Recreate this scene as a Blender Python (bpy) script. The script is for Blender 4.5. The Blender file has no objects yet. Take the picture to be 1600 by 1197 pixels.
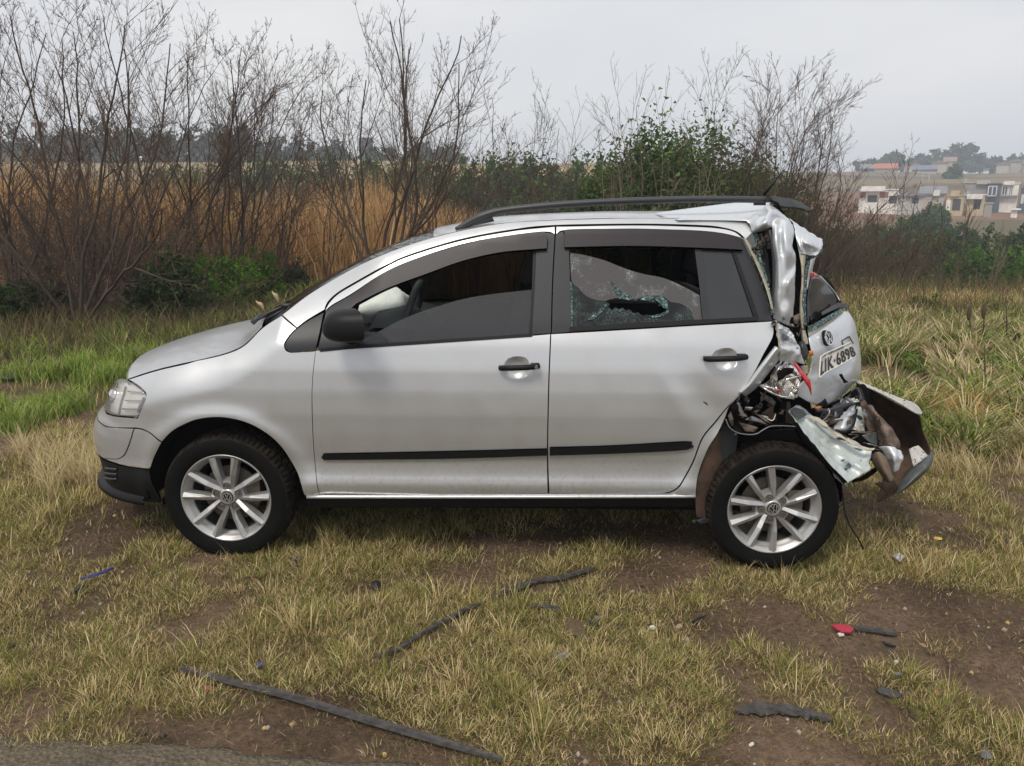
import bpy, math, random
import numpy as np
from mathutils import Vector, Matrix
from mathutils.geometry import delaunay_2d_cdt

# ------------------------------------------------------------------ camera, sky, sun, exposure
scene = bpy.context.scene
COL = scene.collection
CAM_H, PITCH, FOC = 1.59, math.radians(13.0), 1204.0      # metres, radians, pixels at 1600 wide
cd = bpy.data.cameras.new("camera")
cam = bpy.data.objects.new("camera", cd)
COL.objects.link(cam)
cam.location = (0, 0, CAM_H)
cam.rotation_euler = (math.radians(90) - PITCH, 0, 0)
cd.sensor_width = 36.0
cd.lens = FOC / 1600.0 * 36.0
cd.clip_start = 0.05
cd.clip_end = 3000
scene.camera = cam

SUN_EL, SUN_AZ = math.radians(55), math.radians(205)      # azimuth clockwise from +y (the way the camera looks)
world = bpy.data.worlds.new("World")
scene.world = world
world.use_nodes = True
wn, wl = world.node_tree.nodes, world.node_tree.links
wn.clear()
w_out = wn.new("ShaderNodeOutputWorld")
w_bg = wn.new("ShaderNodeBackground")
w_sky = wn.new("ShaderNodeTexSky")
w_sky.sky_type = 'NISHITA'
w_sky.sun_disc = False
w_sky.sun_elevation = SUN_EL
w_sky.sun_rotation = SUN_AZ
w_sky.air_density = 1.0
w_sky.dust_density = 6.0
w_sky.ozone_density = 1.0
# a closed cloud deck: the clear sky seen through an even grey layer with soft, low-contrast cloud structure
w_tc = wn.new("ShaderNodeTexCoord")
w_map = wn.new("ShaderNodeMapping")
w_map.inputs['Scale'].default_value = (1.2, 1.2, 3.5)
w_noi = wn.new("ShaderNodeTexNoise")
w_noi.inputs['Scale'].default_value = 1.6
w_noi.inputs['Detail'].default_value = 5
w_noi.inputs['Roughness'].default_value = 0.5
w_rmp = wn.new("ShaderNodeValToRGB")
w_rmp.color_ramp.elements[0].position = 0.3
w_rmp.color_ramp.elements[0].color = (6.1, 6.3, 6.75, 1)
w_rmp.color_ramp.elements[1].position = 0.7
w_rmp.color_ramp.elements[1].color = (7.9, 7.85, 7.8, 1)
w_mix = wn.new("ShaderNodeMixRGB")
w_mix.inputs['Fac'].default_value = 0.93
wl.new(w_tc.outputs['Generated'], w_map.inputs['Vector'])
wl.new(w_map.outputs['Vector'], w_noi.inputs['Vector'])
wl.new(w_noi.outputs['Fac'], w_rmp.inputs['Fac'])
wl.new(w_sky.outputs['Color'], w_mix.inputs['Color1'])
wl.new(w_rmp.outputs['Color'], w_mix.inputs['Color2'])
wl.new(w_mix.outputs['Color'], w_bg.inputs['Color'])
w_bg.inputs['Strength'].default_value = 0.073
wl.new(w_bg.outputs['Background'], w_out.inputs['Surface'])

sd = bpy.data.lights.new("sun", 'SUN')
sun = bpy.data.objects.new("sun", sd)
COL.objects.link(sun)
sd.energy = 1.5
sd.angle = math.radians(16)
sd.color = (1.0, 0.93, 0.82)
_sdir = Vector((math.sin(SUN_AZ) * math.cos(SUN_EL), math.cos(SUN_AZ) * math.cos(SUN_EL), math.sin(SUN_EL)))
sun.rotation_euler = _sdir.to_track_quat('Z', 'Y').to_euler()
sun.location = (0, 0, 30)

scene.view_settings.view_transform = 'Standard'
scene.view_settings.look = 'None'
scene.view_settings.gamma = 1
scene.view_settings.use_curve_mapping = False
scene.view_settings.exposure = 0.72
scene.render.engine = 'CYCLES'
scene.cycles.max_bounces = 8
scene.cycles.transparent_max_bounces = 16
scene.cycles.volume_bounces = 1
scene.cycles.use_denoising = True

# ------------------------------------------------------------------ small helpers
rng = np.random.default_rng(7)
R = math.radians

SP, CP = math.sin(PITCH), math.cos(PITCH)
def wray(px, py):
    a, b = (px - 800.0) / FOC, (598.5 - py) / FOC
    return np.array([a, CP + b * SP, -SP + b * CP])
def lerp(a, b, t):
    return a + (b - a) * t

def sstep(a, b, x):
    t = np.clip((np.asarray(x, float) - a) / (b - a), 0, 1)
    return t * t * (3 - 2 * t)

def _hash(ix, iy, iz, seed):
    h = (ix * 374761393 + iy * 668265263 + iz * 1274126177 + seed * 974634777) & 0xffffffff
    h = ((h ^ (h >> 13)) * 1103515245) & 0xffffffff
    h = ((h ^ (h >> 15)) * 2246822519) & 0xffffffff
    return (h & 0xffffff) / float(0xffffff)

def vnoise(p, scale=1.0, seed=0):
    """value noise in 0..1 for an Nx3 array"""
    p = np.asarray(p, float) * scale
    i = np.floor(p).astype(np.int64)
    f = p - i
    f = f * f * (3 - 2 * f)
    out = 0
    for dx in (0, 1):
        for dy in (0, 1):
            for dz in (0, 1):
                w = (f[:, 0] if dx else 1 - f[:, 0]) * (f[:, 1] if dy else 1 - f[:, 1]) * (f[:, 2] if dz else 1 - f[:, 2])
                out = out + w * _hash(i[:, 0] + dx, i[:, 1] + dy, i[:, 2] + dz, seed)
    return out

def fbm(p, scale, octv=3, seed=0):
    s, a, t = 0, 1.0, 0
    for k in range(octv):
        s = s + a * vnoise(p, scale * 2 ** k, seed + 11 * k)
        t += a
        a *= 0.5
    return s / t

def v2(x, y):
    return np.stack([np.asarray(x, float), np.asarray(y, float), np.zeros(np.shape(x))], -1)

def add(name, verts, faces, mat, parent=None, smooth=True, colors=None, normals=None, loc=None):
    """link ONE mesh object; faces is a list, or an (n,3)/(n,4) index array"""
    me = bpy.data.meshes.new(name)
    verts = np.asarray(verts, float)
    if isinstance(faces, np.ndarray):
        n, k = faces.shape
        me.vertices.add(len(verts))
        me.vertices.foreach_set('co', verts.astype(np.float32).ravel())
        me.loops.add(n * k)
        me.loops.foreach_set('vertex_index', faces.astype(np.int32).ravel())
        me.polygons.add(n)
        me.polygons.foreach_set('loop_start', np.arange(0, n * k, k, dtype=np.int32))
        me.update(calc_edges=True)
    else:
        me.from_pydata([tuple(v) for v in verts], [], [tuple(int(i) for i in f) for f in faces])
        me.update()
    if smooth:
        me.polygons.foreach_set('use_smooth', np.ones(len(me.polygons), dtype=bool))
    if colors is not None:
        at = me.color_attributes.new('tint', 'FLOAT_COLOR', 'POINT')
        c = np.ones((len(verts), 4), np.float32)
        c[:, :3] = colors
        at.data.foreach_set('color', c.ravel())
    if normals is not None:
        me.normals_split_custom_set_from_vertices([tuple(n) for n in normals])
    if mat is not None:
        me.materials.append(mat)
    o = bpy.data.objects.new(name, me)
    COL.objects.link(o)
    if parent is not None:
        o.parent = parent
    if loc is not None:
        o.location = loc
    return o

def empty(name, label, cat, loc=(0, 0, 0), rotz=0, group=None):
    o = bpy.data.objects.new(name, None)
    COL.objects.link(o)
    o.empty_display_size = 0.1
    o.location = loc
    o.rotation_euler = (0, 0, rotz)
    return tag(o, label, cat, group)

def tag(o, label=None, cat=None, group=None, kind=None):
    if label: o['label'] = label
    if cat: o['category'] = cat
    if group: o['group'] = group
    if kind: o['kind'] = kind
    return o

class MB:
    """collects shapes for one mesh"""
    def __init__(s):
        s.v, s.f = [], []
    def raw(s, v, f):
        b = len(s.v)
        s.v += [tuple(p) for p in v]
        s.f += [tuple(i + b for i in q) for q in f]
        return s
    def box(s, c, size, rot=None, taper=1.0):
        c, h = np.array(c, float), np.array(size, float) / 2
        pts = np.array([(x, y, z) for z in (-1, 1) for y in (-1, 1) for x in (-1, 1)], float)
        pts[4:, :2] *= taper
        pts = pts * h
        if rot is not None:
            pts = pts @ np.array(rot, float).T
        return s.raw(pts + c, [(0, 2, 3, 1), (4, 5, 7, 6), (0, 1, 5, 4), (2, 6, 7, 3), (0, 4, 6, 2), (1, 3, 7, 5)])
    def tube(s, pts, r, n=8, cap=True, flat=1.0):
        pts = np.array(pts, float)
        m = len(pts)
        r = np.broadcast_to(np.asarray(r, float), (m,))
        tan = np.gradient(pts, axis=0)
        tan /= np.linalg.norm(tan, axis=1)[:, None] + 1e-12
        ref = np.array([0, 0, 1.0]) if abs(tan[:, 2]).mean() < 0.8 else np.array([1.0, 0, 0])
        v, f = [], []
        for i in range(m):
            a = np.cross(tan[i], ref); a /= np.linalg.norm(a) + 1e-12
            b = np.cross(a, tan[i])
            for k in range(n):
                t = 2 * math.pi * k / n
                v.append(pts[i] + r[i] * (math.cos(t) * a + flat * math.sin(t) * b))
        for i in range(m - 1):
            for k in range(n):
                k2 = (k + 1) % n
                f.append((i * n + k, i * n + k2, (i + 1) * n + k2, (i + 1) * n + k))
        if cap:
            f.append(tuple(range(n - 1, -1, -1)))
            f.append(tuple(range((m - 1) * n, m * n)))
        return s.raw(v, f)
    def lathe(s, prof, n=48, axis='y', c=(0, 0, 0), closed=False):
        """prof: (radius, along) pairs turned about axis"""
        v, f = [], []
        m = len(prof)
        for (r, a) in prof:
            for k in range(n):
                t = 2 * math.pi * k / n
                if axis == 'y': v.append((c[0] + r * math.cos(t), c[1] + a, c[2] + r * math.sin(t)))
                elif axis == 'z': v.append((c[0] + r * math.cos(t), c[1] + r * math.sin(t), c[2] + a))
                else: v.append((c[0] + a, c[1] + r * math.cos(t), c[2] + r * math.sin(t)))
        for i in range(m - 1 if not closed else m):
            j = (i + 1) % m
            for k in range(n):
                k2 = (k + 1) % n
                f.append((i * n + k, i * n + k2, j * n + k2, j * n + k))
        return s.raw(v, f)
    def build(s, name, mat, parent=None, smooth=False, **kw):
        return add(name, s.v, s.f, mat, parent, smooth, **kw)

# ------------------------------------------------------------------ materials
MATS = {}
def mat(name, color=(0.5, 0.5, 0.5), rough=0.5, metal=0.0, coat=0.0, spec=0.5, coat_rough=0.05):
    m = bpy.data.materials.new(name)
    m.use_nodes = True
    b = m.node_tree.nodes['Principled BSDF']
    b.inputs['Base Color'].default_value = (*color, 1)
    b.inputs['Roughness'].default_value = rough
    b.inputs['Metallic'].default_value = metal
    b.inputs['Coat Weight'].default_value = coat
    b.inputs['Coat Roughness'].default_value = coat_rough
    b.inputs['Specular IOR Level'].default_value = spec
    MATS[name] = m
    return m

def nt(m):
    return m.node_tree.nodes, m.node_tree.links, m.node_tree.nodes['Principled BSDF']

def noise_node(m, scale, detail=4, rough=0.55, coord='Object', dist=0.0, stretch=None):
    n, l, b = nt(m)
    tc = n.new('ShaderNodeTexCoord')
    no = n.new('ShaderNodeTexNoise')
    no.inputs['Scale'].default_value = scale
    no.inputs['Detail'].default_value = detail
    no.inputs['Roughness'].default_value = rough
    no.inputs['Distortion'].default_value = dist
    src = tc.outputs[coord]
    if stretch:
        mp = n.new('ShaderNodeMapping')
        mp.inputs['Scale'].default_value = stretch
        l.new(src, mp.inputs['Vector'])
        src = mp.outputs['Vector']
    l.new(src, no.inputs['Vector'])
    return no.outputs['Fac']

def ramp(m, fac, stops):
    n, l, b = nt(m)
    r = n.new('ShaderNodeValToRGB')
    while len(r.color_ramp.elements) < len(stops):
        r.color_ramp.elements.new(0.5)
    for e, (p, c) in zip(r.color_ramp.elements, stops):
        e.position = p
        e.color = (*c, 1) if len(c) == 3 else c
    l.new(fac, r.inputs['Fac'])
    return r.outputs['Color']

def mixc(m, fac, a, b_, mode='MIX'):
    n, l, b = nt(m)
    x = n.new('ShaderNodeMixRGB')
    x.blend_type = mode
    for s, v in ((x.inputs['Fac'], fac), (x.inputs['Color1'], a), (x.inputs['Color2'], b_)):
        if hasattr(v, 'links'): l.new(v, s)
        elif isinstance(v, (int, float)): s.default_value = v
        else: s.default_value = (*v, 1)
    return x.outputs['Color']

def mapr(m, fac, a, b_, c, d):
    n, l, b = nt(m)
    x = n.new('ShaderNodeMapRange')
    x.inputs[1].default_value, x.inputs[2].default_value = a, b_
    x.inputs[3].default_value, x.inputs[4].default_value = c, d
    l.new(fac, x.inputs[0])
    return x.outputs[0]

def bump(m, fac, strength=0.3, dist=0.01):
    n, l, b = nt(m)
    x = n.new('ShaderNodeBump')
    x.inputs['Strength'].default_value = strength
    x.inputs['Distance'].default_value = dist
    l.new(fac, x.inputs['Height'])
    l.new(x.outputs['Normal'], b.inputs['Normal'])

def setc(m, sock, name='Base Color'):
    n, l, b = nt(m)
    l.new(sock, b.inputs[name])

# car
paint = mat('silver_paint', (0.60, 0.61, 0.62), 0.35, 0.6, 0.6, coat_rough=0.06)
_f = noise_node(paint, 3.0, 6, 0.6)
_c0 = mixc(paint, mapr(paint, _f, 0.45, 0.75, 0, 0.35), (0.585, 0.60, 0.618), (0.54, 0.55, 0.56))
# road film: a thin brown dust, thicker and speckled low on the body
_n, _l, _b = nt(paint)
_tc = _n.new('ShaderNodeTexCoord'); _sx = _n.new('ShaderNodeSeparateXYZ'); _l.new(_tc.outputs['Object'], _sx.inputs[0])
_low = mapr(paint, _sx.outputs['Z'], .26, .62, 1, 0)
_sp = noise_node(paint, 55, 6, .75); _bl = noise_node(paint, 5, 5, .6)
_m1 = _n.new('ShaderNodeMath'); _m1.operation = 'MULTIPLY'; _l.new(_low, _m1.inputs[0]); _l.new(mapr(paint, _sp, .52, .66, 0, .55), _m1.inputs[1])
_m2 = _n.new('ShaderNodeMath'); _m2.operation = 'ADD'; _l.new(_m1.outputs[0], _m2.inputs[0]); _l.new(mapr(paint, _bl, .50, .80, 0, .16), _m2.inputs[1])
setc(paint, mixc(paint, _m2.outputs[0], _c0, (.30, .255, .20)))
setc(paint, mapr(paint, noise_node(paint, 7.0, 5), 0.3, 0.8, 0.30, 0.42), 'Roughness')
wreckp = mat('crumpled_silver_sheet', (0.60, 0.62, 0.64), 0.36, 0.45, 0.4, coat_rough=0.08)
_f = noise_node(wreckp, 28.0, 6, 0.7)
setc(wreckp, mixc(wreckp, mapr(wreckp, _f, 0.60, 0.70, 0, 0.8), (0.64, 0.67, 0.70), (0.26, 0.24, 0.22)))
black = mat('black_trim', (0.008, 0.008, 0.009), 0.5, spec=0.22)
_f = noise_node(black, 60, 3); bump(black, _f, 0.08, 0.002)
satin = mat('satin_pillar_trim', (0.020, 0.022, 0.028), 0.42, spec=0.35)
visorm = mat('smoked_visor', (0.022, 0.018, 0.023), 0.35, spec=0.32)
railm = mat('rail_grey_black', (0.030, 0.032, 0.038), 0.45)
rubber = mat('tyre_rubber', (0.006, 0.006, 0.006), 0.8, spec=0.08)
_f = noise_node(rubber, 16, 5, 0.65)
setc(rubber, mixc(rubber, mapr(rubber, _f, 0.55, 0.85, 0, 0.35), (0.006, 0.006, 0.006), (0.022, 0.018, 0.014)))
tread = mat('dusty_tread_rubber', (0.03, 0.028, 0.025), 0.9, spec=0.08)
_f = noise_node(tread, 22, 5, 0.65)
setc(tread, mixc(tread, mapr(tread, _f, 0.4, 0.75, 0, 0.7), (0.009, 0.008, 0.008), (0.055, 0.042, 0.030)))
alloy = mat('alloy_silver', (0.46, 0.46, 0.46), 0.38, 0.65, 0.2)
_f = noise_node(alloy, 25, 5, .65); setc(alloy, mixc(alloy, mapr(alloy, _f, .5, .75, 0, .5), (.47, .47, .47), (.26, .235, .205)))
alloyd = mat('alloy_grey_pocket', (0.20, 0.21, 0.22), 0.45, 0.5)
barrelm = mat('shaded_barrel', (0.07, 0.068, 0.066), 0.55, 0.4)  # alloy barrel coloured dark, shade behind the spokes put into it
discm = mat('brake_iron', (0.16, 0.14, 0.12), 0.5, 0.7)
lampm = mat('lamp_reflector', (0.80, 0.80, 0.78), 0.25, 0.35)
chrome = mat('chrome', (0.78, 0.77, 0.76), 0.10, 1.0)
bulb_chrome = mat('crushed_reflector_chrome', (0.80, 0.78, 0.74), 0.12, 1.0)
_f = noise_node(bulb_chrome, 30, 4, 0.6)
setc(bulb_chrome, mixc(bulb_chrome, mapr(bulb_chrome, _f, 0.52, 0.7, 0, 1), (0.82, 0.80, 0.77), (0.42, 0.33, 0.22)))
bump(bulb_chrome, _f, 0.6, 0.01)
darkm = mat('underbody_and_shade_black', (0.006, 0.006, 0.006), 0.9, spec=0.05)  # underbody black, also on the sheets that stand in for deep shade
interior = mat('interior_plastic', (0.030, 0.036, 0.038), 0.6)
seatm = mat('seat_cloth', (0.018, 0.018, 0.020), 0.9)
airbagm = mat('airbag_cloth', (0.80, 0.84, 0.80), 0.85)
_f = noise_node(airbagm, 14, 4); bump(airbagm, _f, 0.5, 0.02)
redm = mat('red_lamp_plastic', (0.50, 0.008, 0.012), 0.15, 0, 0.5)
orangem = mat('amber_plastic', (0.60, 0.19, 0.02), 0.3)
creamm = mat('cream_sealant', (0.42, 0.38, 0.30), 0.7)
_f = noise_node(creamm, 40, 5); setc(creamm, mixc(creamm, mapr(creamm, _f, 0.5, 0.7, 0, 0.9), (0.44, 0.40, 0.32), (0.15, 0.12, 0.09)))
tealm = mat('crumbled_safety_glass', (0.10, 0.24, 0.22), 0.25)
_n, _l, _b = nt(tealm)
_vo = _n.new('ShaderNodeTexVoronoi'); _vo.inputs['Scale'].default_value = 130
_tc = _n.new('ShaderNodeTexCoord'); _l.new(_tc.outputs['Object'], _vo.inputs['Vector'])
setc(tealm, ramp(tealm, _vo.outputs['Color'], [(0.0, (0.008, 0.014, 0.015)), (0.5, (0.035, 0.075, 0.075)), (0.8, (0.11, 0.20, 0.19)), (1.0, (0.42, 0.55, 0.53))]))
bump(tealm, _vo.outputs['Distance'], 0.8, 0.008)
greenm = mat('pale_primer_sheet', (0.50, 0.56, 0.53), 0.42, 0.25)
_f = noise_node(greenm, 9, 6, 0.65)
setc(greenm, mixc(greenm, mapr(greenm, _f, 0.50, 0.72, 0, 0.8), (0.50, 0.555, 0.55), (0.22, 0.20, 0.17)))
brownm = mat('mud_brown_plastic', (0.14, 0.085, 0.055), 0.8)
_f = noise_node(brownm, 10, 6, 0.65)
setc(brownm, ramp(brownm, _f, [(0.3, (0.024, 0.017, 0.013)), (0.5, (0.085, 0.050, 0.032)), (0.75, (0.16, 0.105, 0.072))]))
rustm = mat('rusty_dusty_sheet', (0.25, 0.17, 0.12), 0.75)
_f = noise_node(rustm, 18, 6, 0.7)
setc(rustm, ramp(rustm, _f, [(0.3, (0.035, 0.024, 0.018)), (0.5, (0.105, 0.072, 0.052)), (0.66, (0.19, 0.15, 0.12)), (0.8, (0.30, 0.09, 0.05))]))
bump(rustm, _f, 0.8, 0.015)
cardm = mat('fibre_board', (0.27, 0.19, 0.13), 0.9)
_f = noise_node(cardm, 24, 6, 0.7); setc(cardm, mixc(cardm, _f, (0.09, 0.06, 0.042), (0.25, 0.18, 0.13))); bump(cardm, _f, 0.5, 0.01)
greypl = mat('grey_bumper_skin', (0.17, 0.18, 0.175), 0.45, 0.1)
_f = noise_node(greypl, 30, 6, 0.7); setc(greypl, mixc(greypl, mapr(greypl, _f, 0.5, 0.75, 0, 0.6), (0.065, 0.075, 0.075), (0.19, 0.185, 0.17)))
palepl = mat('scuffed_pale_strip', (0.45, 0.44, 0.42), 0.6)
_f = noise_node(palepl, 55, 5, 0.7); setc(palepl, mixc(palepl, mapr(palepl, _f, 0.55, 0.62, 0, 1), (0.47, 0.46, 0.45), (0.07, 0.06, 0.05)))
platem = mat('plate_grey', (0.50, 0.49, 0.45), 0.5)
_f = noise_node(platem, 30, 5); setc(platem, mixc(platem, mapr(platem, _f, 0.5, 0.7, 0, 0.6), (0.62, 0.61, 0.57), (0.36, 0.32, 0.26)))
inkm = mat('plate_ink', (0.025, 0.025, 0.028), 0.5)

def glass_mat(name, tint, ior=1.5, rough=0.01, haze=0.0, hazecol=(0.3, 0.3, 0.3)):
    m = bpy.data.materials.new(name)
    m.use_nodes = True
    n, l = m.node_tree.nodes, m.node_tree.links
    n.clear()
    out = n.new('ShaderNodeOutputMaterial')
    tr = n.new('ShaderNodeBsdfTransparent'); tr.inputs['Color'].default_value = (*tint, 1)
    gl = n.new('ShaderNodeBsdfGlossy'); gl.inputs['Roughness'].default_value = rough
    fr = n.new('ShaderNodeFresnel'); fr.inputs['IOR'].default_value = ior
    mx = n.new('ShaderNodeMixShader')
    last = tr.outputs[0]
    if haze > 0:
        df = n.new('ShaderNodeBsdfDiffuse'); df.inputs['Color'].default_value = (*hazecol, 1)
        m2 = n.new('ShaderNodeMixShader'); m2.inputs[0].default_value = haze
        l.new(tr.outputs[0], m2.inputs[1]); l.new(df.outputs[0], m2.inputs[2])
        last = m2.outputs[0]
    l.new(fr.outputs[0], mx.inputs[0]); l.new(last, mx.inputs[1]); l.new(gl.outputs[0], mx.inputs[2])
    l.new(mx.outputs[0], out.inputs['Surface'])
    MATS[name] = m
    return m

glass_clear = glass_mat('windscreen_glass', (0.86, 0.90, 0.88), 1.45)
glass_tint = glass_mat('tinted_glass', (0.20, 0.20, 0.21), 1.6, 0.02, 0.28, (0.10, 0.10, 0.112))
glass_fix = glass_mat('tinted_quarter_glass', (0.07, 0.07, 0.075), 1.6, 0.02, 0.5, (0.06, 0.064, 0.072))
glass_far = glass_mat('tinted_far_glass', (0.045, 0.047, 0.050), 1.5)
glass_lens = glass_mat('lamp_lens', (0.95, 0.95, 0.95), 1.35, 0.05, 0.22, (0.75, 0.75, 0.73))

# crazed safety glass held together by its tint film: dull where it still hangs flat, see-through with pale cracks where it is crushed
def crazed(name, tint, film, filmcol, scale, lo, hi, amount, crackcol):
    m = bpy.data.materials.new(name); m.use_nodes = True
    n, l = m.node_tree.nodes, m.node_tree.links
    n.clear()
    o = n.new('ShaderNodeOutputMaterial'); tc = n.new('ShaderNodeTexCoord')
    vo = n.new('ShaderNodeTexVoronoi'); vo.feature = 'DISTANCE_TO_EDGE'; vo.inputs['Scale'].default_value = scale
    l.new(tc.outputs['Object'], vo.inputs['Vector'])
    no = n.new('ShaderNodeTexNoise'); no.inputs['Scale'].default_value = 16; no.inputs['Detail'].default_value = 5; no.inputs['Roughness'].default_value = .7
    l.new(tc.outputs['Object'], no.inputs['Vector'])
    mr = n.new('ShaderNodeMapRange'); mr.inputs[1].default_value = 0.0; mr.inputs[2].default_value = .12; mr.inputs[3].default_value = 1; mr.inputs[4].default_value = 0
    l.new(vo.outputs['Distance'], mr.inputs[0])
    m2 = n.new('ShaderNodeMapRange'); m2.inputs[1].default_value = lo; m2.inputs[2].default_value = hi; m2.inputs[4].default_value = amount
    l.new(no.outputs['Fac'], m2.inputs[0])
    mu = n.new('ShaderNodeMath'); mu.operation = 'MULTIPLY'; l.new(mr.outputs[0], mu.inputs[0]); l.new(m2.outputs[0], mu.inputs[1])
    tr = n.new('ShaderNodeBsdfTransparent'); tr.inputs['Color'].default_value = (*tint, 1)
    d0 = n.new('ShaderNodeBsdfDiffuse'); d0.inputs['Color'].default_value = (*filmcol, 1)
    a = n.new('ShaderNodeMixShader'); a.inputs[0].default_value = film; l.new(tr.outputs[0], a.inputs[1]); l.new(d0.outputs[0], a.inputs[2])
    d1 = n.new('ShaderNodeBsdfDiffuse'); d1.inputs['Color'].default_value = (*crackcol, 1)
    b = n.new('ShaderNodeMixShader'); l.new(mu.outputs[0], b.inputs[0]); l.new(a.outputs[0], b.inputs[1]); l.new(d1.outputs[0], b.inputs[2])
    g = n.new('ShaderNodeBsdfGlossy'); g.inputs['Roughness'].default_value = .12
    fr = n.new('ShaderNodeFresnel'); fr.inputs['IOR'].default_value = 1.5
    c = n.new('ShaderNodeMixShader'); l.new(fr.outputs[0], c.inputs[0]); l.new(b.outputs[0], c.inputs[1]); l.new(g.outputs[0], c.inputs[2])
    l.new(c.outputs[0], o.inputs['Surface'])
    return m
glass_crazed = crazed('crazed_tinted_glass', (.13, .13, .135), .45, (.165, .158, .160), 120, .50, .75, .8, (.50, .58, .57))
glass_crushed = crazed('crushed_dark_glass', (.30, .33, .33), .06, (.04, .05, .05), 110, .40, .72, .7, (.19, .29, .28))

# vegetation: one material per look, tinted per blade / leaf by the 'tint' attribute
def leaf_mat(name, trans=0.35, rough=0.7):
    m = bpy.data.materials.new(name)
    m.use_nodes = True
    n, l = m.node_tree.nodes, m.node_tree.links
    n.clear()
    out = n.new('ShaderNodeOutputMaterial')
    at = n.new('ShaderNodeVertexColor'); at.layer_name = 'tint'
    df = n.new('ShaderNodeBsdfDiffuse'); tl = n.new('ShaderNodeBsdfTranslucent')
    mx = n.new('ShaderNodeMixShader'); mx.inputs[0].default_value = trans
    l.new(at.outputs['Color'], df.inputs['Color']); l.new(at.outputs['Color'], tl.inputs['Color'])
    l.new(df.outputs[0], mx.inputs[1]); l.new(tl.outputs[0], mx.inputs[2])
    l.new(mx.outputs[0], out.inputs['Surface'])
    MATS[name] = m
    return m
leafm = leaf_mat('leaf_tint', 0.3)
grassm = leaf_mat('grass_tint', 0.3)
barkm = mat('bare_bark', (0.075, 0.058, 0.045), 0.9)
_f = noise_node(barkm, 12, 5, 0.6); setc(barkm, mixc(barkm, _f, (0.034, 0.025, 0.019), (0.085, 0.062, 0.045)))
palebark = mat('pale_bark', (0.16, 0.125, 0.09), 0.9)
twigm = mat('bare_twigs', (0.095, 0.060, 0.040), 0.9)
# ------------------------------------------------------------------ the lie of the land
_ly = np.array([-200, 12, 20, 45, 60, 85, 110, 150, 250, 400, 1500.])
_lz = np.array([0, 0, -.2, -.1, .6, 2.8, 5.2, 9.4, 13.5, 16, 16.])
_ry = np.array([-200, 11, 14, 20, 35, 60, 90, 115, 130, 150, 170, 210, 250, 400, 1500.])
_rz = np.array([0, 0, -.1, -1.2, -3.6, -3.2, -1.3, -.35, .4, 3.2, 5.6, 9.2, 11.6, 15.5, 15.5])
def H0(x, y):
    x, y = np.broadcast_arrays(np.asarray(x, float), np.asarray(y, float))
    u = x / np.maximum(y, 3.0)
    w = sstep(.10, .30, u)
    far = lerp(np.interp(y, _ly, _lz), np.interp(y, _ry, _rz), w)
    near = -.0116 * (np.clip(x, -5, 7) + 1.3) * (1 - sstep(9, 20, y))
    return far + near
def H(x, y):
    x, y = np.broadcast_arrays(np.asarray(x, float), np.asarray(y, float))
    p = v2(x.ravel(), y.ravel())
    n1 = (fbm(p, .9, 3, 5).reshape(x.shape) - .5)
    n2 = (fbm(p, 7.0, 2, 6).reshape(x.shape) - .5)
    n3 = (fbm(p, .03, 3, 9).reshape(x.shape) - .5)
    w = sstep(2.0, 2.6, y)
    return H0(x, y) + w * (n1 * .05 + n2 * .032 * (1 - sstep(8, 20, y))) + n3 * 2.2 * sstep(25, 120, y) - .03 * (1 - sstep(1.80, 2.12, y))
def at(px, py, Y):
    """the point of the place Y metres ahead that the photograph shows at (px, py)"""
    d = wray(px, py)
    return np.array([0, 0, CAM_H]) + d * (Y / d[1])
def G(px, py):
    """the point of the ground seen at (px, py)"""
    d = wray(px, py)
    t = -CAM_H / d[2]
    for _ in range(12):
        q = np.array([0, 0, CAM_H]) + d * t
        t = (float(H(q[0], q[1])) - CAM_H) / d[2]
    return np.array([0, 0, CAM_H]) + d * t
def onground(x, y, dz=0.0): return np.array([x, y, float(H(x, y)) + dz])

# bare earth spots seen through the grass: photo x, y and half-sizes
_bare = [(690, 905, 95, 24, 1), (570, 930, 70, 22, .8), (1060, 985, 140, 30, .9), (1500, 955, 140, 40, .62), (1210, 960, 100, 26, .8), (340, 915, 70, 18, .8), (1010, 905, 70, 14, .8), (1330, 1010, 110, 26, .6),
         (700, 1168, 240, 16, .75), (250, 1135, 220, 14, .6), (1400, 930, 60, 16, .4), (1390, 600, 60, 24, .9), (1460, 560, 40, 14, .5), (170, 640, 60, 14, .8), (60, 655, 50, 10, .6), (480, 1020, 60, 14, .6), (560, 1100, 80, 12, .5), (1100, 1120, 70, 14, .5), (1230, 1170, 120, 18, .6), (1560, 1040, 60, 16, .6)]
for _pl in ([(283, 1056), (360, 1075), (440, 1096), (530, 1123), (620, 1150), (700, 1174), (785, 1199)], [(585, 1038), (625, 1022), (665, 996), (705, 974), (756, 953)], [(775, 938), (805, 927), (838, 917), (870, 911), (905, 905), (930, 896)], [(1150, 1120), (1200, 1117), (1250, 1122), (1298, 1132)]):
    for (xa, ya), (xb, yb) in zip(_pl, _pl[1:]):
        for k in range(4): _bare.append((xa + (xb - xa) * k / 4, ya + (yb - ya) * k / 4 + 3, 13, 9, .8))
_bg = []
for (px, py, rx, ry, a) in _bare:
    c = G(px, py); ex = abs(G(px + rx, py)[0] - c[0]); ey = abs(G(px, py - ry)[1] - c[1])
    _bg.append((c[0], c[1], ex, ey, a))
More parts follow.
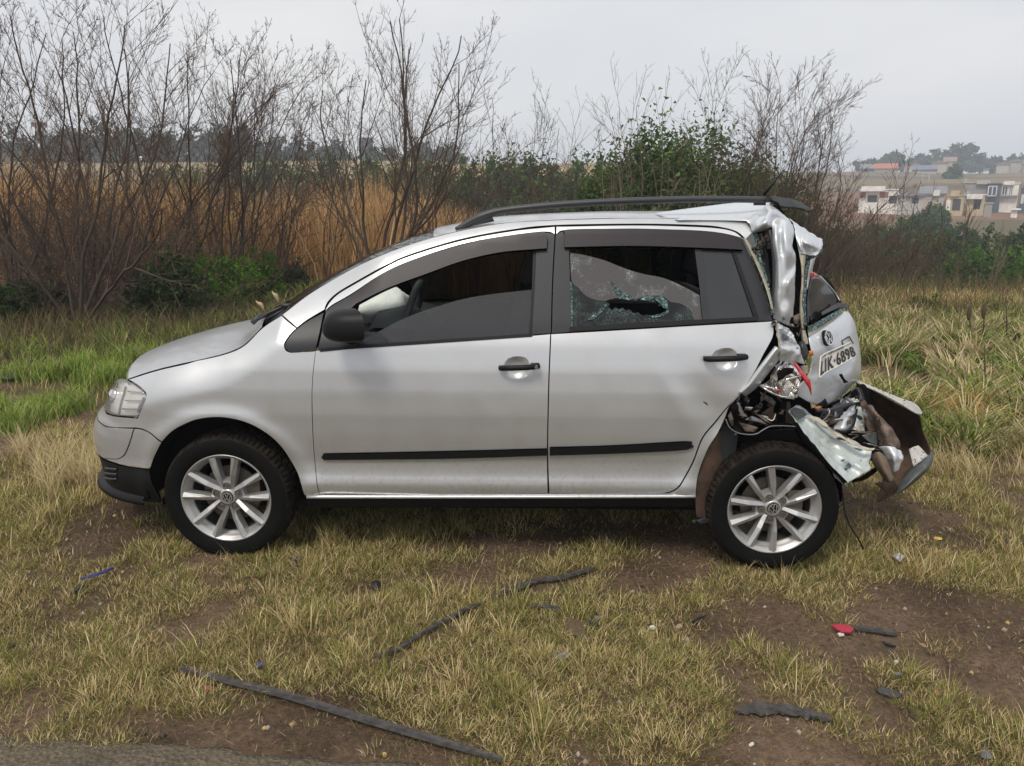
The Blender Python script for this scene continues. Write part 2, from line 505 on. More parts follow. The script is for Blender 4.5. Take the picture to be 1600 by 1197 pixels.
def cover(x, y):
    """share of the ground hidden by grass, 0..1"""
    p = v2(x, y)
    c = .66 + 1.8 * (fbm(p, 1.5, 3, 21) - .5) + 1.5 * (fbm(p, 5.0, 2, 22) - .5)
    for (bx, by, ex, ey, a) in _bg:
        d = ((x - bx) / ex) ** 2 + ((y - by) / ey) ** 2
        c = c - 1.0 * a * np.exp(-d * 1.25)
    c = c - .8 * (1 - sstep(1.98, 2.2, y + .12 * sstep(-1.2, 0, x)))
    return np.clip(c, 0, 1)

def growing(a, b, s0, k):
    out, s = [a], s0
    while out[-1] < b:
        out.append(out[-1] + s); s *= k
    return out
ys = sorted(set([-v for v in growing(0, 300, 1.2, 1.5)][::-1] + growing(0.01, 1.4, .4, 1.0) + list(np.arange(1.5, 5, .045)) + list(np.arange(5.0, 9, .08)) + growing(9, 680, .12, 1.055)))
xs = list(np.arange(-6, -3.2, .10)) + list(np.arange(-3.2, 3.2, .055)) + list(np.arange(3.2, 6.01, .10))
xr = growing(6.1, 680, .15, 1.09)
xs = [-v for v in xr][::-1] + xs + xr
gx, gy = np.meshgrid(np.array(xs), np.array(ys), indexing='ij')
gz = H(gx, gy)
nx_, ny_ = gx.shape
ii, jj = np.meshgrid(np.arange(nx_ - 1), np.arange(ny_ - 1), indexing='ij')
b_ = (ii * ny_ + jj).ravel()
F_ = np.stack([b_, b_ + ny_, b_ + ny_ + 1, b_ + 1], -1)
X_, Y_ = gx.ravel(), gy.ravel()
P_ = v2(X_, Y_)
cv = cover(X_, Y_)[:, None]
n_a = fbm(P_, 2.2, 3, 31)[:, None]; n_b = fbm(P_, .05, 3, 32)[:, None]; n_c = fbm(P_ * np.array([.25, 1, 1]), .09, 3, 33)[:, None]
soil = lerp(np.array([.110, .076, .054]), np.array([.28, .20, .142]), np.clip(n_a * 1.6 - .3, 0, 1))
litter = lerp(np.array([.085, .065, .036]), np.array([.17, .132, .075]), n_a)  # straw litter, darkened to put the shade between blades into its colour
colr = lerp(soil, litter, np.clip(cv * 1.1 - .1, 0, 1) * .75)
scrub = lerp(np.array([.085, .080, .045]), np.array([.17, .13, .075]), np.clip(n_b * 2 - .5, 0, 1))
straw = lerp(np.array([.22, .18, .10]), np.array([.34, .28, .16]), np.clip(n_b * 2 - .5, 0, 1))
field = lerp(np.array([.10, .085, .055]), np.array([.21, .165, .105]), np.clip(n_c * 4 - 1.5, 0, 1))
redearth = lerp(np.array([.13, .085, .05]), np.array([.24, .14, .09]), np.clip(n_b * 2 - .5, 0, 1))
w_far = sstep(11, 17, Y_)[:, None]
u_ = (X_ / np.maximum(Y_, 3))[:, None]
w_rt = sstep(.10, .30, u_)
colr = lerp(colr, scrub, w_far)
colr = lerp(colr, straw, (sstep(75, 100, Y_)[:, None]) * (1 - w_rt))
colr = lerp(colr, redearth, sstep(104, 112, Y_)[:, None] * w_rt)
colr = lerp(colr, field, sstep(150, 165, Y_)[:, None] * w_rt)
earth = bpy.data.materials.new('earth'); earth.use_nodes = True
_b = earth.node_tree.nodes['Principled BSDF']; _b.inputs['Roughness'].default_value = .95; _b.inputs['Specular IOR Level'].default_value = .15
_at = earth.node_tree.nodes.new('ShaderNodeVertexColor'); _at.layer_name = 'tint'
_f1 = noise_node(earth, 45, 6, .7); _f2 = noise_node(earth, 9, 5, .6)
setc(earth, mixc(earth, 1.0, mixc(earth, 1.0, _at.outputs['Color'], ramp(earth, _f1, [(.3, (.55, .52, .50)), (.7, (1.35, 1.33, 1.28))]), 'MULTIPLY'), ramp(earth, _f2, [(.3, (.8, .8, .8)), (.7, (1.2, 1.18, 1.15))]), 'MULTIPLY'))
bump(earth, _f1, 1.0, .05)
tag(add('ground', np.stack([X_, Y_, gz.ravel()], -1), F_, earth, None, True, colors=colr), kind='structure')

# road edge: worn asphalt, its broken rim a little above the earth
asph = mat('worn_asphalt', (.06, .06, .058), .9, spec=.25)
_f1 = noise_node(asph, 90, 5, .7); _f2 = noise_node(asph, 3, 5, .6)
_n, _l, _b = nt(asph)
_vo = _n.new('ShaderNodeTexVoronoi'); _vo.inputs['Scale'].default_value = 70
_tc = _n.new('ShaderNodeTexCoord'); _l.new(_tc.outputs['Object'], _vo.inputs['Vector'])
_c1 = ramp(asph, _f1, [(.3, (.060, .051, .040)), (.55, (.125, .106, .080)), (.8, (.24, .205, .155))])
setc(asph, mixc(asph, 1.0, _c1, ramp(asph, _f2, [(.35, (.75, .75, .73)), (.65, (1.25, 1.2, 1.1))]), 'MULTIPLY'))
bump(asph, _vo.outputs['Distance'], .7, .012)
rx = np.concatenate([np.linspace(-60, -4, 40), np.arange(-3.9, 4, .035), np.linspace(4.1, 60, 40)])
_ed = np.array([G(px, py)[:2] for px, py in ((-300, 1128), (0, 1143), (150, 1158), (300, 1166), (450, 1181), (560, 1196), (700, 1215))])
edge = np.interp(rx, _ed[:, 0], _ed[:, 1]) + (fbm(v2(rx, rx * 0), 3.0, 3, 41) - .5) * .05 + (fbm(v2(rx, rx * 0), 14, 2, 42) - .5) * .04
rows = []
for t, dz in ((1.0, -.05), (1.0, -.006), (.985, .004), (.95, .008), (.8, .010), (.5, .012), (0, .02), (-3, .05)):
    yy = edge * t if t > 0 else np.full_like(rx, -1.0 * (1 if t == 0 else 8))
    rows.append(np.stack([rx, yy, H0(rx, np.full_like(rx, 2.0)) + dz + (fbm(v2(rx, yy), 5, 2, 43) - .5) * .012], -1))
nr = len(rx)
tag(add('road', np.vstack(rows), [(k * nr + i, (k + 1) * nr + i, (k + 1) * nr + i + 1, k * nr + i + 1) for k in range(7) for i in range(nr - 1)], asph, None, True), kind='structure')

# ------------------------------------------------------------------ blades, leaves and branches
def blades(name, X, Y, h, width, lean, azim, col, m=grassm, curl=.5, zoff=-.01, short=False):
    """one object of many grass blades, seven vertices and five faces each"""
    n = len(X)
    Z = H(X, Y) + zoff
    dx, dy = np.cos(azim), np.sin(azim)
    a2 = azim + rng.uniform(-.9, .9, n) + math.pi / 2
    wx, wy = np.cos(a2), np.sin(a2)
    lv = ((0, 1.0), (.55, .75), (1.0, 0)) if short else ((0, 1.0), (.40, .85), (.75, .5), (1.0, 0))
    nl = len(lv); nv = 2 * nl - 1
    V = np.zeros((n, nv, 3))
    for k, (t, ww) in enumerate(lv):
        r = lean * (t ** (1 + curl)) * h
        zz = h * t * np.sqrt(np.clip(1 - (lean * t * .75) ** 2, .04, 1))
        c = np.stack([X + dx * r, Y + dy * r, Z + zz], -1)
        off = np.stack([wx, wy, np.zeros(n)], -1) * (width * ww / 2)[:, None]
        if k < nl - 1:
            V[:, 2 * k], V[:, 2 * k + 1] = c - off, c + off
        else:
            V[:, nv - 1] = c
    base = (np.arange(n) * nv)[:, None]
    tri = np.array([[0, 1, 3], [0, 3, 2], [2, 3, 4]] if short else [[0, 1, 3], [0, 3, 2], [2, 3, 5], [2, 5, 4], [4, 5, 6]])
    F = (base[:, :, None] + tri[None]).reshape(-1, 3)
    return add(name, V.reshape(-1, 3), F, m, None, True, colors=np.repeat(col, nv, axis=0))

def pick(n, pal, var=.18):
    pal = np.array([c for c, w in pal], float); 
    return pal
def colours(n, pal, var=.22):
    w = np.array([q[1] for q in pal], float); w /= w.sum()
    k = rng.choice(len(pal), n, p=w)
    c = np.array([q[0] for q in pal], float)[k]
    return c * rng.uniform(1 - var, 1 + var, (n, 1)) * rng.uniform(.94, 1.06, (n, 3))

def view_x(y, l=-70, r=1670):
    return (l - 800) / FOC * y * 1.03, (r - 800) / FOC * y * 1.03

def tufts(n, y0, y1, l=-150, r=1750, power=2):
    """random places inside the picture's wedge between two depths"""
    y = (rng.uniform(0, 1, n) * (y1 ** power - y0 ** power) + y0 ** power) ** (1 / power)
    a, b = view_x(y, l, r)
    return a + (b - a) * rng.uniform(0, 1, n), y

def leafball(n, centre, rad, size, pal, seed, squash=1.0, clump=.28, nclump=None, hollow=.55, lift=0.0):
    """leaf-sized quads gathered in clumps through a crown; returns verts, faces, colours"""
    r_ = np.random.default_rng(seed)
    nc = nclump or max(12, n // 60)
    d = r_.normal(size=(nc, 3)); d /= np.linalg.norm(d, axis=1)[:, None]
    rr = r_.uniform(hollow, 1.0, nc) ** .8
    wob = .78 + .55 * (fbm(d + seed, 1.7, 2, seed) - .3)
    cc = d * (rr * wob)[:, None]
    k = r_.integers(0, nc, n)
    tint = r_.uniform(.72, 1.28, nc)
    cs = r_.uniform(.6, 1.35, nc) * clump
    off = r_.normal(size=(n, 3)) * (cs[k] * .5)[:, None]
    P = (cc[k] + off) * np.array(rad)
    P[:, 2] = np.where(P[:, 2] < -rad[2] * .95, -rad[2] * .95, P[:, 2])
    P = P + np.array(centre)
    a = r_.normal(size=(n, 3)); a /= np.linalg.norm(a, axis=1)[:, None]
    b = np.cross(a, r_.normal(size=(n, 3))); b /= np.linalg.norm(b, axis=1)[:, None]
    s = size * r_.uniform(.6, 1.4, n)
    V = np.stack([P - a * s[:, None], P + a * (s * .2)[:, None] + b * (s * .62)[:, None], P + a * (s * .9)[:, None] - b * (s * .45)[:, None]], 1).reshape(-1, 3)
    F = np.arange(n * 3).reshape(n, 3)
    w = np.array([q[1] for q in pal], float); w /= w.sum()
    kk = r_.choice(len(pal), n, p=w)
    c = np.array([q[0] for q in pal], float)[kk] * (tint[k] * r_.uniform(.8, 1.2, n))[:, None]
    return V, F, np.repeat(c, 3, axis=0)

def prisms(segs, sides):
    """(p0, p1, r0, r1) rows -> one mesh of open prisms"""
    A = np.array([s[0] for s in segs]); B = np.array([s[1] for s in segs])
    r0 = np.array([s[2] for s in segs]); r1 = np.array([s[3] for s in segs])
    d = B - A; d /= np.linalg.norm(d, axis=1)[:, None] + 1e-9
    ref = np.where(np.abs(d[:, 2:3]) < .9, np.array([[0, 0, 1.0]]), np.array([[1.0, 0, 0]]))
    e1 = np.cross(d, ref); e1 /= np.linalg.norm(e1, axis=1)[:, None]
    e2 = np.cross(d, e1)
    n = len(A)
    V = np.zeros((n, 2 * sides, 3))
    for k in range(sides):
        t = 2 * math.pi * k / sides
        o = math.cos(t) * e1 + math.sin(t) * e2
        V[:, k] = A + o * r0[:, None]; V[:, sides + k] = B + d * (r1 * .3)[:, None] + o * r1[:, None]
    base = (np.arange(n) * 2 * sides)[:, None, None]
    q = np.array([[k, (k + 1) % sides, sides + (k + 1) % sides, sides + k] for k in range(sides)])
    return V.reshape(-1, 3), (base + q[None]).reshape(-1, 4)

def grow(rnd, p, d, L, r, lvl, maxl, out, up, kids, wig):
    nseg = max(3 if lvl < 2 else (2 if lvl < 3 else 1), int(L / (.20 if lvl < 2 else .21)))
    st = L / nseg
    for i in range(nseg):
        t = (i + 1) / nseg
        d = d + np.array([rnd.gauss(0, wig), rnd.gauss(0, wig), rnd.gauss(0, wig) + up])
        d = d / math.sqrt(d @ d)
        q = p + d * st
        ra, rb = r * (1 - .75 * i / nseg), r * (1 - .75 * t)
        mr_ = (.006, .0040, .0027, .0020)[lvl]
        out.append((p, q, max(ra, mr_), max(rb, mr_ * .8), lvl))
        if lvl < maxl and t > (.22 if lvl == 0 else .15):
            m = kids[lvl] * 1.0 / nseg
            while m > 0:
                if rnd.random() < m:
                    ang = rnd.uniform(.35, .85)
                    ax = np.array([rnd.gauss(0, 1), rnd.gauss(0, 1), rnd.gauss(0, 1)])
                    ax = ax - d * (ax @ d); ax /= math.sqrt(ax @ ax) + 1e-9
                    dd = d * math.cos(ang) + ax * math.sin(ang)
                    dd[2] += .12
                    dd /= math.sqrt(dd @ dd)
                    grow(rnd, q, dd, L * rnd.uniform(.30, .60) * (1.10 - .66 * t), rb * rnd.uniform(.45, .7), lvl + 1, maxl, out, up, kids, wig)
                m -= 1
        p = q

def bare_tree(label, base, stems, seed, group, kids=(8, 6, 4), maxl=3, wig=.095, up=.03, r=.03, name='bare_tree', tm=None, bm=None, cat='bare tree'):
    """stems: list of (dx, dy, dz) tips relative to the base"""
    rnd = random.Random(seed)
    out = []
    for s in stems:
        s = np.array(s, float); L = np.linalg.norm(s)
        d = s / L
        d0 = d + np.array([rnd.gauss(0, .08), rnd.gauss(0, .08), .0]); d0 /= np.linalg.norm(d0)
        grow(rnd, np.array([0, 0, -.05]), d0, L, r * (.38 + .18 * L / 3), 0, maxl, out, up, kids, wig)
    t = empty(name, label, cat, tuple(base), 0, group)
    tr = [s for s in out if s[4] == 0]; tw = [s for s in out if s[4] > 0]
    v, f = prisms(tr, 6); add('trunk', v, f, bm or barkm, t, True)
    if tw:
        v, f = prisms(tw, 3); add('twig_crown', v, f, tm or twigm, t, True)
    return t

def leafy_tree(label, base, height, width, n, size, pal, seed, group, name='leafy_tree', trunk_h=.35, lobes=5, depth=None, cat='tree', squash=.5):
    r_ = random.Random(seed)
    t = empty(name, label, cat, tuple(base), 0, group)
    V, F, C_, b = [], [], [], 0
    depth = depth or width
    for k in range(lobes):
        a = 2 * math.pi * k / lobes + r_.random()
        q = .0 if k == 0 else .26
        cx, cy = q * width * math.cos(a), q * depth * math.sin(a)
        hz = height * (1.0 if k == 0 else r_.uniform(.72, .95))
        lo = height * trunk_h * r_.uniform(.5, 1)
        rz = (hz - lo) / 2
        s = (.36 if k == 0 else r_.uniform(.22, .33))
        v, f, c = leafball(n // lobes, (cx, cy, lo + rz), (width * s, depth * s, rz), size, pal, seed * 13 + k)
        V.append(v); F.append(f + b); C_.append(c); b += len(v)
    add('crown', np.vstack(V), np.vstack(F), leafm, t, False, colors=np.vstack(C_))
    segs = []
    tr = width * .035
    top = np.array([0, 0, height * .62])
    segs.append((np.array([0, 0, -.3]), top * .5, tr, tr * .8, 0)); segs.append((top * .5, top, tr * .8, tr * .4, 0))
    for k in range(5):
        a = r_.uniform(0, 6.28)
        e = np.array([.3 * width * math.cos(a), .3 * depth * math.sin(a), height * r_.uniform(.5, .8)])
        segs.append((top * r_.uniform(.3, .7), e, tr * .45, tr * .15, 0))
    v, f = prisms(segs, 6); add('trunk', v, f, barkm, t, True)
    return t
# ------------------------------------------------------------------ far houses on the slope across the valley
def wallmat(name, c, rough=.85):
    m = mat(name, c, rough)
    f = noise_node(m, 1.2, 5, .65)
    setc(m, mixc(m, 1.0, c, ramp(m, f, [(.3, (.78, .76, .74)), (.7, (1.1, 1.1, 1.1))]), 'MULTIPLY'))
    return m
W_white = wallmat('white_render', (.78, .76, .72)); W_cream = wallmat('cream_render', (.50, .42, .27)); W_pale = wallmat('pale_grey_render', (.45, .44, .42))
W_conc = wallmat('bare_block_wall', (.30, .29, .28)); W_blue = wallmat('slate_blue_cladding', (.07, .085, .13)); W_pink = wallmat('pinkish_render', (.46, .40, .36))
R_red = wallmat('red_tile_roof', (.42, .13, .08)); R_grey = wallmat('grey_tile_roof', (.20, .20, .22)); R_brown = wallmat('brown_tile_roof', (.25, .17, .13)); R_solar = wallmat('dark_panel_roof', (.06, .07, .12), .3)
opening = mat('dark_opening', (.03, .028, .028), .7); gatered = wallmat('red_brown_gate', (.26, .09, .07))
frame_w = mat('window_frame_white', (.6, .6, .58), .5)

def house(label, name, Y, x0, x1, ytop, ybase, depth, wm, roof=('flat', None), openings=(), cat='house', group=None, extra=()):
    """a building whose front stands Y metres away, between photo columns x0..x1, eaves at ytop, foot at ybase"""
    a, b, t = at(x0, ybase, Y), at(x1, ybase, Y), at(x0, ytop, Y)
    th = math.atan2((a[0] + b[0]) / 2, Y)                                  # the fronts look down the valley, towards the verge
    w, h = (b[0] - a[0]) * math.cos(th), t[2] - a[2]
    mid = (a + b) / 2
    o = empty(name, label, cat, (mid[0] - w / 2 * math.cos(th), Y + w / 2 * math.sin(th), a[2]), -th, group)
    kx = np.array([math.cos(th), 1, 1])
    wall = MB()
    wall.box((w / 2, depth / 2, h / 2 - 1.0), (w, depth, h + 2.0))
    wobj = wall.build('wall', wm, o)
    kind, rm = roof
    if kind == 'flat':
        MB().box((w / 2, depth / 2, h + .08), (w + .3, depth + .3, .16)).build('roof', rm or wm, o)
    elif kind == 'gable':                                                  # ridge runs away from the viewer
        e, rh = .4, w * .15
        MB().raw([(-e, -e, h), (w / 2, -e, h + rh), (w + e, -e, h), (-e, depth + e, h), (w / 2, depth + e, h + rh), (w + e, depth + e, h), (-e, -e, h - .2), (w + e, -e, h - .2), (-e, depth + e, h - .2), (w + e, depth + e, h - .2)],
                 [(0, 1, 4, 3), (1, 2, 5, 4), (0, 6, 7, 2, 1), (3, 4, 5, 9, 8), (0, 3, 8, 6), (2, 7, 9, 5), (6, 8, 9, 7)]).build('roof', rm, o)
    elif kind == 'long':                                                   # ridge across the view
        e, rh = .4, depth * .13
        MB().raw([(-e, -e, h), (w + e, -e, h), (w + e, depth / 2, h + rh), (-e, depth / 2, h + rh), (w + e, depth + e, h), (-e, depth + e, h), (-e, -e, h - .2), (w + e, -e, h - .2), (w + e, depth + e, h - .2), (-e, depth + e, h - .2)],
                 [(0, 1, 2, 3), (3, 2, 4, 5), (0, 3, 5, 9, 6), (1, 7, 8, 4, 2), (0, 6, 7, 1), (5, 4, 8, 9), (6, 9, 8, 7)]).build('roof', rm, o)
    for (ox0, oy0, ox1, oy1, nm, om) in openings:
        p, q = (at(ox0, oy1, Y) - a) * kx, (at(ox1, oy0, Y) - a) * kx
        f = MB().box(((p[0] + q[0]) / 2, .02, (p[2] + q[2]) / 2), (q[0] - p[0], .12, q[2] - p[2])).build(nm, om, o)
        if nm == 'window':
            cx, cz, ww, hh = (p[0] + q[0]) / 2, (p[2] + q[2]) / 2, q[0] - p[0], q[2] - p[2]
            s = MB()
            for dx in (-.5, 0, .5): s.box((cx + dx * ww, -.07, cz), (.14, .08, hh))
            for dz in (-.5, .5): s.box((cx, -.07, cz + dz * hh), (ww, .08, .14))
            s.build('window_frame', frame_w, f)
    for (c0, c1, c2, c3, dz, nm, om) in extra:                             # further boxes of the same building: photo box, step towards the viewer
        p, q = (at(c0, c3, Y) - a) * kx, (at(c2, c1, Y) - a) * kx
        MB().box(((p[0] + q[0]) / 2, -dz / 2 + .5, (p[2] + q[2]) / 2), (q[0] - p[0], dz + 1.0, q[2] - p[2])).build(nm, om, o)
    return o
D_ = 'doorway'
house('long white unfinished row house with dark carports, nearest the bare thicket', 'row_house', 128, 1341, 1402, 297, 322, 12, W_white, ('flat', W_white),
      [(1355, 305, 1371, 316, 'carport_opening', opening), (1388, 306, 1402, 318, 'carport_opening', opening), (1342, 300, 1353, 309, 'gate', gatered), (1374, 300, 1388, 309, 'gate', gatered)],
      extra=[(1345, 291, 1384, 299, 1.0, 'parapet', W_white)])
house('pale low house with a small grey gable, between the white row and the flat sheds', 'gable_house', 126, 1403, 1441, 305, 322, 9, W_pale, ('gable', R_grey), [(1424, 309, 1436, 318, 'carport_opening', opening), (1409, 308, 1415, 313, 'window', opening)])
house('grey hipped-roof bungalow with pinkish front behind the green shrubs', 'bungalow', 136, 1438, 1474, 302, 318, 10, W_pink, ('long', R_grey), [(1448, 305, 1455, 310, 'window', opening)], extra=[(1457, 297, 1469, 306, .6, 'parapet', W_white)])
house('cream cube house with stepped parapet above a dark garage', 'cube_house', 124, 1478, 1504, 306, 331, 9, W_cream, ('flat', W_cream), [(1487, 311, 1502, 329, 'garage_opening', opening)], extra=[(1485, 298, 1500, 307, .5, 'parapet', W_cream), (1477, 313, 1486, 329, .4, 'side_wall', W_white)])
house('cream cube house with a white beam over its open garage, beside the grey wall', 'cube_house', 124, 1510, 1536, 305, 332, 9, W_cream, ('flat', W_white), [(1520, 312, 1533, 327, 'garage_opening', opening)], extra=[(1509, 304, 1536, 311, .7, 'garage_beam', W_white)])
house('large bare block building with a plain grey side wall', 'block_building', 140, 1503, 1541, 286, 320, 16, W_conc, ('flat', W_pale), [(1496 + 12, 300, 1514, 306, 'window', opening)], extra=[(1526, 282, 1548, 288, .6, 'roof_tank_wall', W_pale)])
house('modern slate blue two storey house with large glazed front', 'modern_house', 130, 1540, 1561, 288, 318, 10, W_blue, ('flat', W_blue), [(1543, 291, 1558, 306, 'window', R_solar), (1542, 308, 1556, 316, 'garage_opening', opening)])
house('modern white two storey house with a tall barred window', 'modern_house', 130, 1562, 1589, 287, 315, 10, W_white, ('flat', W_white), [(1565, 292, 1575, 305, 'window', opening), (1576, 292, 1583, 305, 'window', opening)], extra=[(1568, 283, 1586, 289, .5, 'parapet', W_white), (1562, 305, 1590, 307, .8, 'balcony_slab', W_conc)])
house('dark grey house cut by the right edge of the view, beside the white one', 'modern_house', 128, 1592, 1625, 293, 322, 10, W_blue, ('flat', W_conc), [(1595, 304, 1600, 318, 'window', W_pale)])
house('low block garden wall beside the cream garage', 'garden_wall', 120, 1537, 1549, 318, 333, .4, W_conc, ('flat', W_pale), cat='wall')
house('white tarpaulin lean-to on the red earth bank', 'lean_to', 118, 1580, 1590, 326, 331, 2, W_white, ('gable', W_white), cat='shed')
house('long red roofed shed on the far slope', 'red_roof_shed', 255, 1366, 1401, 263, 270, 14, W_pink, ('long', R_red), cat='shed')
house('blue grey shed beside the long red roof', 'blue_shed', 258, 1345, 1368, 263, 270, 12, W_blue, ('long', R_grey), cat='shed')
house('brown gabled house under the far trees', 'gable_house', 275, 1412, 1436, 257, 269, 14, W_pink, ('gable', R_brown))
house('low house with a dark panelled roof on the far slope', 'panel_roof_house', 245, 1427, 1462, 265, 270, 12, W_pale, ('long', R_solar))
house('pale gabled house beside the dark hill trees', 'gable_house', 275, 1455, 1478, 254, 268, 14, W_pink, ('gable', R_brown))
house('pale broad-roofed house left of the bright round tree', 'gable_house', 280, 1474, 1492, 252, 264, 14, W_cream, ('long', R_brown))
house('small white hut below the hill trees', 'hut', 250, 1536, 1545, 264, 269, 6, W_white, ('gable', R_grey), cat='hut')
house('brown roofed house high on the right hillside', 'hill_house', 290, 1556, 1576, 256, 268, 14, W_pink, ('gable', R_brown))
house('long dusty brown house on the right hillside', 'hill_house', 300, 1574, 1600, 252, 268, 16, W_pink, ('gable', R_brown))
house('grey roofed house at the far right edge of the hillside', 'hill_house', 290, 1598, 1626, 255, 270, 16, W_pale, ('long', R_grey))
house('pale distant block behind the bare left trees', 'far_block', 190, 562, 583, 215, 238, 12, W_blue, ('flat', W_white))
house('small house with a red roof among the hazy left trees', 'red_roof_house', 165, 55, 72, 192, 205, 8, W_pink, ('gable', R_red))
pole = mat('concrete_pole', (.42, .41, .39), .8)
for i, (px, y0, y1, Y, lb) in enumerate(((1402, 268, 282, 190, 'pale utility pole on the slope above the white row'), (1441, 272, 285, 185, 'pale utility pole on the slope, first of the pair'), (1452, 272, 286, 185, 'pale utility pole on the slope, second of the pair'), (1509, 278, 290, 170, 'pale utility pole above the block building'))):
    a, b = at(px, y1, Y), at(px, y0, Y)
    tag(MB().tube([a - (0, 0, 2), b], [.16, .11], 8).box(b - (0, 0, .4), (1.4, .12, .12)).build('utility_pole', pole), lb, 'pole', 'utility poles on the far slope')

# ------------------------------------------------------------------ trees of the middle and far distance
DK = [((.042, .068, .027), 3), ((.060, .094, .034), 3), ((.080, .115, .043), 2), ((.10, .095, .053), 1)]
MG = [((.060, .105, .032), 3), ((.085, .140, .040), 3), ((.115, .170, .048), 1.5), ((.045, .065, .028), 2)]
BG = [((.075, .150, .025), 3), ((.10, .185, .030), 2), ((.055, .10, .022), 2)]
BL = [((.080, .125, .044), 3), ((.105, .155, .054), 3), ((.058, .085, .036), 2), ((.14, .145, .07), 1)]
FR = [((.040, .060, .032), 3), ((.055, .080, .040), 3), ((.075, .095, .050), 1)]
def tree_at(label, px, ytop, wpx, Y, n, size, pal, seed, group, name='leafy_tree', foot=None, **kw):
    t = at(px, ytop, Y)
    zb = (float(H(t[0], Y)) - (3.0 if Y > 120 else .3)) if foot is None else at(px, foot, Y)[2]
    return leafy_tree(label, (t[0], Y, zb), max(t[2] - zb, 1.0), wpx / FOC * Y, n, size, pal, seed, group, name, **kw)
kk = 0
ORD = ['first', 'second', 'third', 'fourth', 'fifth', 'sixth', 'seventh', 'eighth', 'ninth', 'tenth', 'eleventh', 'twelfth', 'thirteenth', 'fourteenth', 'fifteenth', 'sixteenth', 'seventeenth']
belt = ((255, 246, 90, 60, BL), (300, 250, 90, 58, BL), (350, 244, 90, 60, DK), (395, 238, 90, 58, BL), (450, 232, 100, 60, BL), (515, 236, 95, 56, DK), (575, 240, 90, 52, MG), (630, 236, 90, 56, BL), (690, 240, 80, 50, BL), (752, 222, 105, 46, MG), (800, 236, 80, 44, BL), (852, 226, 92, 48, DK), (905, 236, 90, 46, MG), (955, 240, 80, 50, BL), (720, 268, 90, 38, DK), (830, 268, 110, 36, MG), (905, 275, 90, 34, DK), (640, 275, 100, 40, BL))
rank = {v: k for k, v in enumerate(sorted(q[0] + q[1] * 1e-3 for q in belt if q[1] < 260))}
for (px, yt, w, Y, pal) in belt:
    lb = '%s tree from the left in the green belt behind the reeds' % ORD[rank[px + yt * 1e-3]] if yt < 260 else 'low dark green tree before the belt, %s' % {720: 'above the front roof edge', 830: 'above the front door', 905: 'above the door pillar', 640: 'above the windscreen'}[px]
    tree_at(lb, px, yt, w, Y, 3400, .16, pal, 300 + kk, 'trees of the green belt behind the reeds', trunk_h=.12, lobes=6); kk += 1
sky_row = ((5, 198, 80, 160), (60, 205, 70, 158), (108, 190, 80, 165), (150, 178, 90, 160), (205, 190, 80, 155), (255, 197, 70, 160), (300, 196, 70, 165), (340, 190, 60, 158), (378, 184, 60, 160), (420, 206, 70, 165), (470, 210, 70, 170), (520, 214, 60, 170), (600, 222, 60, 170), (660, 216, 60, 175), (705, 222, 60, 175), (-50, 190, 90, 160))
rank = {v: k for k, v in enumerate(sorted(q[0] for q in sky_row))}
for (px, yt, w, Y) in sky_row:
    tree_at('hazy tree on the left skyline, %s from the left end' % ORD[rank[px]], px, yt, w, Y, 1500, .6, FR, 330 + kk, 'hazy trees on the left skyline', trunk_h=.1, lobes=5); kk += 1
for (px, yt, w, Y, lb) in ((1365, 246, 50, 300, 'hazy low tree at the left end of the far hill trees'), (1400, 237, 46, 300, 'hazy round tree rising above the long red roof'), (1440, 241, 60, 310, 'hazy broad tree behind the far gabled houses'), (1470, 246, 46, 310, 'hazy low tree left of the tall hill crown'), (1503, 221, 70, 300, 'tallest hazy tree crowning the far hill'), (1482, 236, 40, 295, 'hazy tree leaning out left of the tallest crown'), (1535, 240, 56, 310, 'hazy tree sloping down right of the tallest crown'), (1556, 250, 40, 310, 'hazy low tree at the gap in the far hill trees'), (1596, 240, 46, 305, 'hazy tree at the right edge of the far hill'), (1625, 236, 50, 305, 'hazy dark tree cut by the right edge of the far hill')):
    tree_at(lb, px, yt, w, Y, 1500, 1.1, FR, 360 + kk, 'hazy trees on the far hill', foot=272, trunk_h=.1, lobes=5); kk += 1
tree_at('bright green round tree alone on the far slope', 1492, 256, 28, 200, 1500, .45, BG, 391, None, foot=284, trunk_h=.05, lobes=4)
# valley shrubs in front of the houses
kk = 0
for (px, yt, w, Y, pal, ft) in ((1385, 342, 90, 62, DK, 380), (1430, 338, 80, 66, MG, 370), (1466, 312, 44, 88, MG, 350), (1450, 330, 60, 74, DK, 362), (1500, 346, 80, 56, DK, 385), (1440, 352, 100, 46, DK, 405), (1380, 360, 110, 42, DK, 410), (1462, 366, 70, 32, DK, 420), (1512, 374, 95, 26, BG, 440), (1545, 356, 70, 40, DK, 410), (1600, 344, 80, 40, DK, 400), (1570, 372, 100, 27, MG, 430), (1615, 374, 90, 25, BG, 440), (1485, 362, 60, 34, DK, 410), (1300, 340, 110, 40, DK, 420), (1250, 330, 110, 45, MG, 410), (1180, 320, 110, 45, DK, 400), (1540, 388, 70, 24, MG, 440), (1425, 385, 80, 26, DK, 435)):
    lb = {id(DK): 'dark green', id(MG): 'mid green', id(BG): 'bright green'}[id(pal)] + ' rounded shrub in the dip below the houses'
    tree_at(lb, px, yt, w, Y, 2600, .045 * max(1, Y / 16), pal, 400 + kk, 'shrubs in the dip below the houses', name='leafy_shrub', foot=ft + 22, trunk_h=.0, lobes=6, cat='shrub'); kk += 1
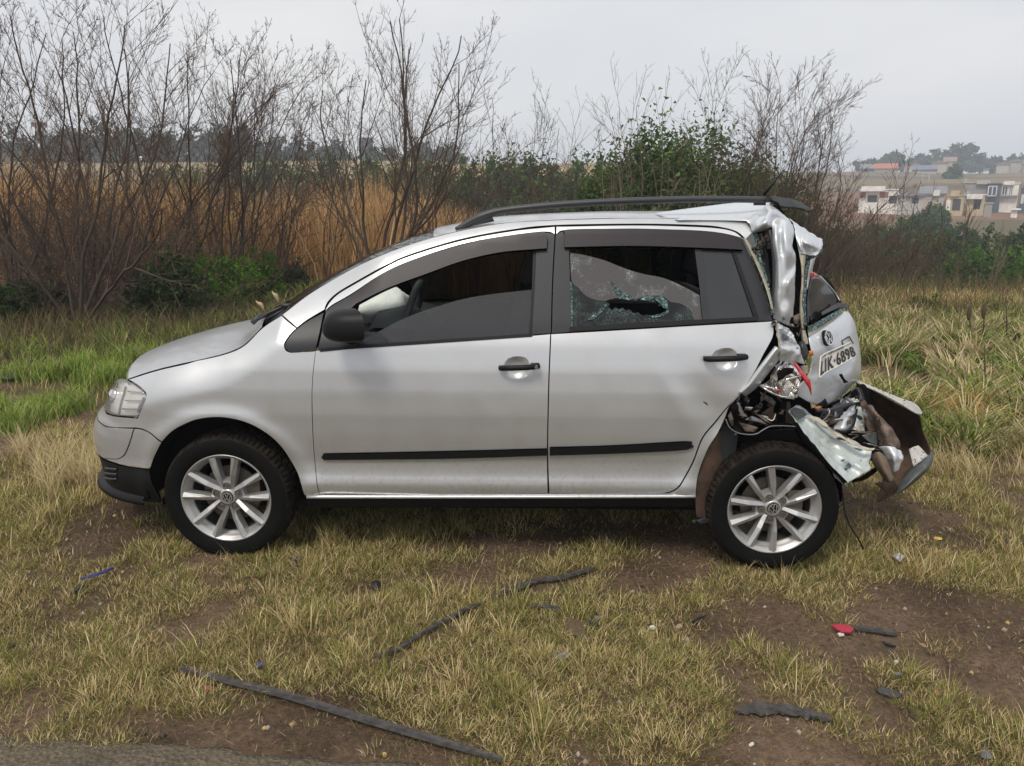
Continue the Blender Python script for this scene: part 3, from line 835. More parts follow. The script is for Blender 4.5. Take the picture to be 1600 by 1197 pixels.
# ------------------------------------------------------------------ the wrecked car
# car axes: +x towards the tail, +y across to the far side, z up; the origin is on the ground under the near front hub face
D_F, D_R = 3.283, 3.283 * 0.98
P_F = np.array([0, 0, CAM_H]) + wray(353, 779) * (D_F / wray(353, 779)[1])
P_R = np.array([0, 0, CAM_H]) + wray(1210, 797) * (D_R / wray(1210, 797)[1])
TYRE_R = 0.297
_dx = P_R - P_F
YAW = math.atan2(_dx[1], _dx[0])
CAR_O = np.array([P_F[0], P_F[1], P_F[2] - TYRE_R])
WB = math.hypot(_dx[0], _dx[1])
_c, _s = math.cos(YAW), math.sin(YAW)
RT = np.array([[_c, _s, 0], [-_s, _c, 0], [0, 0, 1.0]])         # world -> car
CAM_L = RT @ (np.array([0, 0, CAM_H]) - CAR_O)
def lray(px, py): return RT @ wray(px, py)
def W(px, py, y):
    """the point of the car at lateral depth y that the photograph shows at (px, py)"""
    d = lray(px, py)
    return CAM_L + d * ((y - CAM_L[1]) / d[1])
def to_world(p):
    return RT.T @ np.asarray(p, float) + CAR_O
def proj(p):
    q = (np.asarray(p, float) - CAM_L) @ RT          # car -> world directions
    dep = q[..., 1] * CP - q[..., 2] * SP
    up = q[..., 1] * SP + q[..., 2] * CP
    return np.stack([800 + FOC * q[..., 0] / dep, 598.5 - FOC * up / dep], -1)

car = empty('wrecked_car', 'silver hatchback estate car with its tail crushed, standing on the grass verge', 'car', tuple(CAR_O), YAW)
YC = 0.81                                                        # centre line
HUBR_X, HUBR_Z = (RT @ (P_R - CAR_O))[0], (RT @ (P_R - CAR_O))[2]

# --- the body surface: side, running round the front corner
_zt = np.array([.10, .20, .26, .33, .37, .42, .47, .52, .60, .70, .80, .90, 1.0, 1.03, 1.10, 1.2, 1.3, 1.4, 1.5, 1.6, 1.7])
_yt = np.array([.10, .075, .045, .014, .006, .016, .016, .006, -.008, -.020, -.021, -.012, .008, .018, .046, .092, .138, .184, .230, .276, .322])
_zz = np.linspace(.10, 1.7, 801)
_yy = np.interp(_zz, _zt, _yt)
_k = np.hanning(25); _k /= _k.sum()
_yy = np.convolve(np.pad(_yy, 12, mode='edge'), _k, 'valid')
_hl = np.array([W(px, py, .09) for px, py in ((203, 590), (250, 577), (300, 565), (350, 553), (380, 540), (410, 512), (440, 493))])
_rl = np.array([W(px, py, .24) for px, py in ((440, 493), (480, 462), (520, 437), (560, 415), (600, 397), (650, 379), (704, 364), (776, 350), (840, 345), (960, 341), (1050, 341), (1164, 344))])
_hp = np.polyfit(_hl[:, 0], _hl[:, 2], 3)
_rp = np.polyfit(_rl[:, 0], _rl[:, 2], 4)
def Yside(x, z):
    y = np.interp(z, _zz, _yy)
    zh = np.polyval(_hp, np.clip(x, _hl[0, 0] - .05, _hl[-1, 0]))
    k = 2.6 * (1 - sstep(.15, .75, x))
    y = y + k * np.clip(z - (zh - .15), 0, .4) ** 2
    zr = np.polyval(_rp, np.clip(x, _rl[0, 0], _rl[-1, 0]))
    y = y + 5.0 * sstep(.45, .8, x) * np.clip(z - (zr - .07), 0, .3) ** 2
    d = np.hypot(x, z - .30)                                     # front arch flare
    y = y - .016 * np.exp(-((d - .385) / .045) ** 2) * sstep(.2, .32, z)
    d = np.hypot(x - HUBR_X, z - .28)
    y = y - .014 * np.exp(-((d - .40) / .05) ** 2) * sstep(.2, .32, z)
    # creases pushed into the rear door by the crash
    y = y + .012 * np.exp(-((x - 2.16 + .55 * (z - .75)) / .07) ** 2) * np.exp(-((z - .72) / .14) ** 2)
    y = y - .006 * np.exp(-((x - 2.02 + .55 * (z - .75)) / .05) ** 2) * np.exp(-((z - .72) / .16) ** 2)
    return y
_tz = np.array([.10, .144, .181, .215, .25, .281, .323, .373, .425, .481, .552, .599, .639, .677, .722, .759, .795, .85, .94, 1.05, 1.7])
_tx = np.array([-.70, -.779, -.845, -.868, -.860, -.835, -.839, -.842, -.863, -.869, -.850, -.821, -.775, -.746, -.725, -.699, -.68, -.64, -.56, -.46, -.2])
X0, LF, NEXP = -.10, 1.3, 2.5
def S(u, z, off=0.0):
    u, z = np.broadcast_arrays(np.asarray(u, float), np.asarray(z, float))
    back = u >= 0
    xs = X0 + np.maximum(u, 0)
    s = np.clip(-u / LF, 0, 1)
    th = (math.pi / 2) * s ** (NEXP / 2)
    xt = np.interp(z, _tz, _tx)
    ys = Yside(np.full_like(z, X0), z)
    xf = X0 - (X0 - xt) * np.sin(th) ** (2 / NEXP)
    yf = YC - (YC - ys) * np.clip(np.cos(th), 0, 1) ** (2 / NEXP)
    x = np.where(back, xs, xf)
    # the flare and hood shoulder still act round the corner
    ff = Yside(x, z) - Yside(np.full_like(z, X0), z)
    y = np.where(back, Yside(xs, z), yf + ff * (1 - sstep(.25, .55, s)))
    p = np.stack([x, y, z], -1)
    if np.any(off):
        p = p + N(u, z) * np.asarray(off)[..., None] if np.ndim(off) else p + N(u, z) * off
    return p
def N(u, z):
    e = 2e-3
    a = S(np.asarray(u) + e, z) - S(np.asarray(u) - e, z)
    b = S(u, np.asarray(z) + e) - S(u, np.asarray(z) - e)
    n = np.cross(a, b)
    return n / (np.linalg.norm(n, axis=-1, keepdims=True) + 1e-12)
_gu, _gz = np.meshgrid(np.linspace(-1.25, 3.3, 180), np.linspace(.13, 1.65, 90), indexing='ij')
_gP = S(_gu, _gz)
_gpx = proj(_gP)
_gface = ((CAM_L - _gP) * N(_gu, _gz)).sum(-1) > -0.1
_fgu, _fgz, _fpx = _gu[_gface], _gz[_gface], _gpx[_gface]
def inv(pts, off=0.0):
    """photo points -> (u, z) on the body surface"""
    T = np.asarray(pts, float)[:, :2]
    d = ((_fpx[None] - T[:, None]) ** 2).sum(-1)
    i = d.argmin(1)
    u, z = _fgu[i].copy(), _fgz[i].copy()
    bu, bz, br = u.copy(), z.copy(), np.sqrt(d.min(1))
    e = 2e-3
    for _ in range(9):
        m = len(T)
        q = proj(S(np.r_[u, u + e, u - e, u, u], np.r_[z, z, z, z + e, z - e], off))
        r = q[:m] - T
        rr = np.hypot(r[:, 0], r[:, 1])
        ok = rr < br
        bu[ok], bz[ok], br[ok] = u[ok], z[ok], rr[ok]
        Ju, Jz = (q[m:2 * m] - q[2 * m:3 * m]) / (2 * e), (q[3 * m:4 * m] - q[4 * m:]) / (2 * e)
        det = Ju[:, 0] * Jz[:, 1] - Jz[:, 0] * Ju[:, 1]
        det = np.where(np.abs(det) < 1e-3, 1e-3, det)
        du = (r[:, 0] * Jz[:, 1] - Jz[:, 0] * r[:, 1]) / det
        dz = (Ju[:, 0] * r[:, 1] - r[:, 0] * Ju[:, 1]) / det
        u = np.maximum(u - np.clip(du, -.05, .05), -1.28)
        z = z - np.clip(dz, -.05, .05)
    return np.stack([bu, bz], -1)

def smooth_line(P, k=6):
    P = np.array(P, float); out = []
    for i in range(len(P) - 1):
        p1, p2 = P[i], P[i + 1]
        p0 = P[i - 1] if i else 2 * p1 - p2
        p3 = P[i + 2] if i + 2 < len(P) else 2 * p2 - p1
        for j in range(k):
            t = j / k
            out.append(.5 * ((2 * p1) + (p2 - p0) * t + (2 * p0 - 5 * p1 + 4 * p2 - p3) * t * t + (3 * p1 - p0 - 3 * p2 + p3) * t ** 3))
    out.append(P[-1])
    return np.array(out)

def spline(pts, corner, step):
    """closed outline through pts; smooth except at the flagged corners"""
    n = len(pts)
    pts = np.asarray(pts, float)
    out = []
    for i in range(n):
        j = (i + 1) % n
        p1, p2 = pts[i], pts[j]
        p0 = pts[i - 1] if not corner[i] else 2 * p1 - p2
        p3 = pts[(j + 1) % n] if not corner[j] else 2 * p2 - p1
        L_ = np.linalg.norm(p2 - p1)
        m = max(1, int(math.ceil(L_ / step)))
        for k in range(m):
            t = k / m
            t0 = .5 * ((2 * p1) + (p2 - p0) * t + (2 * p0 - 5 * p1 + 4 * p2 - p3) * t * t + (3 * p1 - p0 - 3 * p2 + p3) * t ** 3)
            out.append(t0)
    return np.array(out)

def parse(outline, off=0.0, step=.02):
    pix = [(o[0], o[1]) for o in outline if o[0] != 'uv']
    uvp = list(inv(pix, off)) if pix else []
    pts, cor = [], []
    for o in outline:
        if o[0] == 'uv':
            pts.append(np.array(o[1:3], float)); cor.append(True)
        else:
            pts.append(uvp.pop(0)); cor.append(len(o) > 2)
    return spline(pts, cor, step)

def inset_poly(P, d):
    a, b = np.roll(P, 1, 0), np.roll(P, -1, 0)
    area = 0.5 * np.sum(P[:, 0] * b[:, 1] - b[:, 0] * P[:, 1])
    t = b - a
    t /= np.linalg.norm(t, axis=1)[:, None] + 1e-12
    n = np.stack([-t[:, 1], t[:, 0]], -1) * (1 if area > 0 else -1)
    return P + n * d

def in_poly(q, P):
    x, y = q[:, 0][:, None], q[:, 1][:, None]
    x1, y1 = P[:, 0], P[:, 1]
    x2, y2 = np.roll(x1, -1), np.roll(y1, -1)
    c = ((y1 > y) != (y2 > y)) & (x < (x2 - x1) * (y - y1) / (y2 - y1 + 1e-15) + x1)
    return c.sum(1) % 2 == 1

def edge_dist(q, P):
    d = np.full(len(q), 1e9)
    for k in range(len(P)):
        d = np.minimum(d, np.hypot(q[:, 0] - P[k, 0], q[:, 1] - P[k, 1]))
    return d

def triangulate(P, holes=(), sp=.025):
    lo, hi = P.min(0), P.max(0)
    gx, gy = np.meshgrid(np.arange(lo[0], hi[0] + sp, sp), np.arange(lo[1], hi[1] + sp, sp))
    q = np.stack([gx.ravel(), gy.ravel()], -1)
    q = q[in_poly(q, P)]
    keep = edge_dist(q, P) > sp * .5
    for h in holes:
        if len(q): keep &= ~in_poly(q, h) & (edge_dist(q, h) > sp * .5)
    q = q[keep] if len(q) else q
    loops = [P] + list(holes)
    pts, edges, b = [], [], 0
    for lp in loops:
        pts += [tuple(p) for p in lp]
        edges += [(b + i, b + (i + 1) % len(lp)) for i in range(len(lp))]
        b += len(lp)
    pts += [tuple(p) for p in q]
    ov, oe, of, orig, _, _ = delaunay_2d_cdt([Vector(p) for p in pts], edges, [], 0, 1e-6)
    V = np.array([(v.x, v.y) for v in ov])
    F = np.array([tuple(f) for f in of if len(f) == 3], int)
    c = V[F].mean(1)
    ok = in_poly(c, P)
    for h in holes: ok &= ~in_poly(c, h)
    return V, F[ok]

def panel(name, outline, m, parent=car, holes=(), off=0.0, sp=.03, inset=.0013, flange=.014, step=.02, mirror=False, both=False, disp=None):
    """a sheet of the body: outline (photo points or uv points) cut out of the body surface, its rim turned inwards"""
    P = inset_poly(parse(outline, off, step), inset)
    H = [inset_poly(parse(h, off, step), -0.0005) for h in holes]
    V, F = triangulate(P, H, sp)
    pos, nor = S(V[:, 0], V[:, 1]), N(V[:, 0], V[:, 1])
    dd = off + (disp(V[:, 0], V[:, 1], pos) if disp is not None else 0)
    if disp is not None:
        pos0 = pos
    pos = pos + nor * (np.asarray(dd)[:, None] if np.ndim(dd) else dd)
    # face winding to agree with the surface normal
    a, b, c = pos[F[:, 0]], pos[F[:, 1]], pos[F[:, 2]]
    fl = (np.cross(b - a, c - a) * nor[F[:, 0]]).sum(1) < 0
    F[fl] = F[fl][:, ::-1]
    verts, norms, faces = [*pos], [*nor], [tuple(f) for f in F]
    if disp is not None:
        e = 3e-3
        p1 = S(V[:, 0] + e, V[:, 1]) + N(V[:, 0] + e, V[:, 1]) * (off + disp(V[:, 0] + e, V[:, 1], None))[:, None]
        p2 = S(V[:, 0], V[:, 1] + e) + N(V[:, 0], V[:, 1] + e) * (off + disp(V[:, 0], V[:, 1] + e, None))[:, None]
        nn = np.cross(p1 - pos, p2 - pos); nn /= np.linalg.norm(nn, axis=1)[:, None]
        norms = [*nn]
    if flange:
        for lp in [P] + H:
            n = len(lp)
            top = S(lp[:, 0], lp[:, 1]); nn = N(lp[:, 0], lp[:, 1])
            if disp is not None: top = top + nn * (off + disp(lp[:, 0], lp[:, 1], None))[:, None]
            else: top = top + nn * off
            bot = top - nn * flange
            b0 = len(verts)
            tg = np.roll(top, -1, 0) - np.roll(top, 1, 0)
            rn = np.cross(tg, nn); rn /= np.linalg.norm(rn, axis=1)[:, None] + 1e-12
            verts += [*top, *bot]; norms += [*rn, *rn]
            for k in range(n):
                k2 = (k + 1) % n
                faces.append((b0 + k, b0 + k2, b0 + n + k2, b0 + n + k))
    verts, norms = np.array(verts), np.array(norms)
    def flip(v): 
        w = v.copy(); w[:, 1] = 2 * YC - w[:, 1]; return w
    def flipn(v):
        w = v.copy(); w[:, 1] *= -1; return w
    if both:
        b0 = len(verts)
        o = add(name, np.vstack([verts, flip(verts)]), faces + [tuple(i + b0 for i in f[::-1]) for f in faces], m, parent, True, normals=np.vstack([norms, flipn(norms)]))
        return o
    o = add(name, verts, faces, m, parent, True, normals=norms)
    if mirror:
        par = parent if mirror is True else mirror
        o2 = add(name, flip(verts), [f[::-1] for f in faces], m, par, True, normals=flipn(norms))
        return o, o2
    return o

def crease(p, seed, n=5, freq=9.0):
    """a field of straight, crisp folds"""
    r_ = np.random.default_rng(1000 + seed)
    w = np.stack([fbm(p + seed, 3.0, 2, seed + k) - .5 for k in range(3)], -1) * .12
    h = 0
    for k in range(n):
        d = r_.normal(size=3); d /= np.linalg.norm(d)
        t = (p + w) @ d * freq * r_.uniform(.6, 1.5) + r_.uniform(0, 1)
        tri = np.abs((t % 1.0) - .5) * 4 - 1
        h = h + tri * r_.uniform(.3, 1.0)
    return h / n
def patch(name, rows, m, parent=car, res=6, noise=0.0, nscale=14.0, seed=0, thick=.0015, smooth=True, build=True, ridge=False, fold=1.0):
    """a bent sheet through a grid of control points (px, py, depth)"""
    C = np.array([[W(*p) for p in r] for r in rows])
    def cr(A, res):
        out = []
        n = len(A)
        for i in range(n - 1):
            p1, p2 = A[i], A[i + 1]
            p0 = A[i - 1] if i > 0 else 2 * p1 - p2
            p3 = A[i + 2] if i + 2 < n else 2 * p2 - p1
            for k in range(res):
                t = k / res
                out.append(.5 * ((2 * p1) + (p2 - p0) * t + (2 * p0 - 5 * p1 + 4 * p2 - p3) * t * t + (3 * p1 - p0 - 3 * p2 + p3) * t ** 3))
        out.append(A[-1])
        return np.array(out)
    G = cr(C, res)
    G = np.swapaxes(cr(np.swapaxes(G, 0, 1), res), 0, 1)
    r, c = G.shape[:2]
    V = G.reshape(-1, 3)
    du = np.gradient(G, axis=0); dv = np.gradient(G, axis=1)
    n = np.cross(du, dv); n /= np.linalg.norm(n, axis=-1, keepdims=True) + 1e-12
    n = n.reshape(-1, 3)
    if noise:
        f = fbm(V + seed * 3.1, nscale, 3, seed) - .5
        if ridge: f = .5 - 2 * np.abs(f) 
        V = V + n * ((f * 1.2 * noise) + (crease(V, seed, freq=nscale * .45) * noise * 1.5 * fold if m in (wreckp, bulb_chrome, darkm, creamm, rustm, greenm) else 0))[:, None]
    F = [(i * c + j, i * c + j + 1, (i + 1) * c + j + 1, (i + 1) * c + j) for i in range(r - 1) for j in range(c - 1)]
    nv = len(V)
    V2 = np.vstack([V, V + n * thick])
    F2 = F + [tuple(q + nv for q in f[::-1]) for f in F]
    rim = [i for i in range(c)] + [i * c + c - 1 for i in range(1, r)] + [(r - 1) * c + j for j in range(c - 2, -1, -1)] + [i * c for i in range(r - 2, 0, -1)]
    for a, b in zip(rim, rim[1:] + rim[:1]):
        F2.append((a, a + nv, b + nv, b))
    if not build: return V2, F2
    o = add(name, V2, F2, m, parent, smooth)
    return o

def shard(name, pts, m, parent=car, noise=0.004, seed=0, thick=.003, sp=.012):
    """a torn flat piece: outline of (px, py, depth) points, slightly buckled"""
    P3 = np.array([W(*p) for p in pts])
    c = P3.mean(0)
    uu, ss, vt = np.linalg.svd(P3 - c)
    e1, e2, e3 = vt[0], vt[1], vt[2]
    P2 = np.stack([(P3 - c) @ e1, (P3 - c) @ e2], -1)
    h = (P3 - c) @ e3
    dens, hh = [], []
    n = len(P2)
    for i in range(n):
        L_ = np.linalg.norm(P2[(i + 1) % n] - P2[i])
        k = max(1, int(L_ / sp))
        for j in range(k):
            dens.append(lerp(P2[i], P2[(i + 1) % n], j / k)); hh.append(lerp(h[i], h[(i + 1) % n], j / k))
    dens, hh = np.array(dens), np.array(hh)
    V, F = triangulate(dens, (), sp)
    d2 = ((V[:, None, :] - dens[None]) ** 2).sum(-1) + 1e-6
    w = 1 / d2 ** 1.5
    hv = (w * hh).sum(1) / w.sum(1)
    Q = c + V[:, :1] * e1 + V[:, 1:] * e2 + hv[:, None] * e3
    Q = Q + e3 * ((fbm(Q + seed, 18, 3, seed) - .5) * 2 * noise)[:, None]
    nv = len(Q)
    if e3[1] > 0: e3 = -e3
    a, b, cc = Q[F[:, 0]], Q[F[:, 1]], Q[F[:, 2]]
    fl = (np.cross(b - a, cc - a) * e3).sum(1) < 0
    F[fl] = F[fl][:, ::-1]
    faces = [tuple(f) for f in F] + [tuple(i + nv for i in f[::-1]) for f in F]
    cnt = {}
    for f in F:
        for k in range(3):
            e = (f[k], f[(k + 1) % 3]); cnt[tuple(sorted(e))] = cnt.get(tuple(sorted(e)), 0) + 1
    for f in F:
        for k in range(3):
            e = (f[k], f[(k + 1) % 3])
            if cnt[tuple(sorted(e))] == 1: faces.append((e[0], e[0] + nv, e[1] + nv, e[1]))
    return add(name, np.vstack([Q, Q - e3 * thick]), faces, m, parent, True)

def wtube(pts, r, n=8):
    return MB().tube([W(*p) for p in pts], r, n)

# --- outer sheets, near side and far side
arch_f = [(476, 774), (468, 748), (455, 721), (441, 700), (423, 682), (400, 667), (378, 658), (355, 653), (333, 652), (310, 655), (288, 663), (270, 673), (253, 690)]
panel('front_fender', [(201, 593, 1), (250, 578), (300, 566), (350, 554), (382, 540), (411, 512), (440, 493, 1), (463, 513, 1), (452, 524), (444, 538), (447, 548), (455, 551, 1), (493, 549, 1),
      (488, 600), (488, 655), (492, 720), (499, 772, 1)] + [(arch_f[0][0], arch_f[0][1], 1)] + arch_f[1:-1] + [(253, 690, 1), (236, 677), (222, 670, 1), (211, 668, 1), (216, 652), (222, 637), (229, 619), (225, 610), (213, 600)],
      paint, mirror=True, sp=.022)

cup_f = [(786, 577), (790, 564), (800, 558), (813, 557), (824, 561), (828, 572), (826, 584), (816, 592), (803, 593), (791, 588)]
cup_r = [(1110, 562), (1115, 551), (1126, 545), (1140, 544), (1150, 549), (1153, 559), (1150, 572), (1141, 579), (1128, 580), (1116, 574)]
fd = panel('front_door', [(493, 548, 1), (555, 544), (700, 534), (800, 527), (860, 522, 1), (857, 600), (855, 700), (856, 771, 1), (700, 773), (600, 774), (500, 774, 1), (492, 720), (488, 650), (488, 600)],
           paint, mirror=True, sp=.022, holes=[cup_f])
rd = panel('rear_door', [(861, 522, 1), (1000, 514), (1100, 508), (1207, 502, 1), (1209, 515), (1207, 528), (1194, 552), (1178, 583), (1158, 612), (1138, 634), (1118, 658), (1097, 684), (1082, 722), (1068, 748), (1058, 762), (1045, 769), (1030, 771, 1), (858, 771, 1), (856, 700), (858, 600)],
           paint, mirror=True, sp=.022, holes=[cup_r])
panel('rear_quarter_panel', [(1158, 614, 1), (1139, 634), (1119, 659), (1098, 685), (1083, 723), (1069, 749), (1059, 763), (1045, 771, 1), (1087, 773, 1), (1089, 752), (1097, 723), (1108, 698), (1122, 676), (1132, 655), (1140, 634), (1150, 622)], paint, mirror=True, sp=.022)
panel('body_sill', [(478, 773, 1), (1086, 772, 1), (1086, 777, 1), (479, 779, 1)], paint, mirror=True, off=-.001, inset=0.0)
q_ = inv([(480, 775.5), (700, 775.5), (900, 775.2), (1086, 774.5)])
P_ = smooth_line(S(q_[:, 0], q_[:, 1], .004), 10)
for s_ in (1, -1):
    w_ = P_.copy()
    if s_ < 0: w_[:, 1] = 2 * YC - w_[:, 1]
    MB().tube(w_, .0085, 8).build('sill_trim', paint, car, True)
panel('sill_skirt', [(479, 780, 1), (1086, 778, 1), (1084, 791, 1), (484, 794, 1)], black, mirror=True, off=-.004, inset=0.0, flange=.06)
panel('door_frame_trim', [(508, 486, 1), (514, 474), (529, 459), (561, 440), (601, 418), (641, 400), (721, 376), (801, 361), (867, 354, 1), (867, 366, 1), (850, 362), (782, 370), (724, 381), (665, 399), (606, 423), (548, 460), (520, 476)], paint, fd[0], mirror=fd[1])
panel('door_frame_trim', [(869, 354, 1), (990, 352), (1080, 354), (1125, 357), (1149, 363), (1162, 375, 1), (1155, 371), (1125, 364), (1080, 360), (990, 358), (888, 359), (869, 366, 1)], paint, rd[0], mirror=rd[1])
panel('roof_side', [(441, 492, 1), (480, 462), (520, 437), (560, 415), (600, 397), (650, 379), (704, 364), (776, 350), (840, 345), (960, 341), (1050, 341), (1164, 344), (1185, 346, 1), (1176, 363, 1), (1165, 374, 1), (1151, 362), (1125, 355), (1090, 352), (1000, 350), (868, 352), (800, 359), (720, 374), (640, 398), (600, 416), (560, 438), (528, 457), (512, 472), (507, 484, 1), (480, 500), (464, 512, 1)],
      paint, mirror=True, inset=.0015)

# --- black window surrounds, glass, visors
panel('corner_trim', [(464, 514), (453, 525), (445, 539), (448, 547), (457, 551, 1), (493, 548, 1), (499, 522), (506, 488, 1), (480, 502)], satin, mirror=True, off=-.002)
win_f = [(557, 540, 1), (554, 500), (558, 471, 1), (606, 441), (665, 419), (724, 399), (782, 386), (838, 380, 1), (836, 440), (831, 522, 1), (700, 532), (620, 537)]
panel('window_surround', [(496, 547, 1), (502, 522), (509, 487, 1), (521, 476), (548, 461), (606, 424), (665, 400), (724, 382), (782, 371), (850, 363), (867, 367, 1), (863, 440), (861, 521, 1), (700, 533), (555, 543)], satin, fd[0], holes=[win_f], mirror=fd[1], off=-.003, flange=.03)
win_r = [(893, 511, 1), (889, 384, 1), (990, 380), (1086, 386, 1), (1093, 440), (1098, 501, 1)]
win_q = [(1108, 500, 1), (1095, 388, 1), (1143, 392, 1), (1162, 440), (1180, 497, 1)]
panel('window_surround', [(862, 521, 1), (864, 440), (868, 367, 1), (888, 360), (990, 358), (1080, 360), (1125, 365), (1155, 371), (1165, 385), (1185, 430), (1199, 470), (1207, 501, 1), (1100, 507), (1000, 513)], satin, rd[0], holes=[win_r, win_q], mirror=rd[1], off=-.003, flange=.03)
# belt seals and pillar strips standing a little proud
panel('belt_seal', [(500, 545, 1), (555, 539, 1), (700, 530), (831, 521, 1), (832, 526, 1), (700, 535), (555, 545), (500, 550, 1)], black, fd[0], mirror=fd[1], off=.003, inset=0)
panel('belt_seal', [(890, 511, 1), (1000, 504), (1100, 499), (1182, 495, 1), (1184, 501, 1), (1100, 506), (1000, 512), (890, 518, 1)], black, rd[0], mirror=rd[1], off=.003, inset=0)
panel('glass_run_seal', [(833, 388, 1), (839, 388, 1), (836, 450), (832, 521, 1), (827, 521, 1), (831, 450)], black, fd[0], off=-.006, inset=0)
panel('quarter_glass_bar', [(1085, 387, 1), (1096, 387, 1), (1102, 440), (1109, 500, 1), (1098, 501, 1), (1092, 440)], satin, rd[0], mirror=rd[1], off=.0, inset=0)
panel('quarter_glass_seal', [(1143, 391, 1), (1149, 392, 1), (1168, 445), (1186, 497, 1), (1179, 498, 1), (1161, 445)], black, rd[0], off=.001, inset=0)

def gl_panel(name, outline, m, par, off=-.012, mirror=False, holes=(), sp=.05):
    return panel(name, outline, m, par, off=off, inset=0, flange=0, mirror=mirror, holes=holes, sp=sp)
gl_panel('window_glass', [(552, 538, 1), (568, 530), (592, 518), (620, 503), (650, 490), (680, 480), (720, 468), (760, 461), (800, 456), (838, 452, 1), (834, 526, 1), (700, 536), (552, 546, 1)], glass_tint, fd[0])
cr_out = [(891, 395, 1), (915, 399), (945, 407), (975, 419), (1005, 428), (1035, 434), (1060, 444), (1080, 454), (1097, 464, 1), (1099, 503, 1), (1000, 508), (891, 514, 1)]
hole1 = [(x, y, 1) for x, y in ((947, 471), (951, 466), (957, 469), (962, 466), (967, 469), (975, 467), (979, 471), (986, 468), (993, 471), (1000, 467), (1005, 471), (1014, 470), (1020, 473), (1028, 468), (1030, 474), (1028, 478), (1036, 479), (1040, 484), (1045, 486), (1037, 488), (1034, 493), (1027, 490), (1021, 495), (1012, 491), (1005, 493), (997, 488), (990, 489), (984, 483), (978, 485), (973, 480), (967, 483), (961, 480), (956, 485), (951, 479), (953, 475))]
low_edge = [(893, 438), (903, 449), (914, 461), (928, 468), (946, 470), (958, 466), (972, 466), (986, 468), (1004, 465), (1020, 462), (1036, 463), (1048, 472), (1062, 474), (1078, 484), (1083, 496)]
gl_panel('crazed_window_glass', [cr_out[k] for k in range(9)] + [(1099, 503, 1), (1086, 504, 1)] + [(x, y) for x, y in low_edge[::-1]], glass_crazed, rd[0], off=-.010, sp=.02)
gl_panel('crushed_window_glass', [(x, y) for x, y in low_edge] + [(1085, 504, 1), (1000, 508), (891, 514, 1)], glass_crushed, rd[0], off=-.012, holes=[hole1], sp=.012)
gl_panel('quarter_window_glass', [(1106, 502, 1), (1093, 386, 1), (1145, 390, 1), (1164, 440), (1182, 499, 1)], glass_fix, rd[0], off=-.006)
# dense crumbled edges of the broken pane
for i, ol in enumerate(([(891, 440, 1), (893, 440, 1), (895, 455, 1), (895, 470, 1), (896, 488, 1), (894, 509, 1), (891, 511, 1)],
                        [(953, 435, 1), (959, 443, 1), (968, 453, 1), (978, 459, 1), (990, 465, 1), (984, 469, 1), (967, 466, 1), (960, 454, 1)],
                        [(1022, 466, 1), (1034, 463, 1), (1043, 470, 1), (1044, 484, 1), (1036, 481, 1), (1031, 474, 1)],
                        [(1000, 468, 1), (1012, 461, 1), (1022, 465, 1), (1016, 471, 1)],
                        [(1012, 494, 1), (1030, 491, 1), (1044, 484, 1), (1046, 487, 1), (1036, 494, 1), (1020, 497, 1)],
                        [(918, 500, 1), (930, 489, 1), (942, 479, 1), (948, 474, 1), (949, 478, 1), (941, 487, 1), (928, 499, 1)])):
    panel('crumbled_glass', ol, tealm, rd[0], off=-.006, inset=0, flange=.006, sp=.012)

vis_f = [(549, 481, 1), (549, 461, 1), (606, 423), (665, 399), (724, 382), (782, 370), (850, 362, 1), (855, 368), (854, 388, 1), (838, 389), (782, 394), (724, 407), (665, 428), (606, 450), (557, 474, 1)]
def vdisp(u, z, p):
    return np.zeros_like(np.asarray(u, float))
panel('rain_visor', vis_f, visorm, fd[0], mirror=fd[1], off=.016, inset=0, flange=.024)
vis_r = [(882, 362, 1), (890, 359), (990, 357), (1080, 360), (1125, 364), (1155, 371, 1), (1161, 390, 1), (1095, 387), (990, 384), (882, 386, 1)]
panel('rain_visor', vis_r, visorm, rd[0], mirror=rd[1], off=.016, inset=0, flange=.024)

# --- side mouldings, handles, sheet steps
def molding(ol, par): panel('side_molding', ol, black, par[0], mirror=par[1], off=.010, inset=0, flange=.014, sp=.02)
molding([(505, 710, 1), (700, 706), (855, 702, 1), (855, 712, 1), (700, 717), (506, 719, 1), (502, 715)], fd)
molding([(859, 700, 1), (960, 697), (1070, 691), (1079, 694), (1074, 703), (960, 709), (859, 712, 1)], rd)
for cup_, par_ in ((cup_f, fd), (cup_r, rd)):
    q_ = inv(cup_); c_ = q_.mean(0); rr_ = np.hypot(*(q_ - c_).T).mean()
    def cupd(u, z, p, c_=c_, rr_=rr_):
        r2 = ((np.asarray(u) - c_[0]) ** 2 + (np.asarray(z) - c_[1]) ** 2) / rr_ ** 2
        return -.026 * np.clip(1 - r2 ** 1.4, 0, 1)
    panel('handle_cup', cup_, paint, par_[0], mirror=par_[1], inset=-.0005, flange=.0, disp=cupd, sp=.006, step=.006)
def handle(ends, par, lock):
    P = [W(px, py, -.052) for px, py in ends]
    P[0][1] = -.028; P[-1][1] = -.030
    for k, s in ((0, 1), (1, -1)):
        mb = MB()
        pts = smooth_line(P, 6)
        mb.tube(pts, np.r_[.010, np.full(len(pts) - 2, .0125), .012], 12)
        mb.box(P[0] + np.array([.012, .020, 0]), (.03, .035, .016)); mb.box(P[-1] + np.array([-.016, .020, 0]), (.035, .035, .018))
        v = np.array(mb.v)
        if s < 0: v[:, 1] = 2 * YC - v[:, 1]
        h = add('door_handle', v, mb.f, black, par[k], True)
        if lock:
            c = W(838, 574, -.064) if s > 0 else None
            if c is not None:
                MB().lathe([(0, 0), (.0075, 0), (.0075, .006)], 16, 'y', c).build('lock_cylinder', chrome, par[k])
handle([(780, 577), (800, 575), (825, 574), (842, 573.5)], fd, True)
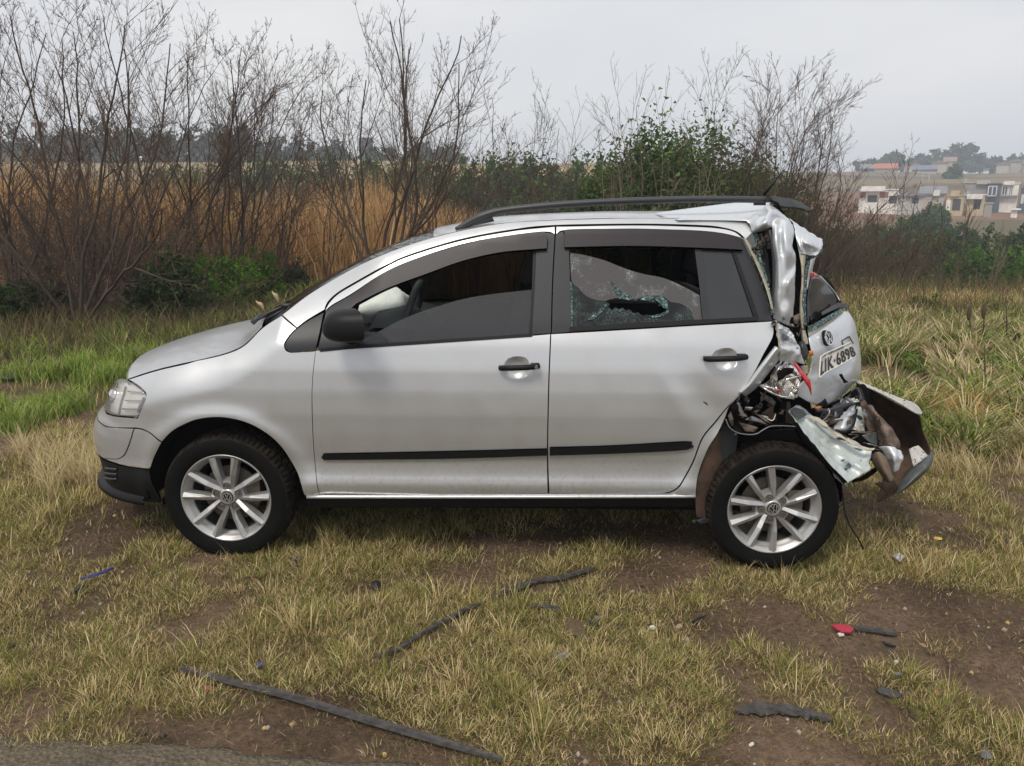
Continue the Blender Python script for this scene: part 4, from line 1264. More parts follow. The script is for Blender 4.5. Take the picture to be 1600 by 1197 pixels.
handle([(1104, 563), (1125, 561), (1150, 560), (1169, 559.5)], rd, False)

# --- front end
zb = lambda px, py: inv([(px, py)])[0]
head = panel('headlight', [(180, 595, 1), (190, 591), (199, 593), (212, 601), (224, 611), (228, 619), (221, 637), (215, 652, 1), (195, 651), (178, 649), (167, 645, 1), (163, 640, 1), (166, 629), (171, 615), (176, 603)], glass_lens, mirror=True, inset=.003, flange=.02, sp=.02)
seam_z = inv([(182, 667)])[0][1]
bot_z = inv([(204, 729)])[0][1]
low_z = inv([(200, 778)])[0][1]
h_bot = inv([(178, 649)])[0]
hood_tip_z = inv([(190, 592)])[0][1]
panel('bumper_strip', [(216, 654, 1), (211, 668, 1), (182, 667.5), (165, 665.5, 1), ('uv', -LF, seam_z + .003), ('uv', -LF, h_bot[1] + .01), ('uv', h_bot[0] - .26, h_bot[1] + .01), (166, 646.5, 1), (178, 650.5), (195, 652.5)], paint, both=True, sp=.022, inset=.0004, flange=.006)
panel('front_bumper', [(212, 670, 1), (222, 671.5), (236, 678.5), (252, 691.5, 1), (243, 709), (238, 721), (234.5, 731, 1), (219, 730.5), (204, 728), (182, 723.5, 1), ('uv', -LF, bot_z + .004), ('uv', -LF, seam_z), (165, 667, 1), (182, 668.5)], paint, both=True, sp=.022, inset=.0004, flange=.006)
panel('bumper_corner_seam', [(209, 670, 1), (210.5, 670, 1), (203.6, 690), (196, 709), (190.5, 714.6), (184, 717.5), (172, 717.2), (164, 716.5, 1), (164, 715.6, 1), (172, 716.5), (184, 716.6), (190, 713.5), (195, 708), (202.5, 689)], black, mirror=True, off=.0012, inset=0, flange=.002)
panel('lower_bumper', [(233, 733, 1), (219, 732), (204, 730.5), (182, 726, 1), ('uv', -LF, bot_z - .004), ('uv', -LF, low_z + .01), (185, 774.5, 1), (200, 779.5), (232, 784.5), (251, 785.5, 1), (243, 765), (236, 750)], black, both=True, off=-.002, sp=.022)
mbg = MB()
for py in (733.5, 741.0):
    for yy in ((166, 183),):
        a = [W(px, py + (px - 166) * .12, .10 + (186 - px) * .004) for px in (168, 174, 182)]
gr_z = (seam_z + hood_tip_z) / 2
panel('grille', [('uv', -LF, h_bot[1] + .012), ('uv', -LF, hood_tip_z + .02), ('uv', h_bot[0] - .46, hood_tip_z + .01), ('uv', h_bot[0] - .20, hood_tip_z - .05), ('uv', h_bot[0] - .22, h_bot[1] + .012)], black, both=True, off=-.045, sp=.03)
# headlamp innards: a bright bowl, ribbed reflector shelves and a dark divider
for s in (1, -1):
    k = 0 if s > 0 else 1
    def fx(p):
        p = np.array(p, float)
        if s < 0: p[..., 1] = 2 * YC - p[..., 1]
        return p
    hp = head[k]
    ol = parse([(180, 596, 1), (199, 594), (212, 602), (226, 615), (220, 637), (214, 651, 1), (178, 648), (164, 640, 1), (170, 615)], 0, .02)
    V_, F_ = triangulate(ol, (), .02)
    add('reflector_bowl', fx(S(V_[:, 0], V_[:, 1], -.022)), [tuple(f if s > 0 else f[::-1]) for f in F_], lampm, hp)
    for i, (a, b) in enumerate((((196, 611), (222, 613)), ((192, 625), (220, 626)), ((187, 638.5), (216, 640)))):
        ua, ub = inv([a, b])
        uu = np.linspace(ua[0], ub[0], 9); zz = np.linspace(ua[1], ub[1], 9)
        MB().tube(fx(S(uu, zz, -.012)), .0035, 6).build('reflector_rib', chrome, hp, True)
    ua, ub = inv([(190, 603), (179, 648)])
    uu = np.linspace(ua[0], ub[0], 9); zz = np.linspace(ua[1], ub[1], 9)
    MB().tube(fx(S(uu, zz, -.02)), .006, 6).build('lamp_divider', satin, hp, True)
    ua, ub = inv([(222, 621), (213, 645)])
    uu = np.linspace(ua[0], ub[0], 9); zz = np.linspace(ua[1], ub[1], 9)
    MB().tube(fx(S(uu, zz, -.010)), .006, 6).build('side_reflector', mat('blue_grey_lens', (.10, .12, .20), .2), hp, True)
    c = fx(W(177, 622, .20))
    MB().lathe([(0.0, .0), (.02, .005), (.036, .02), (.04, .03)], 24, 'y', c).build('lamp_bulb', chrome, hp, True)
# bumper splitter lip at the foot
ul = np.linspace(-LF, inv([(226, 780)])[0][0], 40)
lipv, lipf = [], []
for j, (dz, of) in enumerate(((.028, .0), (.012, .022), (-.004, .024), (-.012, .0))):
    lipv += [*(S(ul, np.full_like(ul, low_z + dz), of * sstep(-.02, -.45, ul)))]
n_ = len(ul)
lipf = [(j * n_ + i, j * n_ + i + 1, (j + 1) * n_ + i + 1, (j + 1) * n_ + i) for j in range(3) for i in range(n_ - 1)]
lipv = np.array(lipv); b0 = len(lipv); l2 = lipv.copy(); l2[:, 1] = 2 * YC - l2[:, 1]
add('bumper_lip', np.vstack([lipv, l2]), lipf + [tuple(i + b0 for i in f[::-1]) for f in lipf], black, car, True)
# intake bars let into the lower bumper corner
mb = MB()
for py in (731, 738.5, 746):
    q = inv([(166, py), (183, py + 2)])
    uu = np.linspace(q[0][0], q[1][0], 8); zz = np.linspace(q[0][1], q[1][1], 8)
    mb.tube(S(uu, zz, .004), .006, 6)
mb.build('intake_bar', railm, car, True)

def loft(name, E, m, crown, bx, ny=28, pw=2.0, parent=car, flip=True, off=0.0):
    """sheet from the near edge curve E to its mirror on the far side, arched by crown (up) and bx (along x)"""
    E = np.array(E); n = len(E)
    s = np.linspace(-1, 1, ny)
    V = np.zeros((n, ny, 3))
    cr = np.broadcast_to(crown, n); bb = np.broadcast_to(bx, n)
    for i in range(n):
        w = 1 - np.abs(s) ** pw
        V[i, :, 0] = E[i, 0] + bb[i] * w
        V[i, :, 1] = YC + s * (YC - E[i, 1])
        V[i, :, 2] = E[i, 2] + cr[i] * w + off
    F = [(i * ny + j, (i + 1) * ny + j, (i + 1) * ny + j + 1, i * ny + j + 1) for i in range(n - 1) for j in range(ny - 1)]
    return add(name, V.reshape(-1, 3), F, m, parent, True)

hq = inv([(201, 591.5), (226, 583), (250, 576), (275, 570), (300, 564.5), (325, 559), (350, 552.5), (368, 546), (382, 538), (396, 525), (409, 511)])
HE = smooth_line(S(hq[:, 0], hq[:, 1], 0.0), 5)
_t = np.linspace(0, 1, len(HE))
tipx = -.60
bx = (tipx - HE[0, 0]) * (1 - _t) ** 2.2 - .085 * sstep(.5, 1, _t)
hood = loft('bonnet', HE, paint, .035 + .015 * np.sin(np.pi * np.clip(_t, 0, 1) ** .8) , bx, 40, 2.4)
# the bonnet's turned-down lip
lip = []
s_ = np.linspace(-1, 1, 40)
w_ = 1 - np.abs(s_) ** 2.4
top = np.stack([HE[0, 0] + bx[0] * w_, YC + s_ * (YC - HE[0, 1]), HE[0, 2] + .035 * w_], -1)
dn = top + np.array([-.012, 0, -.012]); dn2 = top + np.array([-.002, 0, -.035])
nn = 40
add('bonnet_lip', np.vstack([top, dn, dn2]), [(k * nn + i, k * nn + i + 1, (k + 1) * nn + i + 1, (k + 1) * nn + i) for k in range(2) for i in range(nn - 1)], paint, hood, True)

aq = inv([(441, 491), (460, 476), (480, 461), (500, 448), (520, 436), (540, 425), (560, 414), (580, 404), (600, 396), (625, 386.5), (650, 378), (678, 370.5)])
AE = smooth_line(S(aq[:, 0], aq[:, 1], -.004), 3)
_t = np.linspace(0, 1, len(AE))
loft('windscreen', AE, glass_clear, .028 * _t ** 2, lerp(-.13, -.045, _t), 28, 2.0)
cow = np.array([HE[-1] + (0.0, 0.0, -.03), lerp(HE[-1], AE[0], .5) + (0, .01, -.045), AE[0] + (0.02, .02, -.03)])
loft('cowl_panel', cow, black, .03, np.array([-.10, -.115, -.125]), 24, 2.2)
rq = inv([(678, 370), (704, 363.5), (740, 356), (776, 349.5), (808, 346.5), (840, 344.5), (900, 342), (960, 340.5), (1050, 340.5)])
RE = smooth_line(S(rq[:, 0], rq[:, 1], -.001), 4)
_t = np.linspace(0, 1, len(RE))
RE = np.vstack([RE, RE[-1] + (.13, .04, .0), RE[-1] + (.26, .10, .0), RE[-1] + (.36, .14, -.01)])
_t = np.linspace(0, 1, len(RE))
loft('roof', RE, paint, .028 - .004 * np.sin(np.pi * _t), lerp(-.045, .05, _t), 36, 2.0)
# roof rails: curved bar on end feet, near and far
rail_px = [(712, 359, .30), (738, 345, .31), (765, 334, .31), (790, 328.5, .31), (850, 322, .31), (920, 317, .31), (1000, 313.5, .31), (1080, 311.5, .31), (1150, 311.5, .31), (1196, 312.5, .31)]
rp = smooth_line([W(*p) for p in rail_px], 5)
for s in (1, -1):
    mb = MB()
    P = rp.copy()
    tk = np.interp(np.linspace(0, 1, len(P)), [0, .15, .3, 1], [.010, .020, .0155, .0145])
    mb.tube(P, tk, 12, True, 1.0)
    b = W(722, 357, .30); c = W(772, 346, .30)
    mb.raw([b, c, W(768, 336, .30), W(745, 344, .30), b + (0, .03, 0), c + (0, .03, 0), W(768, 336, .33), W(745, 344, .33)], [(0, 1, 2, 3), (4, 7, 6, 5), (0, 4, 5, 1), (1, 5, 6, 2), (2, 6, 7, 3), (3, 7, 4, 0)])
    b = W(1188, 316, .31)
    mb.box(b + np.array([0, .01, -.004]), (.05, .02, .02))
    v = np.array(mb.v)
    if s < 0: v[:, 1] = 2 * YC - v[:, 1]
    add('roof_rail', v, mb.f, railm, car, True)

# wiper
mb = MB()
mb.tube([W(394, 505, .30), W(402, 497, .32), W(414, 492, .34)], .013, 8)
mb.tube([W(402, 500, .30), W(420, 489, .30), W(446, 477, .30)], .006, 8)
mb.tube([W(410, 502, .26), W(432, 490, .26), W(452, 478, .30)], .004, 6)
mb.box(W(448, 477, .30), (.04, .03, .012))
mb.build('windscreen_wiper', railm, car, True)

# door mirror
def mirror_shell(s):
    rows = []
    cx = W(530, 513, -.13)
    nph, nth = 16, 24
    v, f = [], []
    for i in range(nph + 1):
        a = i / nph
        for k in range(nth):
            t = 2 * math.pi * k / nth
            r = math.sin(min(a * 1.25, 1) * math.pi / 2) ** .8
            xx = cx[0] + .068 - .135 * math.cos(a * math.pi / 2) ** .9
            cy = math.cos(t); sy = math.sin(t)
            ry = .085 * np.sign(cy) * abs(cy) ** .75 * r
            rz = .076 * np.sign(sy) * abs(sy) ** .75 * r * (1.0 if sy > 0 else .78)
            v.append((xx, cx[1] + ry, cx[2] + rz - .004 + .010 * a))
    for i in range(nph):
        for k in range(nth):
            k2 = (k + 1) % nth
            f.append((i * nth + k, i * nth + k2, (i + 1) * nth + k2, (i + 1) * nth + k))
    v = np.array(v)
    v[:, 0] += np.where(True, .055 * (cx[1] - v[:, 1]) / .085 * np.repeat(np.linspace(0, 1, nph + 1), nth), 0)
    g = np.array(v[-nth:])
    g2 = g.copy(); g2[:, 0] -= .004
    mb = MB(); mb.raw(v, f)
    mb.tube([cx + (.035, .05, -.055), cx + (.03, .13, -.075)], .022, 10)
    vv = np.array(mb.v)
    gm = MB().raw(np.vstack([g2 * 1.0]), [tuple(range(nth - 1, -1, -1))])
    gv = np.array(gm.v); c = gv.mean(0); gv = c + (gv - c) * .96
    if s < 0:
        vv[:, 1] = 2 * YC - vv[:, 1]; gv[:, 1] = 2 * YC - gv[:, 1]
    o = add('door_mirror', vv, mb.f, black, fd[0 if s > 0 else 1], True)
    add('mirror_glass', gv, gm.f, mat('mirror_silver', (.5, .55, .62), .03, 1.0), fd[0 if s > 0 else 1], False)
mirror_shell(1); mirror_shell(-1)

# --- wheels
def vw_roundel(c, ex, ey, ez, r, thick=.004):
    """ring with the V over W strokes; ex right, ey up, ez towards the viewer"""
    c, ex, ey, ez = (np.array(a, float) for a in (c, ex, ey, ez))
    mb = MB()
    n = 40
    v, f = [], []
    for rr, h in ((r, 0), (r, thick), (r * .84, thick), (r * .84, 0)):
        for k in range(n):
            t = 2 * math.pi * k / n
            v.append(c + rr * (math.cos(t) * ex + math.sin(t) * ey) + h * ez)
    for i in range(3):
        for k in range(n):
            f.append((i * n + k, i * n + (k + 1) % n, (i + 1) * n + (k + 1) % n, (i + 1) * n + k))
    mb.raw(v, f)
    def stroke(a, b, w=.13):
        a, b = np.array(a), np.array(b)
        d = (b - a) / np.linalg.norm(b - a); p = np.array([-d[1], d[0]]) * w / 2
        q = [a + p, a - p, b - p, b + p]
        vv = [c + r * (x * ex + y * ey) + h * ez for h in (0, thick * .9) for x, y in q]
        mb.raw(vv, [(0, 3, 2, 1), (4, 5, 6, 7), (0, 1, 5, 4), (1, 2, 6, 5), (2, 3, 7, 6), (3, 0, 4, 7)])
    stroke((-.36, .80), (-.02, .10)); stroke((.36, .80), (.02, .10))
    stroke((-.72, .46), (-.33, -.72)); stroke((-.33, -.72), (-.0, -.02)); stroke((.0, -.02), (.33, -.72)); stroke((.33, -.72), (.72, .46))
    return mb

def wheel(cx, cz, y0, phase, s=1, steer=0.0):
    r = TYRE_R
    w = bpy.data.objects.new('wheel', None); COL.objects.link(w); w.parent = car
    w.location = (cx, y0, cz); w.rotation_euler = (0, 0, (math.pi if s < 0 else 0) + steer)
    # tyre: turned profile, shoulder and centre blocks raised in steps round the tread
    prof = [(.200, .016, 0), (.206, .004, 0), (.216, -.004, 0), (.235, -.011, 0), (.252, -.013, 0), (.266, -.011, 0), (.279, -.004, 0), (.287, .006, 1), (.292, .018, 1), (.2965, .034, 1), (.2965, .052, 1), (.2895, .054, 0), (.2895, .061, 0), (.297, .063, 2), (.297, .088, 2), (.290, .090, 0), (.290, .098, 0), (.297, .100, 2), (.297, .125, 2), (.2895, .127, 0), (.2895, .134, 0), (.2965, .136, 1), (.292, .172, 1), (.279, .190, 0), (.25, .20, 0), (.20, .18, 0)]
    na = 216
    V, F = [], []
    for rr, yy, kind in prof:
        for k in range(na):
            t = 2 * math.pi * k / na
            q = rr
            if kind == 1 and (k % 3 == 0): q -= .0065 if yy > .01 else .003
            if kind == 2 and (k % 4 == 0): q -= .005
            V.append((q * math.cos(t), yy, q * math.sin(t)))
    m_ = len(prof)
    for i in range(m_ - 1):
        for k in range(na):
            F.append((i * na + k, (i + 1) * na + k, (i + 1) * na + (k + 1) % na, i * na + (k + 1) % na))
    # one mesh, two materials: sidewall and dusty tread
    ty = add('tyre', V, F, rubber, w, True)
    ty.data.materials.append(tread)
    mi = np.zeros(len(F), dtype=np.int32); mi[6 * na:23 * na] = 1
    ty.data.polygons.foreach_set('material_index', mi)
    sm = np.ones(len(F), dtype=bool); sm[7 * na:22 * na] = False
    ty.data.polygons.foreach_set('use_smooth', sm)
    # rim
    mb = MB().lathe([(.2075, .006), (.2085, .000), (.206, -.002), (.200, .002), (.192, .020), (.187, .024), (.185, .040), (.176, .044), (.175, .056)], 96)
    rim = mb.build('rim', alloy, w, True)
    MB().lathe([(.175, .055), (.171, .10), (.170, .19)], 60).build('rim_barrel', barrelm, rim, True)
    sp = MB()
    for p5 in range(5):
        for dd in (-15.5, 15.5):
            a0 = math.radians(phase + 72 * p5 + dd * 1.95)
            a1 = math.radians(phase + 72 * p5 + dd)
            ins = -1 if dd > 0 else 1                                   # towards the pair's nut
            P0 = np.array([.043 * math.cos(a0), .043 * math.sin(a0)])
            P1 = np.array([.199 * math.cos(a1), .199 * math.sin(a1)])
            d = (P1 - P0) / np.linalg.norm(P1 - P0); pp = np.array([-d[1], d[0]])
            L_ = np.linalg.norm(P1 - P0)
            secs = []
            for t, w0, hgt in ((0, .0070, .024), (.2, .0095, .016), (.42, .0125, .006), (1.0, .0165, .000)):
                q = P0 + d * L_ * t
                rid = ins * w0 * (.9 - 1.2 * t if t < .45 else -.2)
                secs.append([(q + pp * w0, hgt + .006), (q + pp * rid, hgt - .003), (q - pp * w0, hgt + .008), (q - pp * w0 * 1.15, hgt + .045), (q + pp * w0 * 1.15, hgt + .045)])
            v = [(a[0], h, a[1]) for sc in secs for a, h in sc]
            f = []
            for i in range(len(secs) - 1):
                for k in range(5):
                    f.append((i * 5 + k, i * 5 + (k + 1) % 5, (i + 1) * 5 + (k + 1) % 5, (i + 1) * 5 + k))
            sp_o = MB().raw(v, f)
            sp_o.build('spoke', alloy, rim)
    hb = MB().lathe([(.026, .018), (.030, .013), (.036, .018), (.044, .030), (.050, .05), (.0, .06)], 60)
    hub = hb.build('hub', alloy, rim, True)
    for p5 in range(5):
        a = math.radians(phase + 72 * p5)
        c = np.array([.0525 * math.cos(a), .018, .0525 * math.sin(a)])
        nb = MB().lathe([(.0165, .0015), (.0165, .000), (.0125, .001), (.0115, .010)], 18, 'y', c)
        nb.lathe([(0, -.001), (.0075, -.001), (.0090, .001), (.0090, .012)], 6, 'y', c)
        nb.build('wheel_bolt', discm, rim)
        er, et = np.array([math.cos(a), 0, math.sin(a)]), np.array([-math.sin(a), 0, math.cos(a)])
        q = [er * .030 - et * .014, er * .030 + et * .014, er * .076 + et * .019, er * .076 - et * .019]
        q2 = [er * .030 - et * .020, er * .030 + et * .020, er * .084 + et * .024, er * .084 - et * .024]
        MB().raw([b + np.array([0, h, 0]) for b, h in zip(q, (.021, .021, .026, .026))] + [b + np.array([0, .058, 0]) for b in q2], [(0, 1, 2, 3), (0, 4, 5, 1), (1, 5, 6, 2), (2, 6, 7, 3), (3, 7, 4, 0)]).build('bolt_pad', alloy, rim)
    MB().lathe([(0, .012), (.0245, .012), (.027, .015), (.0275, .022)], 36).build('centre_cap', black, rim, True)
    if s > 0:
        a = math.radians(0 if cx < 1 else 23)
        vw_roundel((0, .012, 0), (math.cos(a), 0, math.sin(a)), (-math.sin(a), 0, math.cos(a)), (0, -1, 0), .0245, .003).build('wheel_emblem', alloy, rim)
    MB().lathe([(.05, .075), (.132, .075), (.132, .088), (.05, .088)], 48).build('brake_disc', discm, w)
    MB().box((.105, .08, .02), (.07, .06, .11)).build('brake_caliper', discm, w)
    return w
wheel(0, TYRE_R, 0.0, 90, 1, R(-1.0))
wheel(HUBR_X, HUBR_Z, 0.0, 113, 1, 0.0)
wheel(0, TYRE_R, 2 * YC, 75, -1)
wheel(HUBR_X, HUBR_Z + .0, 2 * YC, 100, -1)

# --- inside and underneath
mb = MB()
mb.box((1.2, YC, .235), (3.1, 1.40, .03))                                # floor
mb.box((.42, YC, .55), (.03, 1.46, .72))                                 # bulkhead
for s in (.075, 2 * YC - .075):
    mb.box((1.22, s, .345), (1.55, .06, .15))                             # sills
mb.box((1.0, YC, .185), (2.2, .30, .06))
mb.build('underbody', darkm, car)
def liner(cx, cz, r, y0, y1):
    n = 28
    v, f = [], []
    for y in (y0, y1):
        for k in range(n + 1):
            t = math.radians(-4 + 188 * k / n)
            v.append((cx + r * math.cos(t), y, cz + r * math.sin(t)))
    for k in range(n): f.append((k, k + 1, n + 2 + k, n + 1 + k))
    f.append(tuple(range(n + 1, 2 * n + 2)))
    return v, f
for cx, cz in ((0, .30), (HUBR_X - .01, .29)):
    for y0, y1 in ((.03 if cx < 1 else .10, .36), (2 * YC - .03, 2 * YC - .36)):
        v, f = liner(cx, cz, .375 if cx < 1 else .345, y0, y1)
        add('wheel_arch_liner', v, f, darkm, car, True)
mb = MB()
mb.box((-.22, YC, .50), (.45, 1.15, .4))
mb.build('engine_block', darkm, car)
# door inner trims: dark sheets a few centimetres behind the outer skins, below the windows
for k, (x0, x1) in enumerate(((.50, 1.37), (1.42, 2.30))):
    for s in (0, 1):
        gx, gz = np.meshgrid(np.linspace(x0, x1, 14), np.linspace(.30, 1.0, 10), indexing='ij')
        p = np.stack([gx, Yside(gx, gz) + .075, gz], -1).reshape(-1, 3)
        if s: p[:, 1] = 2 * YC - p[:, 1]
        add('door_trim', p, [(i * 10 + j, i * 10 + j + 1, (i + 1) * 10 + j + 1, (i + 1) * 10 + j) for i in range(13) for j in range(9)], interior, (fd if k == 0 else rd)[s], True)
# dashboard: an extruded section with an instrument hood before the driver
sec = [(.42, .78), (.46, 1.00), (.55, 1.045), (.68, 1.035), (.80, 1.00), (.86, .94), (.84, .80), (.80, .60), (.42, .55)]
mb = MB()
ys = [.10, .9, 1.52]
v = [(x, y, z - (.02 if y > .8 else 0)) for y in ys for x, z in sec]
n_ = len(sec)
f = [(i * n_ + k, i * n_ + (k + 1) % n_, (i + 1) * n_ + (k + 1) % n_, (i + 1) * n_ + k) for i in range(2) for k in range(n_)] + [tuple(range(n_ - 1, -1, -1)), tuple(range(2 * n_, 3 * n_))]
mb.raw(v, f)
dash = mb.build('dashboard', interior, car, False)
hv = []
for y in np.linspace(.20, .62, 12):
    q = math.sqrt(max(0, 1 - ((y - .41) / .215) ** 2))
    hv += [(.62, y, 1.02), (.66, y, 1.03 + .085 * q), (.80, y, 1.03 + .095 * q), (.86, y, 1.02 + .06 * q), (.88, y, .96)]
add('instrument_hood', hv, [(i * 5 + j, i * 5 + j + 1, (i + 1) * 5 + j + 1, (i + 1) * 5 + j) for i in range(11) for j in range(4)], interior, dash, True)
mb = MB()
for k in range(4): mb.box(W(565 + 7 * k, 524 - 1.5 * k, .20), (.012, .012, .035))
mb.build('air_vent', darkm, dash)
# steering wheel, tilted
cst = W(641, 500, .42)
mb = MB()
tl = math.radians(62)
e1 = np.array([0, 1.0, 0]); e2 = np.array([math.cos(tl) * .55, 0, math.sin(tl)]); e2 /= np.linalg.norm(e2)
ring = [cst + .185 * (math.cos(t) * e1 + math.sin(t) * e2) for t in np.linspace(0, 2 * math.pi, 41)]
mb.tube(ring, .017, 10, False)
ax = np.cross(e1, e2)
mb.tube([cst + ax * .0, cst + ax * (-.05), cst - np.array([.30, 0, .12])], [.055, .05, .04], 14)
for t in (0, math.pi, -math.pi / 2): mb.tube([cst, cst + .18 * (math.cos(t) * e1 + math.sin(t) * e2)], .018, 8)
mb.build('steering_wheel', interior, car, True)
# burst airbag: a slack bag over the dashboard
nu, nv = 40, 28
c0 = W(590, 478, .52)
v, f = [], []
for i in range(nv + 1):
    ph = math.pi * i / nv
    for k in range(nu):
        t = 2 * math.pi * k / nu
        v.append((math.sin(ph) * math.cos(t) * .155, math.sin(ph) * math.sin(t) * .20, math.cos(ph) * .088))
v = np.array(v)
v = v * (1 + .42 * (fbm(v + 5, 7, 3, 4) - .5))[:, None] + (fbm(v, 20, 2, 8) - .5)[:, None] * .02
v[:, 2] += .42 * v[:, 0] * (v[:, 0] > 0) - .30 * np.clip(v[:, 0], 0, 1) ** 1
f = [(i * nu + k, (i + 1) * nu + k, (i + 1) * nu + (k + 1) % nu, i * nu + (k + 1) % nu) for i in range(nv) for k in range(nu)]
add('deployed_airbag', v + c0, f, airbagm, car, True)
patch('airbag_flap', [[(600, 478, .46), (606, 480, .50), (612, 482, .54)], [(604, 488, .45), (611, 490, .49), (617, 490, .53)], [(607, 499, .44), (614, 500, .47), (618, 497, .5)]], airbagm, noise=.006, seed=4)
# seats
def seat(cx, cy, far=False, rear=False):
    def pad(c, sx, sy, sz, tilt=0):
        n, m = 14, 12
        v, f = [], []
        for i in range(m + 1):
            ph = math.pi * i / m
            for k in range(n * 2):
                t = math.pi * k / n
                q = lambda a, e: np.sign(a) * abs(a) ** e
                p = np.array([q(math.sin(ph), .35) * q(math.cos(t), .35) * sx, q(math.sin(ph), .35) * q(math.sin(t), .35) * sy, q(math.cos(ph), .4) * sz])
                ct, st = math.cos(tilt), math.sin(tilt)
                v.append((c[0] + p[0] * ct + p[2] * st, c[1] + p[1], c[2] - p[0] * st + p[2] * ct))
        N2 = n * 2
        for i in range(m):
            for k in range(N2): f.append((i * N2 + k, (i + 1) * N2 + k, (i + 1) * N2 + (k + 1) % N2, i * N2 + (k + 1) % N2))
        return v, f
    st = bpy.data.objects.new('car_seat', None); COL.objects.link(st); st.parent = car
    for nm, a in (('seat_cushion', ((cx, cy, .52), .25, .23 if not rear else .60, .09, -.08)), ('backrest', ((cx + .30, cy, .86), .07, .22 if not rear else .60, .32, .22)),):
        v, f = pad(*a); add(nm, v, f, seatm, st, True)
    for yy in ((cy,) if not rear else (cy - .35, cy + .35)):
        v, f = pad((cx + .40, yy, 1.33), .055, .13, .11, .22); add('headrest', v, f, seatm, st, True)
        if not rear: MB().tube([(cx + .38, yy - .06, 1.1), (cx + .40, yy - .06, 1.26)], .006, 6).tube([(cx + .38, yy + .06, 1.1), (cx + .40, yy + .06, 1.26)], .006, 6).build('headrest_post', chrome, st, True)
seat(1.00, .42); seat(1.00, 1.20); seat(1.86, YC, rear=True)
# headlining and a dark board standing in for the shade of the boot
loft('headlining', RE[8:] + (0, .03, -.045), interior, .035, 0, 16, 2.3)
mb = MB()
mb.box((2.52, YC, .66), (.03, 1.30, .90))
mb.build('boot_dark_board', darkm, car)
# far glass
gl_panel('window_glass', win_f, glass_far, fd[1])
for nm_, par_, ol_ in (('window_glass', rd[1], win_r), ('quarter_window_glass', rd[1], win_q)):
    gl_panel(nm_, ol_, glass_far, par_)
for o_ in list(fd[1].children) + list(rd[1].children):                   # panes cut on the near side are carried over to the far doors
    if o_.name.split('.')[0] in ('window_glass', 'quarter_window_glass'):
        me_ = o_.data
        co = np.zeros(len(me_.vertices) * 3, np.float32); me_.vertices.foreach_get('co', co)
        co = co.reshape(-1, 3); co[:, 1] = 2 * YC - co[:, 1]
        me_.vertices.foreach_set('co', co.ravel()); me_.update()
# ------------------------------------------------------------------ the crushed tail
# near-black sheet standing in for the shade behind the openings
patch('shade_backing', [[(1172, 352, .34), (1200, 352, .40), (1236, 352, .46), (1252, 352, .5)], [(1186, 400, .30), (1205, 400, .38), (1240, 400, .42), (1254, 400, .46)], [(1198, 450, .26), (1212, 450, .34), (1240, 450, .38), (1258, 450, .44)], [(1210, 500, .22), (1222, 500, .28), (1240, 500, .34), (1262, 505, .40)], [(1212, 545, .20), (1228, 550, .26), (1250, 550, .30), (1268, 555, .36)]], darkm, noise=.02, seed=2)
# roof corner buckled upwards
patch('buckled_roof_corner', [[(1023, 333.5, .44), (1090, 324, .50), (1155, 316.5, .56), (1204, 317, .56)],
                             [(1032, 337, .34), (1095, 331, .40), (1152, 325, .44), (1199, 322, .44)],
                             [(1045, 341, .29), (1100, 339, .31), (1150, 336, .32), (1192, 331, .31)],
                             [(1060, 344, .25), (1110, 344.5, .255), (1150, 345, .25), (1183, 346, .235)]], wreckp, noise=.002, nscale=6, seed=3)
patch('roof_corner_fold', [[(1166, 345, .24), (1178, 338, .27), (1190, 329, .31), (1202, 320, .36), (1213, 323, .40)],
                          [(1172, 352, .225), (1184, 345, .20), (1196, 336, .235), (1206, 329, .27), (1222, 334, .36)],
                          [(1176, 362, .215), (1185, 356, .185), (1198, 346, .165), (1209, 343, .27), (1234, 345, .36)],
                          [(1182, 364, .24), (1190, 361, .21), (1203, 356, .20), (1211, 355, .245), (1236, 360, .34)]], wreckp, res=9, noise=.005, nscale=30, seed=5)
# D pillar sheet with its dents
patch('crushed_pillar_sheet', [[(1207, 345, 0.200), (1214, 340, 0.210), (1221, 341, 0.230), (1229, 344, 0.225), (1239, 352, 0.255)],
                              [(1207, 365, 0.175), (1213, 366, 0.150), (1219, 362, 0.193), (1228, 366, 0.160), (1241, 366, 0.240)],
                              [(1208, 385, 0.165), (1214, 384, 0.130), (1220, 386, 0.175), (1229, 386, 0.140), (1238, 384, 0.210)],
                              [(1211, 405, 0.160), (1216, 404, 0.125), (1222, 405, 0.140), (1232, 402, 0.145), (1243, 398, 0.220)],
                              [(1212, 428, 0.158), (1217, 428, 0.120), (1224, 430, 0.130), (1233, 425, 0.170), (1243, 416, 0.215)],
                              [(1211, 448, 0.152), (1217, 448, 0.115), (1224, 446, 0.117), (1233, 440, 0.105), (1242, 434, 0.185)],
                              [(1209, 468, 0.147), (1216, 468, 0.115), (1224, 468, 0.125), (1232, 466, 0.135), (1241, 462, 0.195)],
                              [(1208, 486, 0.145), (1216, 487, 0.120), (1225, 487, 0.110), (1233, 486, 0.135), (1240, 488, 0.195)],
                              [(1208, 498, 0.140), (1216, 502, 0.125), (1224, 506, 0.130), (1231, 509, 0.155), (1238, 512, 0.195)]], wreckp, res=8, noise=.0035, nscale=30, seed=6)
